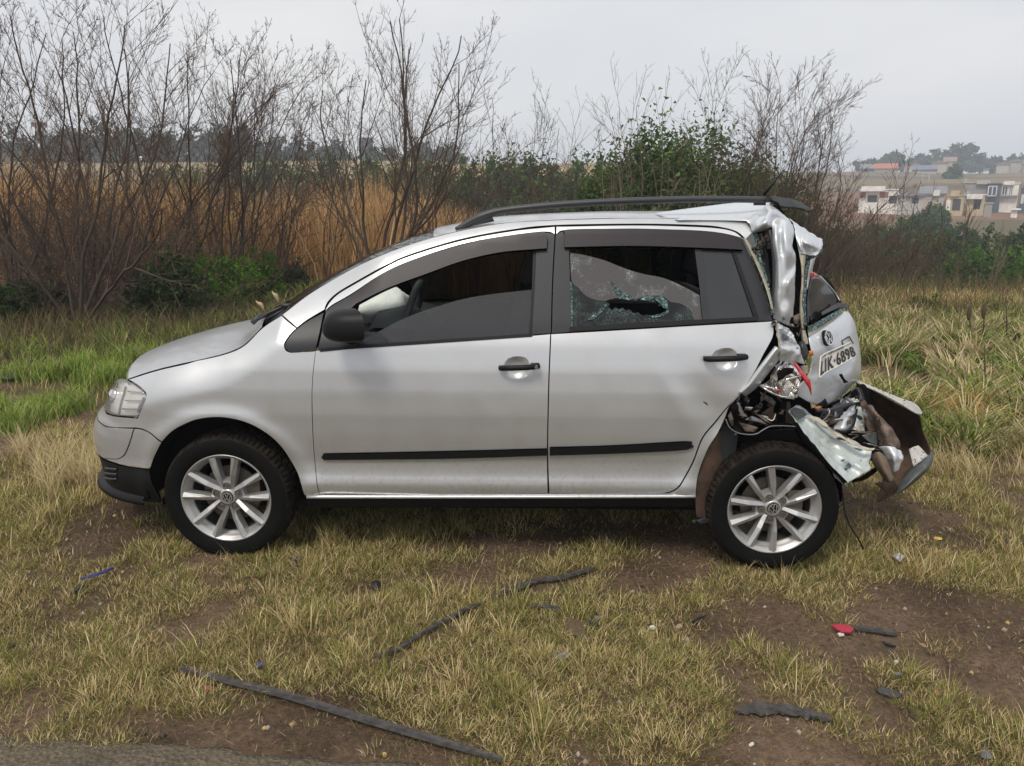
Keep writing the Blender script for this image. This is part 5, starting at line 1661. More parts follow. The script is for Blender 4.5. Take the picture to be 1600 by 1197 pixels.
# quarter window: seal, crumbled glass and the pale door flange
MB().tube(smooth_line([W(*p) for p in ((1202, 360, .20), (1206, 375, .185), (1209.5, 400, .17), (1210, 430, .16), (1208.5, 460, .15), (1205, 490, .14))], 5), .010, 8).build('quarter_window_seal', railm, car, True)
MB().tube(smooth_line([W(*p) for p in ((1176, 361, .23), (1190, 360, .22), (1203, 359, .21))], 4), .009, 8).build('quarter_window_seal', railm, car, True)
patch('pale_door_flange', [[(1161, 372, .19), (1165, 374, .20), (1170, 378, .21)], [(1172, 392, .16), (1175, 394, .17), (1179, 396, .19)], [(1185, 422, .12), (1188, 424, .13), (1191, 425, .15)], [(1197, 452, .08), (1199, 453, .09), (1201, 454, .11)], [(1206, 484, .03), (1208, 486, .04), (1209, 487, .06)]], creamm, noise=.002, seed=7)
patch('crumbled_quarter_glass', [[(1176, 364, .225), (1180, 364, .23), (1184, 366, .23)], [(1178, 382, .20), (1182, 384, .205), (1186, 386, .205)], [(1183, 405, .17), (1187, 407, .18), (1191, 408, .18)], [(1190, 430, .14), (1194, 431, .15), (1198, 432, .15)], [(1197, 455, .11), (1200, 456, .12), (1204, 457, .12)], [(1202, 475, .09), (1205, 476, .09), (1208, 477, .10)], [(1204, 492, .07), (1207, 493, .07), (1210, 493, .08)]], tealm, res=8, noise=.008, nscale=60, seed=8)
for a, b, r in (((1188, 366, .27), (1194, 385, .27), .008), ((1196, 364, .28), (1201, 388, .27), .008), ((1183, 368, .27), (1190, 398, .26), .006)):
    wtube((a, tuple(np.add(a, b) / 2 + (2, 0, -.01)), b), r, 8).build('torn_seal_strip', creamm, car, True)
shard('torn_inner_pillar', [(1184, 388, .31), (1195, 384, .31), (1200, 400, .29), (1204, 440, .27), (1200, 470, .24), (1190, 430, .28)], interior, noise=.01, seed=9)

# tailgate frame: flap, pillar strip, crumbled glass
patch('tailgate_frame_flap', [[(1224, 337.5, .48), (1240, 347, .50), (1262, 361, .56), (1284, 375, .62)],
                             [(1239, 348, .38), (1249, 356, .38), (1266, 368, .42), (1285, 380, .52)],
                             [(1243, 368, .33), (1251, 374, .32), (1264, 381, .30), (1284, 388, .44)],
                             [(1246, 384, .31), (1252, 387, .30), (1265, 393, .36), (1279, 396, .38)],
                             [(1249, 397, .30), (1254, 397, .31), (1263, 398, .33), (1274, 400, .36)]], wreckp, res=9, noise=.0055, nscale=34, seed=10)
patch('crumbled_tailgate_glass', [[(1260, 400, .35), (1270, 397, .36), (1284, 388, .45)], [(1260, 406, .36), (1271, 402, .38), (1285, 393, .46)], [(1262, 408, .37), (1272, 405, .40), (1282, 399, .46)]], tealm, res=8, noise=.008, nscale=60, seed=11)
patch('tailgate_frame_strip', [[(1249, 396, .30), (1254, 397, .31), (1259, 397, .33)], [(1252, 420, .29), (1255, 420, .29), (1257, 420, .32)], [(1252, 445, .28), (1255, 445, .28), (1256.5, 445, .31)], [(1249.5, 470, .27), (1252, 471, .26), (1254, 471, .30)], [(1250.5, 500, .26), (1253, 500, .25), (1256, 500, .28)], [(1252.5, 525, .25), (1256, 526, .24), (1260, 527, .27)], [(1254, 537, .25), (1258, 538, .24), (1262, 538, .26)]], creamm, noise=.004, seed=12)
patch('crumbled_tailgate_glass', [[(1260, 408, .33), (1263, 408, .33), (1266, 407, .35)], [(1257.5, 430, .31), (1259.5, 430, .31), (1262, 430, .33)], [(1256, 455, .30), (1258, 455, .30), (1260, 455, .31)], [(1253.5, 475, .28), (1256, 476, .28), (1259, 476, .30)], [(1255, 492, .28), (1257, 492, .28), (1259, 492, .29)], [(1256.5, 510, .27), (1258.5, 510, .27), (1261, 510, .28)]], tealm, res=7, noise=.006, nscale=60, seed=13)
patch('tailgate_frame_edge', [[(1266, 405, .36), (1270, 404, .38), (1274, 402, .40)], [(1263, 420, .34), (1267, 420, .36), (1270, 418, .40)], [(1261, 436, .33), (1264, 436, .35), (1267, 434, .38)], [(1260, 452, .31), (1261, 452, .32), (1262, 451, .36)]], wreckp, noise=.004, seed=14)
wtube([(1251, 534, .22), (1254, 545, .21), (1256, 556, .21), (1254, 563, .20)], [.016, .020, .019, .012], 10).build('gas_strut_stub', railm, car, True)
patch('bent_hinge_metal', [[(1237, 497, .22), (1243, 492, .20), (1249, 490, .22)], [(1235, 502, .20), (1242, 500, .17), (1249, 499, .21)], [(1237, 508, .19), (1243, 506, .17), (1249, 507, .21)]], rustm, noise=.012, nscale=40, seed=15)
shard('gap_shade_sheet', [(1243, 385, .40), (1250, 400, .37), (1252, 450, .35), (1250, 500, .32), (1253, 540, .28), (1240, 520, .32), (1241, 450, .36)], darkm, noise=.004, seed=16)  # near-black sheet, the shade of the gap put into its colour

# tailgate: glass, lamp, trim and the lower panel
patch('tailgate_glass', [[(1267, 434, .36), (1274, 433, .42), (1281, 432, .5)], [(1263, 452, .33), (1279, 448, .46), (1294, 446, .58)], [(1261, 470, .32), (1284, 462, .48), (1304, 458, .62)], [(1261, 488, .31), (1286, 478, .48), (1310, 471, .66)], [(1262, 506, .30), (1284, 491, .46), (1308, 479, .64)]], glass_fix, noise=.004, nscale=6, seed=17)
wtube([(1281, 432, .5), (1293, 445, .58), (1304, 457.5, .62), (1310.5, 469, .66), (1308, 479, .64)], .006, 8).build('tailgate_glass_edge', alloy, car, True)
shard('high_brake_lamp', [(1268, 423, .36), (1276, 428, .44), (1281, 431.5, .49), (1275, 433, .42), (1267, 434, .36)], redm, noise=.001, seed=18)
patch('boot_shade_sheet', [[(1256, 430, .42), (1285, 430, .62), (1300, 445, .72)], [(1254, 470, .40), (1285, 468, .60), (1312, 470, .76)], [(1256, 512, .36), (1285, 500, .54), (1316, 484, .72)]], darkm, noise=.01, seed=19)  # dark sheet behind the tailgate glass, standing in for shade inside
patch('tailgate_trim', [[(1283, 488, .44), (1290, 484, .48), (1300, 478, .54), (1314, 473, .60), (1326, 479, .64)], [(1284, 493, .42), (1291, 490, .46), (1302, 485, .52), (1314, 481, .58), (1326, 483, .63)]], railm, noise=.002, seed=20)
patch('torn_trim_foam', [[(1262, 492, .34), (1270, 489, .40), (1283, 485, .45)], [(1262, 501, .32), (1272, 498, .37), (1284, 494, .43)], [(1262, 509, .31), (1270, 506, .36), (1280, 500, .41)]], darkm, noise=.025, nscale=40, seed=21)
patch('crumbled_tailgate_glass', [[(1262, 511, .28), (1280, 501, .36), (1298, 491, .46), (1315, 481, .56)], [(1262, 516, .275), (1281, 506, .35), (1299, 495, .45), (1316, 485, .55)], [(1262, 520, .27), (1281, 511, .34), (1300, 499, .445), (1317, 487, .545)]], tealm, res=10, noise=.006, nscale=60, seed=22)
patch('cream_tailgate_edge', [[(1262, 519, .275), (1281, 510, .35), (1300, 498, .45), (1317, 486, .555)], [(1263, 526, .27), (1282, 515, .35), (1300, 503, .45), (1317, 488.5, .56)]], creamm, noise=.002, seed=23)
tg_rows = [[(1263, 525, .28), (1282, 514, .36), (1300, 502, .46), (1316, 488, .58), (1325, 487, .68)],
           [(1265, 538, .26), (1285, 528, .34), (1304, 516, .44), (1322, 502, .56), (1333, 499, .68)],
           [(1268, 556, .25), (1288, 546, .335), (1308, 533, .435), (1328, 520, .55), (1338, 514, .68)],
           [(1266, 578, .23), (1287, 569, .31), (1309, 556, .41), (1331, 545, .53), (1342.5, 540, .66)],
           [(1258, 592, .19), (1283, 588, .265), (1308, 578, .36), (1333, 566, .47), (1345, 565, .63)],
           [(1248, 603, .17), (1275, 606, .235), (1303, 600, .325), (1330, 589, .43), (1343.5, 586, .58)],
           [(1246, 618, .17), (1270, 631, .225), (1290, 634, .30), (1314, 619, .42), (1333, 600, .55)]]
tailgate = patch('tailgate', tg_rows, wreckp, res=8, noise=.003, nscale=9, seed=24, fold=.2)
def quad_pt(q, s, t, d=0.0):
    A, B, C_, D_ = [np.array(W(*p)) for p in q]                           # TL TR BR BL
    p = (A * (1 - s) + B * s) * (1 - t) + (D_ * (1 - s) + C_ * s) * t
    n = np.cross(B - A, D_ - A); n /= np.linalg.norm(n)
    if n[1] > 0: n = -n
    return p + n * d
PQ = [(1271, 557, .215), (1322, 535, .44), (1333, 557, .455), (1268, 592, .165)]
def plate_pt(s, t, d=0.0):
    # the torn left end rolls away from the panel
    p = quad_pt(PQ, s, t, d + .024)
    return p + np.array([0.0, -.02, 0]) * max(0, .18 - s) / .18
ns, ntt = 20, 8
v, f = [], []
for dd in (0.0, -.003):
    for j in range(ntt + 1):
        for i in range(ns + 1):
            s, t = i / ns, j / ntt
            cx = max(0, .06 - min(s, 1 - s)) / .06; cy = max(0, .12 - min(t, 1 - t)) / .12
            if cx * cy > 0: s = s + (.5 - s) * .05 * cx * cy
            v.append(plate_pt(s, t, dd))
m_ = (ns + 1) * (ntt + 1)
for k in (0, 1):
    for j in range(ntt):
        for i in range(ns):
            q = [k * m_ + j * (ns + 1) + i, k * m_ + j * (ns + 1) + i + 1, k * m_ + (j + 1) * (ns + 1) + i + 1, k * m_ + (j + 1) * (ns + 1) + i]
            f.append(tuple(q if k == 0 else q[::-1]))
plate = add('number_plate', v, f, platem, car, True)
def text_mesh(txt, name, par, fit, m, depth=.0012, lift=.0035):
    """letters as flat raised print laid on the plate quad; fit = (s0, t0, s1, t1)"""
    cu = bpy.data.curves.new(name, 'FONT')
    cu.body = txt
    cu.offset = 0.012
    cu.space_character = 1.14
    ob = bpy.data.objects.new(name, cu)
    COL.objects.link(ob)
    dg = bpy.context.evaluated_depsgraph_get()
    me = bpy.data.meshes.new_from_object(ob.evaluated_get(dg))
    bpy.data.objects.remove(ob); bpy.data.curves.remove(cu)
    co = np.array([v.co[:] for v in me.vertices])
    lo, hi = co.min(0), co.max(0)
    s = fit[0] + (co[:, 0] - lo[0]) / (hi[0] - lo[0]) * (fit[2] - fit[0])
    t = fit[3] - (co[:, 1] - lo[1]) / (hi[1] - lo[1]) * (fit[3] - fit[1])
    P = np.array([plate_pt(a, b, lift) for a, b in zip(s, t)])
    fs = [tuple(p.vertices) for p in me.polygons]
    bpy.data.meshes.remove(me)
    return add(name, P, fs, m, par, False)
for dx_ in (-.004, .004):
    text_mesh("LIK\u00b76898", 'plate_number', plate, (.055 + dx_, .25, .955 + dx_, .91), inkm, lift=.0035 + dx_ * .05)
text_mesh("PR - ARAUCARIA", 'plate_town_line', plate, (.12, .05, .74, .165), inkm)
rim_m = MB()
for a, b in (((.015, .03), (.985, .03)), ((.985, .03), (.985, .97)), ((.985, .97), (.015, .97)), ((.015, .97), (.015, .03))):
    rim_m.tube([plate_pt(lerp(a[0], b[0], t), lerp(a[1], b[1], t), .001) for t in np.linspace(0, 1, 12)], .0035, 6)
rim_m.build('plate_rim', platem, plate, True)
PQ2 = [(1313, 533.5, .465), (1325, 526, .525), (1331, 537, .535), (1319, 544.5, .47)]
sm = MB()
for a, b in (((0, 0), (1, 0)), ((1, 0), (1, 1)), ((1, 1), (0, 1)), ((0, 1), (0, 0))):
    sm.tube([quad_pt(PQ2, lerp(a[0], b[0], t), lerp(a[1], b[1], t), .006) for t in np.linspace(0, 1, 6)], .003, 6)
badge_frame = sm.build('small_badge_frame', railm, car, True)
bc = np.array(W(1292, 528, .355))
bt = [np.array(W(*p)) for p in ((1285, 528, .34), (1304, 516, .44), (1282, 514, .36), (1288, 546, .335))]
ex = bt[1] - bt[0]; ex /= np.linalg.norm(ex)
ey = bt[2] - bt[3]; ey -= ex * (ey @ ex); ey /= np.linalg.norm(ey)
ez = np.cross(ex, ey)
if ez[1] > 0: ez = -ez
emb = MB()
n = 36
emb.raw([bc + .036 * (math.cos(2 * math.pi * k / n) * ex + math.sin(2 * math.pi * k / n) * ey) + ez * .008 for k in range(n)] + [bc + .038 * (math.cos(2 * math.pi * k / n) * ex + math.sin(2 * math.pi * k / n) * ey) - ez * .008 for k in range(n)],
        [tuple(range(n))] + [(k, n + k, n + (k + 1) % n, (k + 1) % n) for k in range(n)])
eb = emb.build('tailgate_emblem', black, car)
vw_roundel(bc + ez * .008, ex, ey, ez, .037, .005).build('emblem_relief', chrome, eb)
patch('tailgate_lock_gouge', [[(1311, 585, .32), (1315, 584, .335)], [(1315, 592, .325), (1319, 592, .335)], [(1318, 599, .33), (1326, 597, .35)]], darkm, noise=.004, nscale=60, seed=25)
shard('amber_lens_chip', [(1264.5, 548.5, .21), (1271, 548, .225), (1271, 556, .225), (1265, 556.5, .21)], orangem, noise=.001)
shard('amber_lens_chip', [(1275, 637, .215), (1281, 634, .23), (1285, 638, .235), (1280, 643, .225), (1275, 642, .215)], orangem, noise=.003)

# lower quarter: creased strip, crumpled metal, smashed lamp
patch('creased_quarter_edge', [[(1211, 541, -.005), (1215, 543, -.045), (1218, 550, -.01), (1217, 561, .04)],
                              [(1190, 568, -.012), (1195, 569, -.05), (1201, 573, -.015), (1205, 577, .04)],
                              [(1169, 597, -.012), (1173, 599, -.045), (1178, 602, -.01), (1182, 605, .04)],
                              [(1154, 613, -.008), (1157, 614, -.035), (1161, 617, -.005), (1164, 619, .03)]], wreckp, res=7, noise=.002, seed=26)
patch('crumpled_quarter_sheet', [[(1210, 505, .05), (1220, 508, .09), (1232, 513, .12), (1236, 516, .14)],
                                [(1213, 516, .03), (1221, 514, .02), (1232, 520, .12), (1240, 524, .10)],
                                [(1215, 526, .02), (1225, 526, .12), (1235, 528, .05), (1243, 532, .12)],
                                [(1216, 538, .02), (1229, 540, .04), (1240, 538, .10), (1250, 545, .13)],
                                [(1217, 550, .02), (1232, 550, .02), (1244, 550, .06), (1254, 558, .13)],
                                [(1217, 564, .05), (1234, 564, .06), (1248, 567, .10), (1257, 570, .15)]], wreckp, res=9, noise=.009, nscale=30, seed=27)
patch('bent_quarter_flange', [[(1210, 500, .04), (1213, 501, .03)], [(1214, 515, .02), (1217, 515, .01)], [(1216, 530, .0), (1219, 530, -.01)], [(1217, 546, -.01), (1220, 547, -.02)], [(1217, 560, .0), (1219, 561, -.01)]], creamm, noise=.003, seed=28)
patch('dark_lamp_backing', [[(1166, 604, .24), (1205, 572, .26), (1240, 558, .26), (1262, 572, .26)], [(1160, 640, .26), (1200, 612, .30), (1240, 600, .30), (1262, 604, .28)], [(1150, 690, .28), (1200, 660, .32), (1240, 650, .34), (1270, 650, .32)]], darkm, noise=.02, seed=29)  # dark backing, shade behind lamp and wheel well put into its colour
patch('smashed_tail_lamp', [[(1211, 571, .08), (1221, 563, .10), (1234, 564, .12), (1243, 573, .13)],
                           [(1206, 585, .05), (1217, 577, .02), (1231, 572, .07), (1248, 581, .11)],
                           [(1196, 596, .06), (1212, 592, .12), (1226, 588, .03), (1250, 592, .10)],
                           [(1187, 603, .06), (1208, 606, .05), (1225, 606, .12), (1249, 606, .06)],
                           [(1196, 611, .08), (1214, 616, .06), (1232, 623, .06), (1247, 621, .11)]], bulb_chrome, res=9, noise=.010, nscale=16, seed=30)
for pts in ([(1216, 590, .03), (1224, 580, .02), (1236, 578, .03), (1244, 584, .05)], [(1222, 604, .02), (1230, 592, .01), (1240, 590, .03), (1250, 588, .06)], [(1187, 602, .03), (1202, 612, .02), (1220, 620, .02), (1240, 622, .04)], [(1212, 600, .02), (1214, 612, .01), (1218, 615, .02)]):
    wtube(pts, .006, 8).build('lamp_reflector_edge', chrome, car, True)
patch('lamp_dark_socket', [[(1214, 583, .01), (1225, 575, .015), (1240, 575, .03)], [(1215, 592, .0), (1222, 585, .005), (1238, 581, .03)], [(1213, 600, .0), (1218, 594, .005), (1226, 590, .02)]], darkm, noise=.012, nscale=40, seed=31)
shard('red_lens_shard', [(1238, 564, .06), (1244, 567, .07), (1251, 575, .08), (1259, 585, .09), (1265.7, 593.5, .10), (1267.5, 606, .10), (1268, 618, .10), (1264, 606, .09), (1260, 599, .08), (1252, 588, .07), (1246, 577, .06)], redm, noise=.002, seed=32)
shard('red_lens_shard', [(1214, 609, .0), (1219, 608, .0), (1218, 613, .0), (1215, 613, .0)], redm, noise=.001)
shard('pale_foam_piece', [(1250, 572, .14), (1262, 571, .17), (1264, 580, .18), (1259, 586, .16)], creamm, noise=.004, seed=33)

# torn wheel house
shard('torn_fibre_lining', [(1200, 652, .20), (1219, 640, .22), (1232, 638, .23), (1240, 655, .22), (1243, 667, .18), (1205, 668, .14), (1190, 661, .16)], cardm, noise=.02, seed=34)
shard('torn_fibre_lining', [(1190, 645, .24), (1213, 630, .25), (1235, 628, .26), (1236, 645, .26), (1205, 655, .23)], cardm, noise=.02, seed=35)
patch('torn_wheel_house', [[(1148, 617, .04), (1156, 614, .06), (1163, 618, .10)], [(1139, 636, .03), (1149, 636, .0), (1162, 640, .08)], [(1135, 656, .02), (1148, 658, .05), (1164, 662, .03)], [(1138, 668, .01), (1156, 673, .02), (1182, 674, .04)], [(1152, 678, .01), (1168, 680, .01), (1186, 677, .02)]], darkm, res=8, noise=.02, nscale=30, seed=36)
for i, (pts, mm) in enumerate((([(1147, 632, .0), (1154, 628, .0), (1160, 640, .01), (1164, 648, .0), (1160, 653, .0), (1154, 642, .0)], alloyd),
                               ([(1164, 656, .01), (1176, 650, .02), (1190, 656, .03), (1200, 664, .03), (1186, 660, .02)], alloyd),
                               ([(1155, 660, -.005), (1172, 664, .0), (1184, 668, .0), (1178, 675, .0), (1164, 674, .0)], rustm),
                               ([(1188, 612, .10), (1203, 620, .10), (1212, 628, .12), (1209, 635, .11), (1194, 624, .10)], alloyd),
                               ([(1178, 645, .04), (1192, 650, .03), (1206, 662, .02), (1198, 660, .02)], rustm),
                               ([(1137, 650, .0), (1142, 642, .0), (1146, 655, .0), (1142, 664, .0)], rustm))):
    shard('bent_metal_scrap', pts, mm, noise=.008, seed=40 + i)
MB().tube(smooth_line([W(*p) for p in ((1134, 655, .0), (1140, 668, -.01), (1152, 676, -.015), (1168, 679, -.015), (1182, 678, -.015), (1192, 672, -.015), (1205, 666, -.01), (1224, 665.5, .0), (1243, 666.5, .02))], 5), .0026, 6).build('wheel_house_lip', alloyd, car, True)
patch('wheel_house_skirt', [[(1134, 662, .06), (1160, 681, .06), (1190, 674, .06), (1243, 668, .08)], [(1134, 690, .10), (1162, 692, .10), (1190, 690, .10), (1260, 690, .10)]], darkm, noise=.006, seed=47)
mudm = brownm
patch('mud_flap', [[(1123, 676, .03), (1129, 670, .06), (1132, 662, .10)], [(1108, 699, .02), (1120, 698, .05), (1132, 697, .10)], [(1097, 724, .02), (1112, 726, .04), (1127, 734, .09)], [(1089, 753, .02), (1105, 758, .04), (1122, 764, .09)], [(1086, 778, .03), (1102, 786, .05), (1118, 794, .09)], [(1088, 808, .04), (1102, 814, .05), (1115, 815, .09)]], brownm, noise=.004, seed=48)
shard('mud_flap_bracket', [(1079, 814, .02), (1100, 811, .0), (1112, 812, .02), (1116, 816, .03), (1100, 820, .01), (1088, 819, .0)], railm, noise=.006, seed=49)
wtube([(1316, 770, .06), (1320, 800, .05), (1328, 822, .03), (1340, 840, .02), (1349, 858, .02)], .004, 6).build('hanging_wire', black, car, True)

# inner side member folded down behind the wheel
patch('folded_side_member', [[(1232, 642, .10), (1238, 637, .15), (1246, 633, .20), (1254, 637, .19), (1263, 646, .21)],
                            [(1243, 656, .05), (1252, 656, .14), (1262, 655, .15), (1275, 657, .22), (1290, 664, .19)],
                            [(1258, 678, .03), (1269, 675, .12), (1283, 676, .13), (1302, 674, .19), (1325, 683, .16)],
                            [(1276, 702, .01), (1288, 698, .09), (1303, 697, .13), (1322, 693, .13), (1348, 696, .14)],
                            [(1294, 724, -.01), (1306, 719, .06), (1320, 716, .07), (1338, 710, .11), (1362, 704, .11)],
                            [(1312, 742, -.02), (1322, 737, .03), (1333, 732, .06), (1346, 726, .06), (1357, 722, .09)],
                            [(1324, 756, -.02), (1332, 750, .01), (1342, 744, .03), (1352, 738, .05), (1361, 731, .07)]], greenm, res=10, noise=.011, nscale=24, seed=50)
patch('side_member_pocket', [[(1234, 641, .08), (1242, 637, .12), (1253, 640, .15)], [(1241, 650, .06), (1250, 647, .11), (1259, 646, .15)], [(1247, 656, .04), (1254, 652, .1), (1262, 648, .16)]], interior, noise=.002, seed=51)
patch('torn_member_edge', [[(1263, 647, .16), (1272, 650, .15), (1284, 657, .14), (1296, 668, .13), (1312, 678, .12), (1330, 688, .10), (1352, 698, .08), (1366, 702, .08)], [(1266, 653, .14), (1276, 658, .12), (1287, 666, .11), (1299, 674, .10), (1314, 684, .09), (1332, 695, .07), (1352, 703, .06), (1365, 704, .07)]], creamm, res=6, noise=.010, nscale=34, seed=52)
patch('dark_member_edge', [[(1240, 660, .06), (1246, 660, .03)], [(1254, 685, .04), (1261, 683, .01)], [(1274, 708, .02), (1281, 707, -.01)], [(1292, 728, .0), (1299, 728, -.03)], [(1308, 744, -.01), (1314, 743, -.04)], [(1318, 756, -.02), (1324, 753, -.04)]], black, noise=.003, seed=53)
patch('torn_member_foot', [[(1301, 737, .02), (1310, 745, -.01), (1318, 750, -.02)], [(1304, 745, .02), (1313, 752, .0), (1324, 757, -.02)], [(1309, 751, .04), (1316, 756, .02), (1325, 759, .0)]], greenm, noise=.010, nscale=40, seed=54)
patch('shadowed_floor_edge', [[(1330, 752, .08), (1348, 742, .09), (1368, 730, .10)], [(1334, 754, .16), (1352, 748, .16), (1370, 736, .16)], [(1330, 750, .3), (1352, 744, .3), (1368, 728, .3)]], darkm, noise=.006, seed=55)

# boot floor crumpled up
patch('boot_shade_backing', [[(1262, 640, .34), (1300, 630, .46), (1345, 600, .66), (1356, 612, .72)], [(1270, 660, .30), (1310, 655, .40), (1352, 640, .56), (1372, 650, .62)], [(1300, 690, .26), (1335, 695, .30), (1368, 690, .40), (1390, 690, .46)], [(1330, 720, .22), (1355, 720, .24), (1380, 720, .32), (1396, 720, .38)]], darkm, noise=.02, seed=56)  # near-black sheet stands in for the shade inside the boot
shard('blue_grey_boot_trim', [(1285, 650, .23), (1300, 644, .26), (1316, 637, .30), (1320, 648, .28), (1308, 655, .25), (1289, 662, .22)], railm, noise=.004, seed=57)
patch('crumpled_boot_sheet', [[(1319, 644, .27), (1327, 637, .30), (1336, 633, .33)], [(1311, 657, .23), (1324, 652, .22), (1335, 648, .28)], [(1303, 668, .20), (1317, 668, .17), (1331, 663, .23)], [(1310, 674, .20), (1319, 675, .19), (1326, 672, .20)]], wreckp, res=8, noise=.008, nscale=30, seed=58)
patch('crumpled_boot_sheet', [[(1338, 640, .28), (1342, 636, .31), (1345, 640, .33)], [(1334, 655, .22), (1341, 654, .22), (1349, 660, .28)], [(1329, 672, .19), (1338, 672, .17), (1349, 676, .22)]], greenm, res=8, noise=.012, nscale=30, seed=59)
for i, (pts, r, mm) in enumerate((([(1276, 641, .20), (1295, 641, .22), (1316, 635, .26), (1334, 629, .30), (1346, 622, .34)], .009, railm),
                                  ([(1328, 612, .40), (1338, 607, .40), (1344, 616, .36), (1346, 626, .33)], .006, railm),
                                  ([(1332, 610, .42), (1341, 606, .42), (1347, 615, .38), (1349, 626, .34)], .005, black),
                                  ([(1288, 659, .20), (1305, 656, .21), (1322, 652, .22), (1334, 646, .24), (1340, 635, .28)], .004, alloy),
                                  ([(1306, 672, .15), (1320, 675, .15), (1331, 668, .17), (1336, 655, .2), (1339, 640, .25)], .005, black),
                                  ([(1330, 676, .14), (1340, 675, .14), (1352, 676, .16), (1362, 674, .2)], .004, rustm))):
    MB().tube(smooth_line([W(*p) for p in pts], 5), r, 8).build('loose_boot_cable' if r < .008 else 'boot_seal', mm, car, True)
for i, (pts, mm) in enumerate((([(1343, 618, .34), (1347, 622, .34), (1353, 626, .34), (1356, 634, .33), (1351, 640, .32), (1345, 634, .32)], rustm),
                               ([(1345, 640, .30), (1353, 634, .32), (1359, 644, .32), (1368, 660, .30), (1368, 673, .28), (1359, 675, .26), (1351, 660, .28)], brownm),
                               ([(1347, 680, .20), (1358, 676, .22), (1370, 675, .24), (1371, 697, .20), (1360, 692, .19)], greypl),
                               ([(1334, 668, .18), (1343, 664, .2), (1349, 662, .22), (1344, 676, .18)], creamm),
                               ([(1300, 634, .34), (1318, 624, .38), (1330, 614, .42), (1322, 634, .34), (1310, 640, .32)], railm),
                               ([(1321, 626, .36), (1336, 622, .36), (1334, 630, .33), (1322, 632, .33)], palepl))):
    shard('torn_boot_piece', pts, mm, noise=.010, seed=60 + i)
patch('rusty_crash_bar', [[(1349, 634, .30), (1358, 634, .27), (1370, 643, .29)], [(1362, 652, .27), (1371, 650, .22), (1384, 660, .25)], [(1368, 668, .25), (1382, 670, .19), (1397, 676, .22)], [(1372, 684, .23), (1389, 686, .17), (1405, 690, .20)], [(1374, 697, .21), (1391, 697, .16), (1406, 702, .19)]], rustm, res=9, noise=.010, nscale=30, seed=67)
patch('torn_pale_flap', [[(1373, 698, .19), (1390, 697, .15), (1406, 704, .18)], [(1381, 710, .17), (1396, 709, .12), (1411, 715, .15)], [(1388, 722, .16), (1398, 721, .11), (1406, 725, .14)], [(1393, 737, .15), (1398, 737, .13), (1402, 734, .14)]], wreckp, res=9, noise=.008, nscale=30, seed=68)
patch('bent_floor_tube', [[(1360, 712, .14), (1372, 706, .10), (1384, 714, .14)], [(1364, 724, .13), (1378, 720, .08), (1390, 727, .13)], [(1374, 738, .12), (1384, 738, .07), (1394, 741, .12)], [(1386, 754, .12), (1391, 753, .09), (1396, 748, .12)]], cardm, res=7, noise=.004, seed=69)
# hanging rear bumper: shell, pale top edge, outer skin
bumper = patch('rear_bumper', [[(1338, 597, .80), (1375, 615, .66), (1412, 636, .50), (1437, 649, .40)],
                              [(1342, 618, .90), (1380, 642, .80), (1420, 664, .62), (1443, 674, .42)],
                              [(1360, 652, .90), (1395, 680, .74), (1430, 700, .56), (1453, 695, .38)],
                              [(1374, 700, .74), (1405, 725, .58), (1435, 730, .42), (1457, 714, .33)],
                              [(1380, 742, .52), (1398, 756, .42), (1422, 752, .32), (1447, 733, .28)],
                              [(1371, 783, .34), (1390, 776, .32), (1410, 765, .27), (1426, 756, .25)]], brownm, res=9, noise=.008, nscale=12, seed=70, thick=.004)
patch('bumper_top_edge', [[(1338, 594, .78), (1375, 610, .64), (1405, 622, .52), (1430, 631, .43), (1442, 645, .37)], [(1338, 599, .76), (1375, 615, .62), (1405, 631, .49), (1430, 646, .40), (1440, 648, .37)]], palepl, bumper, res=7, noise=.003, nscale=20, seed=71, thick=.006)
patch('bumper_skin', [[(1421, 703, .37), (1436, 698, .35), (1449, 711, .33), (1456, 704, .345)], [(1424, 716, .34), (1436, 713, .31), (1450, 716, .30), (1457.5, 712, .325)], [(1425, 730, .30), (1437, 726, .27), (1449, 724, .27), (1456, 722, .30)], [(1413, 746, .26), (1424, 743, .23), (1438, 739, .22), (1449, 735, .26)], [(1400, 766, .24), (1408, 763, .21), (1416, 760, .20), (1425, 757, .23)], [(1392, 775, .24), (1397, 773, .22), (1402, 771, .21), (1408, 768, .23)]], greypl, bumper, res=7, noise=.002, seed=72)
shard('torn_bumper_rag', [(1368, 757, .18), (1384, 752, .2), (1396, 748, .22), (1404, 762, .24), (1394, 774, .26), (1380, 782, .28), (1370, 784, .28), (1386, 772, .24), (1378, 764, .2)], brownm, bumper, noise=.012, seed=73)
shard('torn_skin_flap', [(1420, 702, .31), (1428, 698, .31), (1435, 696, .31), (1442, 703, .30), (1450, 712, .29), (1439, 721, .27), (1427, 730, .27), (1424, 716, .29)], palepl, bumper, noise=.003, seed=76)
# roof spoiler and aerial
patch('roof_spoiler', [[(1200, 309, .36), (1216, 310, .5), (1236, 313.5, .7), (1252, 320, .9), (1267, 329, 1.1)], [(1203, 314, .34), (1217, 316, .46), (1236, 319, .64), (1250, 324, .82), (1264, 331, 1.05)], [(1212, 323, .34), (1222, 325, .44), (1236, 325.5, .6), (1250, 327, .8), (1261, 331, 1.0)]], black, noise=.005, nscale=20, seed=74, thick=.01)
shard('torn_spoiler_bracket', [(1205, 314, .33), (1216, 318, .34), (1226, 334, .36), (1222, 338, .38), (1212, 328, .36)], darkm, noise=.01, seed=75)
wtube([(1193, 305, .85), (1208, 287, .85), (1222, 270, .85)], [.009, .006, .003], 8).build('roof_aerial', black, car, True)
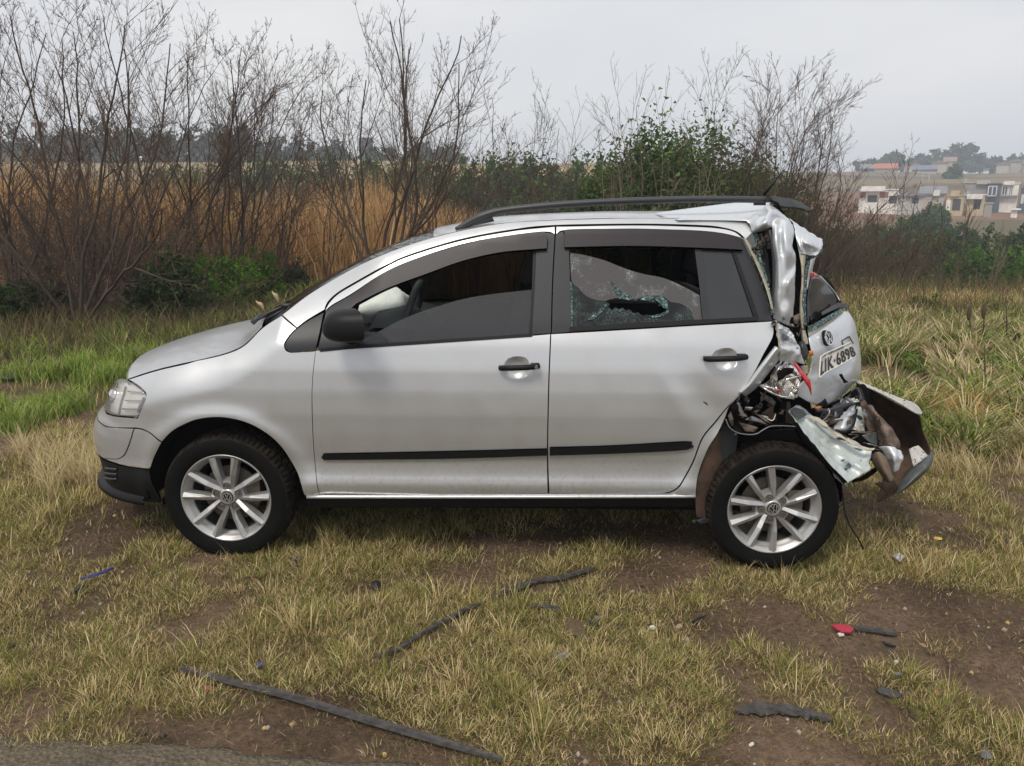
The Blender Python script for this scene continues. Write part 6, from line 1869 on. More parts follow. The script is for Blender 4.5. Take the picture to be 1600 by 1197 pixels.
# far rear quarter, only roughly bent
gx, gz = np.meshgrid(np.linspace(2.22, 2.66, 18), np.linspace(.42, 1.46, 20), indexing='ij')
yq = 2 * YC - Yside(gx, gz) - .30 * sstep(2.35, 2.8, gx) ** 2 + (vnoise(np.stack([gx, gz, gz * 0], -1).reshape(-1, 3), 7, 3).reshape(gx.shape) - .5) * .05
pq = np.stack([gx, yq, gz], -1).reshape(-1, 3)
fq = [(i * 20 + j, i * 20 + j + 1, (i + 1) * 20 + j + 1, (i + 1) * 20 + j) for i in range(17) for j in range(19)
      if not (gx[i, j] > 2.30 and gx[i, j] < 2.54 and gz[i, j] > 1.02 and gz[i, j] < 1.36) and math.hypot(gx[i, j] - HUBR_X, gz[i, j] - .28) > .37]
add('far_quarter_panel', pq, fq, wreckp, car, True)

# the small stuff of the crash: torn slivers, bent strips and loose wires caught in the crushed corner
rw = random.Random(77)
def sliver(cx, cy, y, size, m, k):
    a = rw.uniform(0, math.pi); n = rw.choice((3, 4, 4, 5))
    pts = []
    for i in range(n):
        t = a + 2 * math.pi * i / n + rw.uniform(-.4, .4)
        r = size * (rw.uniform(.7, 1.3) if i % 2 else rw.uniform(.2, .7))
        pts.append((cx + r * math.cos(t), cy + r * .8 * math.sin(t), y + rw.uniform(-.035, .035)))
    shard('torn_sliver', pts, m, noise=.006, seed=200 + k, thick=.002, sp=.014)
spots = [((1141, 1176), (622, 676), (-.01, .05), 9, 16, (wreckp, rustm, alloyd, darkm, railm, brownm)), ((1180, 1240), (620, 662), (.06, .16), 9, 12, (rustm, alloyd, cardm, railm, greenm)), ((1288, 1348), (618, 690), (.14, .28), 10, 22, (wreckp, alloyd, railm, rustm, greenm, palepl, brownm)), ((1345, 1375), (640, 700), (.16, .26), 8, 8, (rustm, brownm, alloyd)), ((1206, 1256), (498, 560), (.0, .10), 7, 14, (wreckp, wreckp, alloyd, creamm, railm)), ((1310, 1370), (700, 748), (.02, .10), 7, 9, (greenm, rustm, alloyd))]
kq = 0
for (xr_, yr_, dr_, sz_, cnt, mm) in spots:
    for _ in range(cnt):
        sliver(rw.uniform(*xr_), rw.uniform(*yr_), rw.uniform(*dr_), sz_ * rw.uniform(.5, 1.2), rw.choice(mm), kq); kq += 1
for k in range(16):
    x0, y0 = rw.choice(((1150, 640), (1200, 640), (1300, 650), (1335, 640), (1330, 690), (1245, 520), (1190, 390), (1360, 690)))
    p = [(x0 + rw.uniform(-14, 14), y0 + rw.uniform(-14, 14), rw.uniform(.0, .12) if x0 < 1240 else rw.uniform(.12, .24))]
    if x0 in (1245, 1190): p = [(x0, y0, .20)]
    for _ in range(4): p.append((p[-1][0] + rw.uniform(-16, 18), p[-1][1] + rw.uniform(-12, 14), p[-1][2] + rw.uniform(-.03, .03)))
    MB().tube(smooth_line([W(*q) for q in p], 5), rw.uniform(.0018, .004), 6).build('loose_wire', rw.choice((black, black, railm, rustm, alloy)), car, True)
# ------------------------------------------------------------------ the thicket: bare shrubs, the big green bush, reeds
GL = 'bare shrubs in the left thicket'
def bt(label, px, py, tips, seed, group=GL, Y=None, **kw):
    kw.setdefault('kids', (11, 7, 5))
    b = G(px, py) if Y is None else onground(at(px, py, Y)[0], Y)
    Yb = b[1]
    st = []
    for (tx, ty, dy) in tips:
        t = at(tx, ty, Yb + dy)
        st.append(t - b)
    return bare_tree(label, b, st, seed, group, **kw)
K8 = (9, 8, 6)
bt('bare shrub at the left edge with many thin upright stems', 18, 498, [(-70, 80, .2), (-20, 20, 0), (15, 5, -.3), (50, 40, .4), (80, 130, 0), (-90, 190, .3), (120, 210, -.3)], 1, r=.034, kids=K8)
bt('bare shrub with a thick stem sweeping left from beside the bonnet', 138, 500, [(-60, 230, 0), (-20, 110, .2), (40, 20, .2), (90, 5, .2), (150, 10, .4), (185, 60, 0), (30, 330, -.4), (220, 160, -.3)], 2, r=.044, kids=K8)
bt('bare shrub spreading wide behind the front bumper', 120, 515, [(270, 90, 0), (215, 40, .3), (320, 190, -.2), (20, 140, .3), (-70, 300, .1), (300, 290, .2), (90, 200, -.2)], 3, r=.042, kids=K8)
bt('slim bare shrub with a feathery top left of the bonnet', 205, 478, [(185, 45, .2), (225, 50, -.2), (250, 80, .2), (150, 170, .3)], 4, r=.032, kids=K8)
bt('bare shrub forking low above the bonnet', 250, 475, [(345, 50, .2), (310, 60, .1), (285, 80, .3), (385, 110, 0), (410, 180, 0), (170, 200, -.3), (400, 280, .2)], 5, r=.040, kids=K8)
bt('bare shrub with fine drooping tips above the headlight', 345, 480, [(415, 80, .3), (380, 60, .2), (345, 55, 0), (280, 160, .2), (440, 130, 0), (470, 210, -.1)], 6, r=.034, kids=K8)
bt('bare shrub with straight reddish stems beside the windscreen', 378, 472, [(440, 130, .4), (410, 110, .1), (380, 120, .3), (490, 250, .2), (330, 220, .2)], 7, r=.030, kids=K8)
bt('bare shrub thick with twigs just ahead of the windscreen', 428, 462, [(450, 110, .4), (475, 130, .1), (500, 200, 0), (545, 290, -.2), (380, 240, .3)], 8, r=.028, kids=K8)
bt('tallest bare tree with a forked trunk behind the windscreen', 606, 430, [(445, 230, .2), (460, 150, .3), (490, 80, .2), (535, 30, 0), (580, 30, .2), (628, 30, .3), (670, 55, .2), (708, 85, .1), (735, 140, -.2), (748, 220, .2)], 9, r=.050, kids=K8, Y=11.5)
bt('bare tree leaning right behind the front roof edge', 690, 420, [(735, 160, 0), (700, 100, .4), (745, 210, .2), (720, 130, .1), (640, 240, .2)], 10, r=.028, Y=13, kids=K8)
bt('slender bare sapling rising alone above the front door', 792, 400, [(828, 140, 0), (812, 180, .2), (850, 170, -.2), (840, 150, .1)], 11, r=.022, Y=16, kids=(8, 6, 3))
bt('low bare sapling above the roof between two green crowns', 850, 400, [(872, 190, 0), (895, 210, .2), (835, 235, 0), (885, 195, .1)], 12, r=.020, Y=17, kids=(8, 6, 3))
for i, (px, py, tips) in enumerate(((560, 440, [(500, 200, 0), (560, 150, .3), (600, 220, 0)]), (505, 450, [(470, 150, .2), (530, 210, 0), (500, 110, .4)]), (650, 430, [(690, 230, .2), (640, 200, .3), (600, 260, 0)]), (60, 470, [(30, 120, .3), (90, 90, 0), (120, 200, .2)]), (310, 450, [(290, 120, .4), (330, 170, .2), (360, 130, 0)]), (230, 455, [(200, 130, .3), (250, 180, 0), (160, 200, .2)]), (740, 430, [(765, 260, .2), (720, 250, .3), (790, 290, 0)]), (800, 430, [(850, 270, 0), (830, 290, .3), (780, 260, .2)]), (870, 430, [(890, 270, 0), (925, 260, .3), (850, 290, .2)]))):
    bt('thin bare shrub in front of the dry reeds', px, py, tips, 20 + i, r=.020, kids=(6, 5, 3), Y=12.5 + .5 * (i % 3))
for i, (px, py) in enumerate(((-20, 470), (25, 474), (70, 468), (110, 478), (150, 466), (195, 472), (235, 462), (275, 464), (320, 458), (360, 452), (400, 450), (445, 448), (490, 440), (535, 438))):
    r_ = random.Random(900 + i); b = G(px, py)
    st = [(r_.uniform(-1.2, 1.2), r_.uniform(-.3, .6), r_.uniform(1.0, 2.2)) for _ in range(9)]
    bare_tree('knee to head high brown twig shrub low in the left thicket', b, st, 930 + i, 'brown twig shrubs low in the left thicket', kids=(8, 6, 0), maxl=2, wig=.13, up=.02, r=.016, name='twig_shrub', cat='dead shrub')
# undergrowth of the thicket
TW = [(-.9, .1, .9), (.8, -.1, 1.0), (.2, .3, 1.3), (-.4, -.4, 1.1), (1.3, .2, .5), (-1.4, .1, .4), (.5, -.5, .6)]
for i, (px, py) in enumerate(((-10, 480), (45, 478), (95, 476), (150, 474), (200, 470), (255, 466), (310, 458), (365, 452), (0, 455), (60, 452), (120, 450), (180, 448), (280, 442), (20, 505), (75, 510), (120, 495), (175, 505), (215, 500), (300, 470), (345, 470), (395, 470), (440, 455), (490, 440), (240, 490))):
    b = G(px, py)
    bare_tree('low tangle of dead brown twigs under the left thicket', b, [tuple(np.array(t) * (1.0 + .6 * random.Random(i).random())) for t in TW], 50 + i, 'twig tangles under the left thicket', kids=(10, 8, 0), maxl=2, wig=.16, up=.01, r=.018, name='twig_tangle', cat='dead shrub')
kk = 0
SH = [((.030, .055, .020), 3), ((.055, .095, .028), 2), ((.080, .110, .040), 1)]
WD = [((.085, .17, .025), 3), ((.12, .22, .035), 2), ((.06, .11, .02), 1)]
for (px, py, yt, w, pal, lb) in ((285, 500, 395, 110, SH, 'dark green shrub under the bare stems left of the windscreen'), (235, 500, 430, 60, SH, 'small dark shrub low behind the bonnet'), (345, 486, 385, 130, WD, 'bright green leafy weed patch under the bare shrubs'), (412, 478, 398, 80, WD, 'bright green weeds just ahead of the windscreen'), (455, 462, 415, 60, SH, 'dark weeds at the foot of the windscreen'), (70, 500, 440, 90, SH, 'dull green shrub at the left under the bare stems'), (15, 510, 440, 70, SH, 'dull green shrub at the left picture edge')):
    b = G(px, py); Y = b[1]; t = at(px, yt, Y)
    leafy_tree(lb, tuple(b), (t[2] - b[2]) * 1.1, w / FOC * Y * 1.25, 4200, .034, pal, 70 + kk, 'green shrubs under the left thicket', 'leafy_shrub', trunk_h=.0, lobes=4, cat='shrub'); kk += 1

# big bush behind the tail of the car and the bare trees round it
Yb = 15.5
for (px, yt, w, n, lb, sd) in ((1090, 178, 280, 52000, 'largest round green bush behind the roof', 80), (975, 225, 160, 20000, 'green bush on the left shoulder of the largest one', 81), (1190, 235, 190, 24000, 'green bush on the right shoulder of the largest one', 82)):
    t = at(px, yt, Yb + (0 if sd == 80 else 1.0)); zb = float(H(t[0], Yb)) - .2
    leafy_tree(lb, (t[0], Yb + (0 if sd == 80 else 1.0), zb), t[2] - zb, w / FOC * Yb * 1.12, n, .050, MG if sd != 80 else [((.058, .10, .030), 3), ((.085, .14, .040), 3), ((.13, .20, .055), 1.6), ((.11, .11, .05), .8)], sd, 'green bushes behind the car', 'green_bush', trunk_h=.02, lobes=7, depth=2.6, cat='bush')
GR = 'bare trees round the green bush'
bt('bare tree with stiff upright branches left of the green bush', 990, 420, [(962, 165, 0), (978, 150, .2), (995, 148, .1), (1012, 158, 0), (940, 205, .2), (1035, 175, .3), (925, 240, 0)], 30, GR, Y=14.6, r=.026, kids=(6, 5, 2), tm=palebark, bm=palebark)
bt('dense bare tree growing out of the green bush', 1150, 420, [(1085, 190, 0), (1110, 160, .2), (1130, 145, 0), (1160, 138, .2), (1190, 148, -.1), (1215, 165, .1), (1070, 230, 0)], 31, GR, Y=14.4, r=.030, kids=(11, 8, 5))
bt('bare tree with one spike rising above the others', 1205, 420, [(1250, 130, 0), (1225, 160, .2), (1200, 165, .1), (1265, 175, 0), (1290, 195, 0), (1180, 190, .2)], 32, GR, Y=14.2, r=.030, kids=(11, 8, 5))
bt('bare tree leaning right over the valley', 1235, 430, [(1275, 200, 0), (1300, 188, .2), (1325, 190, .1), (1345, 205, 0), (1362, 235, .2), (1365, 265, .2), (1350, 300, -.2)], 33, GR, Y=13.6, r=.032, kids=(11, 8, 5))
for i, (px, tips) in enumerate(((1000, [(960, 280, 0), (1000, 240, .2), (1040, 260, 0)]), (1060, [(1030, 250, 0), (1070, 230, .1), (1110, 260, .2)]), (930, [(900, 250, 0), (940, 230, .1), (960, 270, .2)]), (1120, [(1090, 250, 0), (1150, 240, 0), (1180, 280, .1)]), (1180, [(1160, 280, 0), (1220, 260, .1)]))):
    bt('thin pale bare stems in front of the green bush', px, 430, tips, 90 + i, GR, Y=13.0, r=.018, kids=(5, 4, 3), tm=palebark if i % 2 else twigm, bm=palebark)
for i, (px, tips) in enumerate(((1290, [(1260, 330, 0), (1310, 310, .2), (1350, 340, 0), (1280, 300, .3)]), (1330, [(1300, 350, 0), (1360, 320, .2), (1390, 360, 0)]), (1370, [(1340, 350, 0), (1400, 340, .2), (1420, 380, 0)]), (1410, [(1380, 380, 0), (1440, 370, .2), (1400, 350, .3)]), (1260, [(1230, 330, 0), (1290, 320, .1), (1270, 360, 0)]), (1450, [(1420, 390, 0), (1470, 380, .2), (1440, 370, .3)]), (1345, [(1300, 390, 0), (1390, 390, 0)]), (1490, [(1465, 410, 0), (1510, 400, .2)]), (1300, [(1270, 370, 0), (1340, 380, 0)]), (1275, [(1240, 350, 0), (1300, 340, .2), (1325, 370, 0)]), (1315, [(1290, 330, 0), (1345, 335, .2)]), (1355, [(1330, 370, 0), (1380, 350, .2), (1400, 390, 0)]), (1395, [(1370, 370, 0), (1420, 360, .2)]), (1240, [(1220, 320, 0), (1260, 300, .1), (1290, 330, 0)]), (1430, [(1410, 395, 0), (1460, 390, .2)]), (1330, [(1310, 360, 0), (1350, 370, .2)]))):
    bt('dense brown twiggy shrub on the slope behind the tailgate', px, 450, tips, 110 + i, 'twiggy shrubs behind the tailgate', Y=15.0 + .8 * (i % 4), r=.022, kids=(13, 9, 5), wig=.11, cat='dead shrub', name='twig_shrub')
OL = [((.085, .095, .042), 3), ((.065, .080, .034), 3), ((.12, .105, .055), 2), ((.10, .13, .045), 1)]
for i, (px, yt, w, Y) in enumerate(((1285, 335, 70, 18.5), (1330, 345, 80, 19.5), (1375, 352, 80, 18.5), (1420, 372, 70, 19.5), (1355, 385, 90, 17.5), (1300, 380, 80, 17.5), (1455, 392, 70, 18.5))):
    t = at(px, yt, Y); zb = float(H(t[0], Y)) - .5
    leafy_tree('sparse olive shrub tangled in the brown twigs behind the tailgate', (t[0], Y, zb), t[2] - zb, w / FOC * Y * 1.3, 1700, .040, OL, 170 + i, 'sparse olive shrubs behind the tailgate', 'leafy_shrub', trunk_h=.0, lobes=6, cat='shrub')
for i, (px, py, tips, lb) in enumerate(((1372, 455, [(1376, 300, 0)], 'straight dark dead stalk nearest the tailgate'), (1396, 455, [(1420, 285, 0), (1432, 300, .1)], 'leaning dark dead stalk crossing the white row house'), (1418, 450, [(1424, 300, 0)], 'thin dark dead stalk right of the leaning one'), (1482, 405, [(1505, 318, 0), (1486, 322, 0), (1520, 330, .1)], 'dark bare sapling crossing the cream cube house'), (1545, 425, [(1580, 380, 0), (1560, 360, 0), (1585, 392, .1)], 'pale bare sapling before the bright green shrubs'), (1510, 400, [(1520, 320, 0)], 'thin bare stem before the block building'))):
    bt(lb, px, py, tips, 130 + i, 'dead stalks on the right slope', Y=14.0, r=.018 if i < 4 else .012, kids=(5, 3, 0), maxl=2, wig=.05, name='dead_stalk', tm=barkm if i != 4 else palebark, bm=barkm if i != 4 else palebark, cat='dead stalk')

# dry reeds: one mass of tall straw
n = 32000
Yr = rng.uniform(13.0, 24, n)
a_, b_2 = (-90 - 800) / FOC * Yr, (930 - 800) / FOC * Yr
Xr = a_ + (b_2 - a_) * rng.uniform(0, 1, n)
hn = fbm(v2(Xr, Yr), .35, 3, 61)
keepr = hn > .43
pxr = 800 + Xr / Yr * FOC
hmax = np.interp(pxr, [-100, 100, 250, 420, 560, 640, 720, 800, 930], [2.5, 2.5, 2.4, 2.2, 2.1, 2.0, 1.75, 1.3, .9])
keepr &= ~((pxr > 740) & (rng.uniform(0, 1, n) > .5))
Xr, Yr, hmax, hn = Xr[keepr], Yr[keepr], hmax[keepr], hn[keepr]
n = len(Xr)
RD = [((.55, .345, .16), 4), ((.66, .46, .25), 3), ((.43, .25, .11), 3), ((.30, .20, .10), 1.2)]
tag(blades('dry_reeds', Xr, Yr, hmax * rng.uniform(.5, 1.05, n) * (.52 + .95 * hn), rng.uniform(.014, .034, n), rng.uniform(.05, .7, n) * rng.uniform(.3, 1, n), rng.uniform(0, 6.28, n), colours(n, RD), curl=.8), 'tall orange brown dry reeds standing behind the bare shrubs', 'reeds', kind='stuff')

# ------------------------------------------------------------------ grass
ST = [((.62, .485, .255), 4), ((.74, .61, .36), 3), ((.46, .345, .17), 3)]
GN = [((.225, .225, .062), 3), ((.30, .285, .09), 3), ((.155, .175, .045), 2)]
def field(name, ntuft, per, y0, y1, hgt, wid, pal, covmin=.34, seed=0, l=-150, r=1750, radius=.05, label=None, lean=(.25, .95), power=2, mask=None, hvar=.35, curl=.6, pure=0.0):
    X, Y = tufts(ntuft, y0, y1, l, r, power)
    c = cover(X, Y)
    ok = c > covmin + rng.uniform(-.15, .15, ntuft)
    if mask is not None: ok &= mask(X, Y)
    X, Y, c = X[ok], Y[ok], c[ok]
    m = len(X)
    k = np.maximum(2, (per * rng.uniform(.5, 1.4, m) * (.5 + c)).astype(int))
    idx = np.repeat(np.arange(m), k)
    n = len(idx)
    ang = rng.uniform(0, 6.28, n)
    rr = radius * np.sqrt(rng.uniform(0, 1, n)) * rng.uniform(.5, 1.5, m)[idx]
    x, y = X[idx] + rr * np.cos(ang), Y[idx] + rr * np.sin(ang)
    hs = rng.uniform(1 - hvar, 1 + hvar, m)[idx] * rng.uniform(.55, 1.15, n) * hgt
    tint = rng.uniform(0, 1, m)
    if pure: tint = np.where(tint > pure, .95, .02)
    pa, pb = pal
    col = np.where((rng.uniform(0, 1, n) < np.clip(tint[idx] * 1.3 - .24, .05, .92))[:, None], colours(n, pa), colours(n, pb))
    az = ang + rng.normal(0, .5, n) + .0
    o = blades(name, x, y, hs, wid * rng.uniform(.6, 1.3, n), rng.uniform(lean[0], lean[1], n), az, col, curl=curl, short=hgt < .11 and name != 'long_grass')
    return tag(o, label, 'grass', kind='stuff')
field('short_grass', 16200, 12, 1.93, 3.4, .036, .0026, (ST, GN), .30, label='short trampled straw and green grass in front of the car', radius=.045, lean=(.45, .99))
field('grass', 9200, 11, 3.2, 5.4, .060, .0032, (ST, GN), .28, label='short grass under and round the car', radius=.05, lean=(.4, .97))
field('long_grass', 1500, 18, 2.0, 4.9, .100, .0028, (ST, GN), .52, label='longer straw tufts scattered in front of the car', radius=.045, lean=(.35, .95))
field('lawn_grass', 6000, 8, 4.8, 12.5, .10, .006, (ST, GN), .42, label='rough grass behind the car', radius=.10, mask=lambda X, Y: (X < .36 * Y) | (rng.uniform(0, 1, len(X)) < .3))
field('sparse_sprouts', 8500, 7, 1.95, 4.8, .028, .0024, (ST, GN), -1, label='tiny sprouts on the bare earth', radius=.03, lean=(.5, .99))
# fallen straw lying flat on the earth
n = 12000
X, Y = tufts(n, 1.95, 4.6)
tag(blades('straw_litter', X, Y, rng.uniform(.012, .045, n), rng.uniform(.0015, .003, n), rng.uniform(.97, 1.0, n), rng.uniform(0, 6.28, n), colours(n, [((.34, .26, .15), 2), ((.22, .155, .09), 3), ((.13, .09, .06), 3)]), curl=.05, zoff=.004, short=True), 'flat straw litter on the bare earth', 'litter', kind='stuff')
# green clumps ahead of the car and under the thicket
LG = [((.22, .31, .06), 3), ((.30, .39, .09), 3), ((.14, .20, .045), 2), ((.45, .42, .20), 1.5)]
def clump(px, py, w, hgt, n):
    b = G(px, py)
    s = w / FOC * b[1]
    k = rng.integers(0, 9, n); cx, cy = rng.normal(0, .42, 9), rng.normal(0, .32, 9) * 1.3
    x = b[0] + (cx[k] + rng.normal(0, .11, n)) * s; y = b[1] + (cy[k] + rng.normal(0, .11, n)) * s
    return x, y, np.full(n, hgt) * rng.uniform(.45, 1.1, n)
xs_, ys_, hs_ = [], [], []
for (px, py, w, hgt, n) in ((70, 650, 110, .26, 1500), (15, 640, 60, .22, 600), (150, 600, 100, .30, 1000), (205, 585, 90, .36, 1000), (110, 592, 80, .26, 600), (40, 592, 80, .24, 450), (180, 548, 120, .30, 260), (70, 555, 130, .30, 260), (250, 540, 120, .30, 240), (320, 520, 120, .30, 220), (20, 550, 80, .28, 160), (400, 500, 110, .34, 300), (130, 535, 130, .28, 120), (240, 520, 150, .28, 120), (460, 480, 80, .5, 400)):
    a, b, c = clump(px, py, w, hgt, n); xs_.append(a); ys_.append(b); hs_.append(c)
X, Y, h_ = np.concatenate(xs_), np.concatenate(ys_), np.concatenate(hs_)
h_ = h_ * (.45 + .75 * fbm(v2(X, Y), 1.6, 2, 91))
n = len(X)
tag(blades('green_grass', X, Y, h_, rng.uniform(.005, .010, n) * np.clip(Y / 6, 1, 2), rng.uniform(.2, .85, n), rng.uniform(0, 6.28, n), colours(n, LG), curl=.9), 'lush green grass clumps ahead of the car and under the thicket', 'grass', kind='stuff')
X, Y = tufts(20000, 6.6, 13.5, -70, 600, 1.3)
n = len(X)
tag(blades('dead_undergrowth', X, Y, rng.uniform(.08, .45, n) * sstep(6.2, 8.5, Y), rng.uniform(.006, .012, n), rng.uniform(.3, 1.0, n), rng.uniform(0, 6.28, n), colours(n, [((.16, .115, .07), 3), ((.10, .085, .045), 3), ((.26, .20, .11), 2), ((.11, .15, .04), 2)]), curl=.8, short=True), 'dead brown undergrowth below the left thicket', 'undergrowth', kind='stuff')
Xa, Ya = tufts(9000, 8.5, 17, 1230, 1720, 1.2)
na = len(Xa)
tag(blades('dry_stems', Xa, Ya, rng.uniform(.10, .75, na) * sstep(7.5, 12, Ya), rng.uniform(.006, .013, na), rng.uniform(.05, .8, na), rng.uniform(0, 6.28, na), colours(na, [((.17, .12, .075), 3), ((.11, .085, .05), 3), ((.30, .21, .11), 2), ((.14, .19, .05), 2)]), curl=.8), 'brown dry stems and scrub along the crest of the right slope', 'undergrowth', kind='stuff')
# pale long straw beside the front bumper
X, Y, h_ = [], [], []
for (px, py, w, n) in ((90, 735, 120, 500), (150, 760, 70, 350), (40, 720, 60, 200), (1490, 720, 120, 420), (1530, 690, 90, 300), (1400, 690, 50, 150)):
    a, b, c = clump(px, py, w, .24, n); X.append(a); Y.append(b); h_.append(c)
X, Y, h_ = map(np.concatenate, (X, Y, h_)); n = len(X)
tag(blades('pale_straw', X, Y, h_, rng.uniform(.003, .005, n), rng.uniform(.4, .98, n), rng.normal(2.6, 1.1, n), colours(n, [((.55, .45, .26), 3), ((.46, .37, .19), 2)]), curl=.8), 'long pale straw beside the front and rear bumpers', 'grass', kind='stuff')
# tussocks on the right
RT_ = ([((.62, .52, .31), 4), ((.50, .41, .23), 3), ((.38, .27, .14), 1)], [((.15, .20, .05), 3), ((.22, .26, .07), 3), ((.11, .16, .035), 1)])
field('tussock_grass', 1500, 34, 4.9, 13.5, .25, .015, RT_, .34, label='coarse straw and green tussocks on the slope right of the car', l=1270, r=1700, radius=.13, lean=(.55, 1.0), hvar=.5, curl=.9, pure=.56,
      mask=lambda X, Y: ~((Y < 5.6) & (X < 2.9)))
field('dry_hay', 800, 34, 11.5, 16.5, .34, .016, ([((.48, .34, .17), 3), ((.40, .26, .12), 3)], ST), -1, label='dry orange hay along the crest of the slope', l=1240, r=1700, radius=.25, lean=(.45, .99), curl=.9, mask=lambda X, Y: fbm(v2(X, Y), .8, 2, 77) > .5)
X, Y, h_ = clump(1490, 655, 90, .30, 420)
n = len(X)
tag(blades('orange_straw', X, Y, h_, rng.uniform(.005, .010, n), rng.uniform(.35, .9, n), rng.uniform(0, 6.28, n), colours(n, [((.48, .30, .11), 3), ((.40, .24, .08), 2), ((.52, .40, .2), 1)]), curl=.8), 'orange straw tussock beside the torn rear bumper', 'grass', kind='stuff')
# weeds and dead flower stalks on the right slope
kk = 0
for (px, py, yt, w, pal, lb) in ((1440, 497, 455, 55, SH + WD, 'bushy green weed on the slope right of the plate'), (1478, 500, 478, 40, SH, 'small dark weed beside the bushy one'), (1590, 640, 605, 40, WD, 'bright green weed at the right picture edge'), (1500, 640, 615, 50, WD, 'low green weed behind the rear bumper'), (1390, 520, 496, 44, WD, 'green weed close behind the tailgate badge'), (1550, 500, 474, 50, SH + WD, 'spreading weed on the crest at the right'), (1420, 575, 548, 46, WD, 'light green weed above the bumper edge'), (1545, 585, 556, 54, WD, 'broad light green weed among the straw tussocks'), (1480, 545, 522, 46, WD, 'green weed in the middle of the right slope'), (1585, 545, 520, 44, SH + WD, 'dark leafy weed at the right edge of the slope')):
    b = G(px, py); t = at(px, yt, b[1])
    leafy_tree(lb, tuple(b), max(t[2] - b[2], .12), w / FOC * b[1], 1100, .028, pal, 140 + kk, None, 'leafy_weed', trunk_h=.0, lobes=4, cat='weed'); kk += 1
stalkm = mat('dead_stalk', (.07, .045, .03), .9)
for i, (px, py, yt, head) in enumerate(((1516, 545, 480, 1), (1534, 540, 478, 1), (1573, 545, 465, 0), (1431, 505, 440, 0), (1410, 515, 480, 0), (1490, 480, 430, 0), (1589, 520, 488, 0), (1547, 600, 560, 0), (1345, 480, 425, 0), (1352, 470, 420, 0), (1380, 465, 425, 0), (1535, 620, 540, 0), (1560, 500, 470, 0), (1450, 470, 430, 0))):
    b = G(px, py); t = at(px + (4 if i % 2 else -2), yt, b[1])
    mb = MB().tube([b - (0, 0, .03), lerp(b, t, .5) + (.01, 0, 0), t], [.009, .008, .005], 6)
    for k in range(4):
        q = lerp(b, t, .35 + .15 * k); mb.tube([q, q + (.05 * (-1) ** k, .01, .06)], [.003, .0015], 5)
    o = bpy.data.objects.new('dead_weed', None); COL.objects.link(o)
    mb.build('stalk', stalkm, o, True)
    if head:
        c = lerp(b, t, .86); MB().lathe([(.003, -.09), (.020, -.06), (.026, 0), (.018, .07), (.003, .095)], 10, 'z', c).build('seed_head', stalkm, o, True)
    tag(o, ('dead dark weed stalk with a thick seed head, %s of two' % ('left' if i == 0 else 'right')) if head else 'thin dead weed stalk standing in the right tussocks', 'weed', 'dead weed stalks on the right slope')
for i, (px, py, tip) in enumerate(((452, 480, (425, 455)), (440, 478, (400, 470)))):
    b = at(px, py, 5.6); t = at(tip[0], tip[1], 5.6); b[2] = float(H(b[0], b[1]))
    o = bpy.data.objects.new('plume_grass', None); COL.objects.link(o)
    P = smooth_line([b, lerp(b, t, .75) + (.02, 0, .10), t], 8)
    MB().tube(P, np.linspace(.004, .002, len(P)), 6).build('stem', palebark, o, True)
    MB().tube(P[-8:], np.array([.004, .010, .014, .015, .013, .010, .006, .003]), 7).build('plume', mat('straw_plume', (.42, .32, .20), .95), o, True)
    tag(o, ('upper' if i == 0 else 'lower') + ' drooping straw plume beside the wiper', 'grass plume')

# ------------------------------------------------------------------ debris on the verge
dr = mat('weathered_rubber', (.045, .042, .042), .75, spec=.3)
_f = noise_node(dr, 35, 5, .7); setc(dr, mixc(dr, mapr(dr, _f, .35, .75, 0, 1), (.028, .027, .028), (.10, .092, .085)))
def strip(label, pts, w, h, m=dr, lift=.012, name='rubber_strip', cat='trim strip', taper=True, jag=0.0):
    P = smooth_line([G(*p) for p in pts], 8)
    n = len(P); v, f = [], []
    kz = np.hanning(31); kz /= kz.sum()
    P[:, 2] = np.convolve(np.pad(P[:, 2], 15, mode='edge'), kz, 'valid')
    for i in range(n):
        t = P[min(i + 1, n - 1)] - P[max(i - 1, 0)]; t[2] = 0; t /= np.linalg.norm(t)
        s = np.array([-t[1], t[0], 0])
        k = 1.0 if not taper else min(1, .45 + 3 * min(i, n - 1 - i) / n)
        wob = 1.0 + jag * (_hash(np.int64(i), np.int64(3), np.int64(int(w * 1000)), 5) - .5)
        base = P[i] + (0, 0, lift)
        for (a, b) in ((-.5, 0), (-.42, h), (0, h * .55), (.42, h), (.5, 0)):
            v.append(base + s * (a * w * k * wob) + (0, 0, b))
    for i in range(n - 1):
        for k in range(4): f.append((i * 5 + k, i * 5 + k + 1, (i + 1) * 5 + k + 1, (i + 1) * 5 + k))
        f.append((i * 5 + 4, i * 5, (i + 1) * 5, (i + 1) * 5 + 4))
    f += [(4, 3, 2, 1, 0), tuple((n - 1) * 5 + k for k in range(5))]
    return tag(add(name, v, f, m, None, False), label, cat)
strip('long dark trim strip lying across the foreground grass', [(283, 1054), (360, 1073), (440, 1094), (530, 1121), (620, 1148), (700, 1172), (785, 1199)], .032, .006, lift=.022)
strip('thin black rubber strip in the middle of the grass', [(585, 1036), (625, 1020), (665, 994), (705, 972), (735, 957), (756, 951)], .020, .005, lift=.022, jag=.4)
strip('twisted black rubber strip just in front of the sill', [(775, 936), (805, 925), (838, 915), (870, 909), (905, 903), (930, 894)], .030, .006, lift=.020, jag=.7)
strip('short black trim offcut on the brown bare patch', [(826, 951), (845, 953), (862, 955), (875, 956)], .028, .010, lift=.010)
strip('wide torn rubber piece half hidden in the near grass', [(1150, 1117), (1185, 1113), (1225, 1114), (1262, 1121), (1298, 1130)], .050, .008, lift=.012, jag=.9)
strip('flat dark sliver behind the red shard', [(1335, 987), (1360, 989), (1385, 993), (1402, 996)], .030, .008)
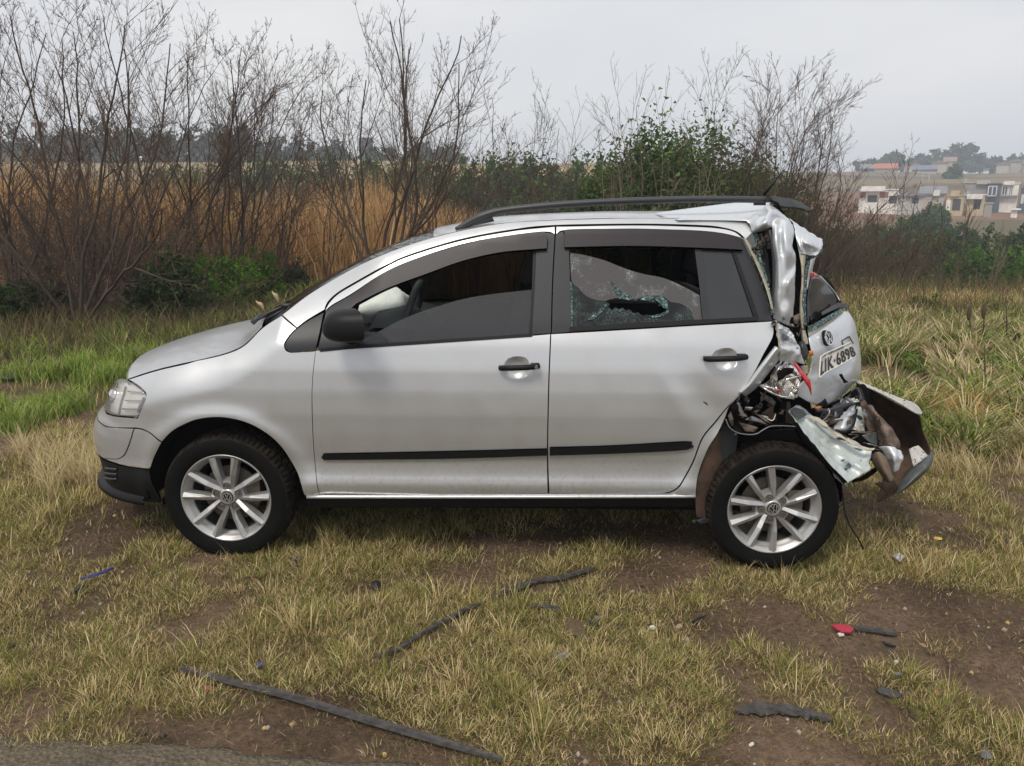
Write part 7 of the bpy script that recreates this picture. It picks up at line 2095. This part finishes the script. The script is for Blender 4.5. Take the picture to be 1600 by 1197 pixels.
strip('dark cable end near the blue strap', [(112, 934), (122, 925), (132, 917)], .018, .008)
def chunk(label, px, py, size, m, seed, flat=.45, name='debris_chunk', cat='debris', lift=None, rot=None):
    b = G(px, py)
    r_ = np.random.default_rng(seed)
    me = bpy.data.meshes.new(name)
    import bmesh
    bm = bmesh.new(); bmesh.ops.create_icosphere(bm, subdivisions=2, radius=.5)
    co = np.array([v.co[:] for v in bm.verts])
    for _ in range(7):                                                    # planes struck off: a broken, faceted lump
        d = r_.normal(size=3); d /= np.linalg.norm(d); c = r_.uniform(.22, .42)
        s = co @ d; co = co - np.clip(s - c, 0, 9)[:, None] * d
    a = r_.uniform(0, 3.14)
    co = co * np.array(size if not np.isscalar(size) else (size, size * .75, size * flat))
    co = co @ np.array([[math.cos(a), math.sin(a), 0], [-math.sin(a), math.cos(a), 0], [0, 0, 1]])
    for v, c in zip(bm.verts, co): v.co = c
    bm.to_mesh(me); bm.free(); me.materials.append(m)
    o = bpy.data.objects.new(name, me); COL.objects.link(o); o.location = tuple(b + (0, 0, -co[:, 2].min() * .7 if lift is None else lift))
    return tag(o, label, cat)
stone_w = mat('white_stone', (.55, .53, .49), .8); stone_t = mat('tan_stone', (.30, .22, .15), .85); stone_r = mat('red_stone', (.28, .10, .06), .85); stone_y = mat('yellow_pebble', (.55, .40, .14), .7); stone_g = mat('grey_stone', (.14, .14, .15), .8); clod = mat('earth_clod', (.10, .065, .045), .95)
blk = mat('black_plastic_shard', (.018, .018, .02), .4); strapm = mat('blue_strap', (.03, .042, .14), .7); leafbr = mat('dead_leaf', (.30, .16, .09), .85); ylw = mat('yellow_leaf', (.55, .38, .06), .8); silv = mat('silver_shard', (.55, .56, .58), .3, .6)
chunk('white pebble on the brown patch, left of the tan one', 1019, 984, .030, stone_w, 1, .8, 'pebble', 'stone'); chunk('tan pebble on the brown patch, right of the white one', 1062, 983, .036, stone_t, 2, .8, 'pebble', 'stone')
chunk('reddish stone under the end of the long trim strip', 325, 1079, .034, stone_r, 3, .8, 'pebble', 'stone'); chunk('yellow pebble on the road edge', 300, 1189, .022, stone_y, 4, .8, 'pebble', 'stone')
chunk('yellowish pebble under the middle of the long trim strip', 601, 1182, .020, stone_y, 5, .8, 'pebble', 'stone'); chunk('white pebble at the bottom right in the dark earth', 1174, 1165, .020, stone_w, 6, .8, 'pebble', 'stone')
chunk('dark broken lump near the front wheel', 590, 920, (.10, .06, .035), blk, 7, name='rubber_lump'); chunk('flat earth slab with a cracked edge on the brown patch', 895, 985, (.16, .10, .035), clod, 8, name='earth_slab', cat='clod'); chunk('small earth clod below the cracked slab', 912, 1000, (.07, .05, .03), clod, 9, name='earth_clod', cat='clod')
chunk('dull grey flat stone beside the dark sliver', 1408, 982, (.10, .06, .010), clod, 10, name='flat_stone', cat='stone'); chunk('black lump in the grass above the wide torn rubber', 1388, 1085, (.10, .05, .03), blk, 11, name='rubber_lump')
chunk('rounded grey stone at the bottom right corner', 1538, 1182, (.06, .04, .02), stone_g, 12, name='flat_stone', cat='stone'); chunk('brown dead leaf right of the black lump', 1464, 1083, (.045, .035, .012), leafbr, 13, name='dead_leaf', cat='leaf')
chunk('orange dead leaf behind the rear tyre', 1272, 886, (.07, .04, .012), leafbr, 14, name='dead_leaf', cat='leaf'); chunk('yellow leaf in the grass behind the rear wheel', 1466, 842, (.05, .04, .01), ylw, 15, name='dead_leaf', cat='leaf')
chunk('dark clod in the grass left of the wide torn rubber', 875, 1028, (.09, .05, .03), stone_g, 16, name='rubber_lump'); chunk('small pale stone right of the dark sliver', 1400, 1035, .024, stone_w, 17, .6, 'pebble', 'stone'); chunk('orange chip on the bare earth at right', 1443, 1008, (.035, .025, .008), leafbr, 18, name='dead_leaf', cat='leaf')
def flat_piece(label, pts, m, name, cat, th=.006, lift=.014, tilt=0.0):
    P = [G(*p) + (0, 0, lift + tilt * i) for i, p in enumerate(pts)]
    n = len(P)
    return tag(MB().raw([*P, *[p - np.array([0, 0, th]) for p in P]], [tuple(range(n)), tuple(range(2 * n - 1, n - 1, -1))] + [(k, n + k, n + (k + 1) % n, (k + 1) % n) for k in range(n)]).build(name, m), label, cat)
flat_piece('bright red lamp shard on the brown earth', [(1298, 984), (1312, 983), (1326, 985), (1333, 991), (1328, 996), (1314, 995), (1306, 990)], mat('red_shard', (.36, .025, .045), .4), 'red_shard', 'shard', lift=.022)
flat_piece('pale sliver under the red lamp shard', [(1308, 994), (1316, 993), (1319, 997), (1311, 998)], stone_w, 'pale_sliver', 'shard')
flat_piece('small silver and grey shard behind the rear wheel', [(1392, 877), (1404, 874), (1412, 881), (1405, 890), (1398, 886)], silv, 'silver_shard', 'shard', lift=.03, tilt=.004)
flat_piece('black plastic shard left of the white pebble', [(914, 977), (922, 974), (934, 978), (936, 982), (926, 981), (916, 982)], blk, 'plastic_shard', 'shard')
flat_piece('small grey plastic chip above the black shard', [(928, 968), (936, 966), (940, 970), (932, 972)], stone_g, 'plastic_shard', 'shard')
flat_piece('black plastic shard in the grass right of the tan pebble', [(1081, 976), (1092, 969), (1102, 966), (1098, 972), (1086, 977)], blk, 'plastic_shard', 'shard')
flat_piece('long dark flake on the bare earth near the red shard', [(1378, 1006), (1390, 1010), (1400, 1014), (1394, 1014), (1382, 1010)], blk, 'plastic_shard', 'shard')
flat_piece('grey flake below the red shard', [(1396, 1056), (1406, 1055), (1408, 1060), (1399, 1060)], stone_g, 'plastic_shard', 'shard')
flat_piece('purple and black wrapper scrap in the left grass', [(398, 1052), (408, 1046), (416, 1043), (412, 1051), (404, 1055)], mat('purple_wrapper', (.045, .035, .085), .4), 'wrapper_scrap', 'litter', lift=.03)
flat_piece('dark chip in front of the front tyre', [(455, 880), (466, 874), (474, 873), (464, 880)], strapm, 'plastic_chip', 'shard')
strip('tangled blue strap in the left grass', [(128, 917), (140, 914), (152, 910), (163, 906), (178, 900)], .022, .006, strapm, .035, 'blue_strap', 'strap')
flat_piece('dark water bottle scrap in the left grass clumps', [(0, 590), (18, 588), (28, 592), (20, 598), (2, 598)], stone_g, 'dark_scrap', 'litter', lift=.04)
# pebbles and grit nobody could count
n = 5000
X, Y = tufts(n, 1.9, 4.6)
ok = cover(X, Y) < .55
X, Y = X[ok], Y[ok]; n = len(X)
sz = .0015 + .012 * rng.uniform(0, 1, n) ** 5
oct_ = np.array([[1, 0, 0], [0, 1, 0], [-1, 0, 0], [0, -1, 0], [0, 0, .8], [0, 0, -.8]], float)
ofc = np.array([[0, 1, 4], [1, 2, 4], [2, 3, 4], [3, 0, 4], [1, 0, 5], [2, 1, 5], [3, 2, 5], [0, 3, 5]])
c0 = np.stack([X, Y, H(X, Y) + .002], -1)
V = (c0[:, None] + oct_[None] * sz[:, None, None] * rng.uniform(.7, 1.3, (n, 6, 1))).reshape(-1, 3)
F = ((np.arange(n) * 6)[:, None, None] + ofc[None]).reshape(-1, 3)
tag(add('gravel', V, F, leafm, None, False, colors=np.repeat(colours(n, [((.42, .38, .32), 2), ((.20, .135, .092), 5), ((.48, .36, .18), 1), ((.11, .10, .10), 2)]), 6, axis=0)), 'scattered grit and pebbles on the bare earth', 'gravel', kind='stuff')

# ------------------------------------------------------------------ air
hz = bpy.data.materials.new('haze_air'); hz.use_nodes = True
hz.node_tree.nodes.clear()
_o = hz.node_tree.nodes.new('ShaderNodeOutputMaterial'); _v = hz.node_tree.nodes.new('ShaderNodeVolumePrincipled')
_v.inputs['Color'].default_value = (.80, .88, 1.0, 1); _v.inputs['Density'].default_value = .0015; _v.inputs['Anisotropy'].default_value = 0.0
hz.node_tree.links.new(_v.outputs[0], _o.inputs['Volume'])
tag(MB().box((0, 190, 15), (1390, 1010, 54)).build('haze', hz), kind='stuff')
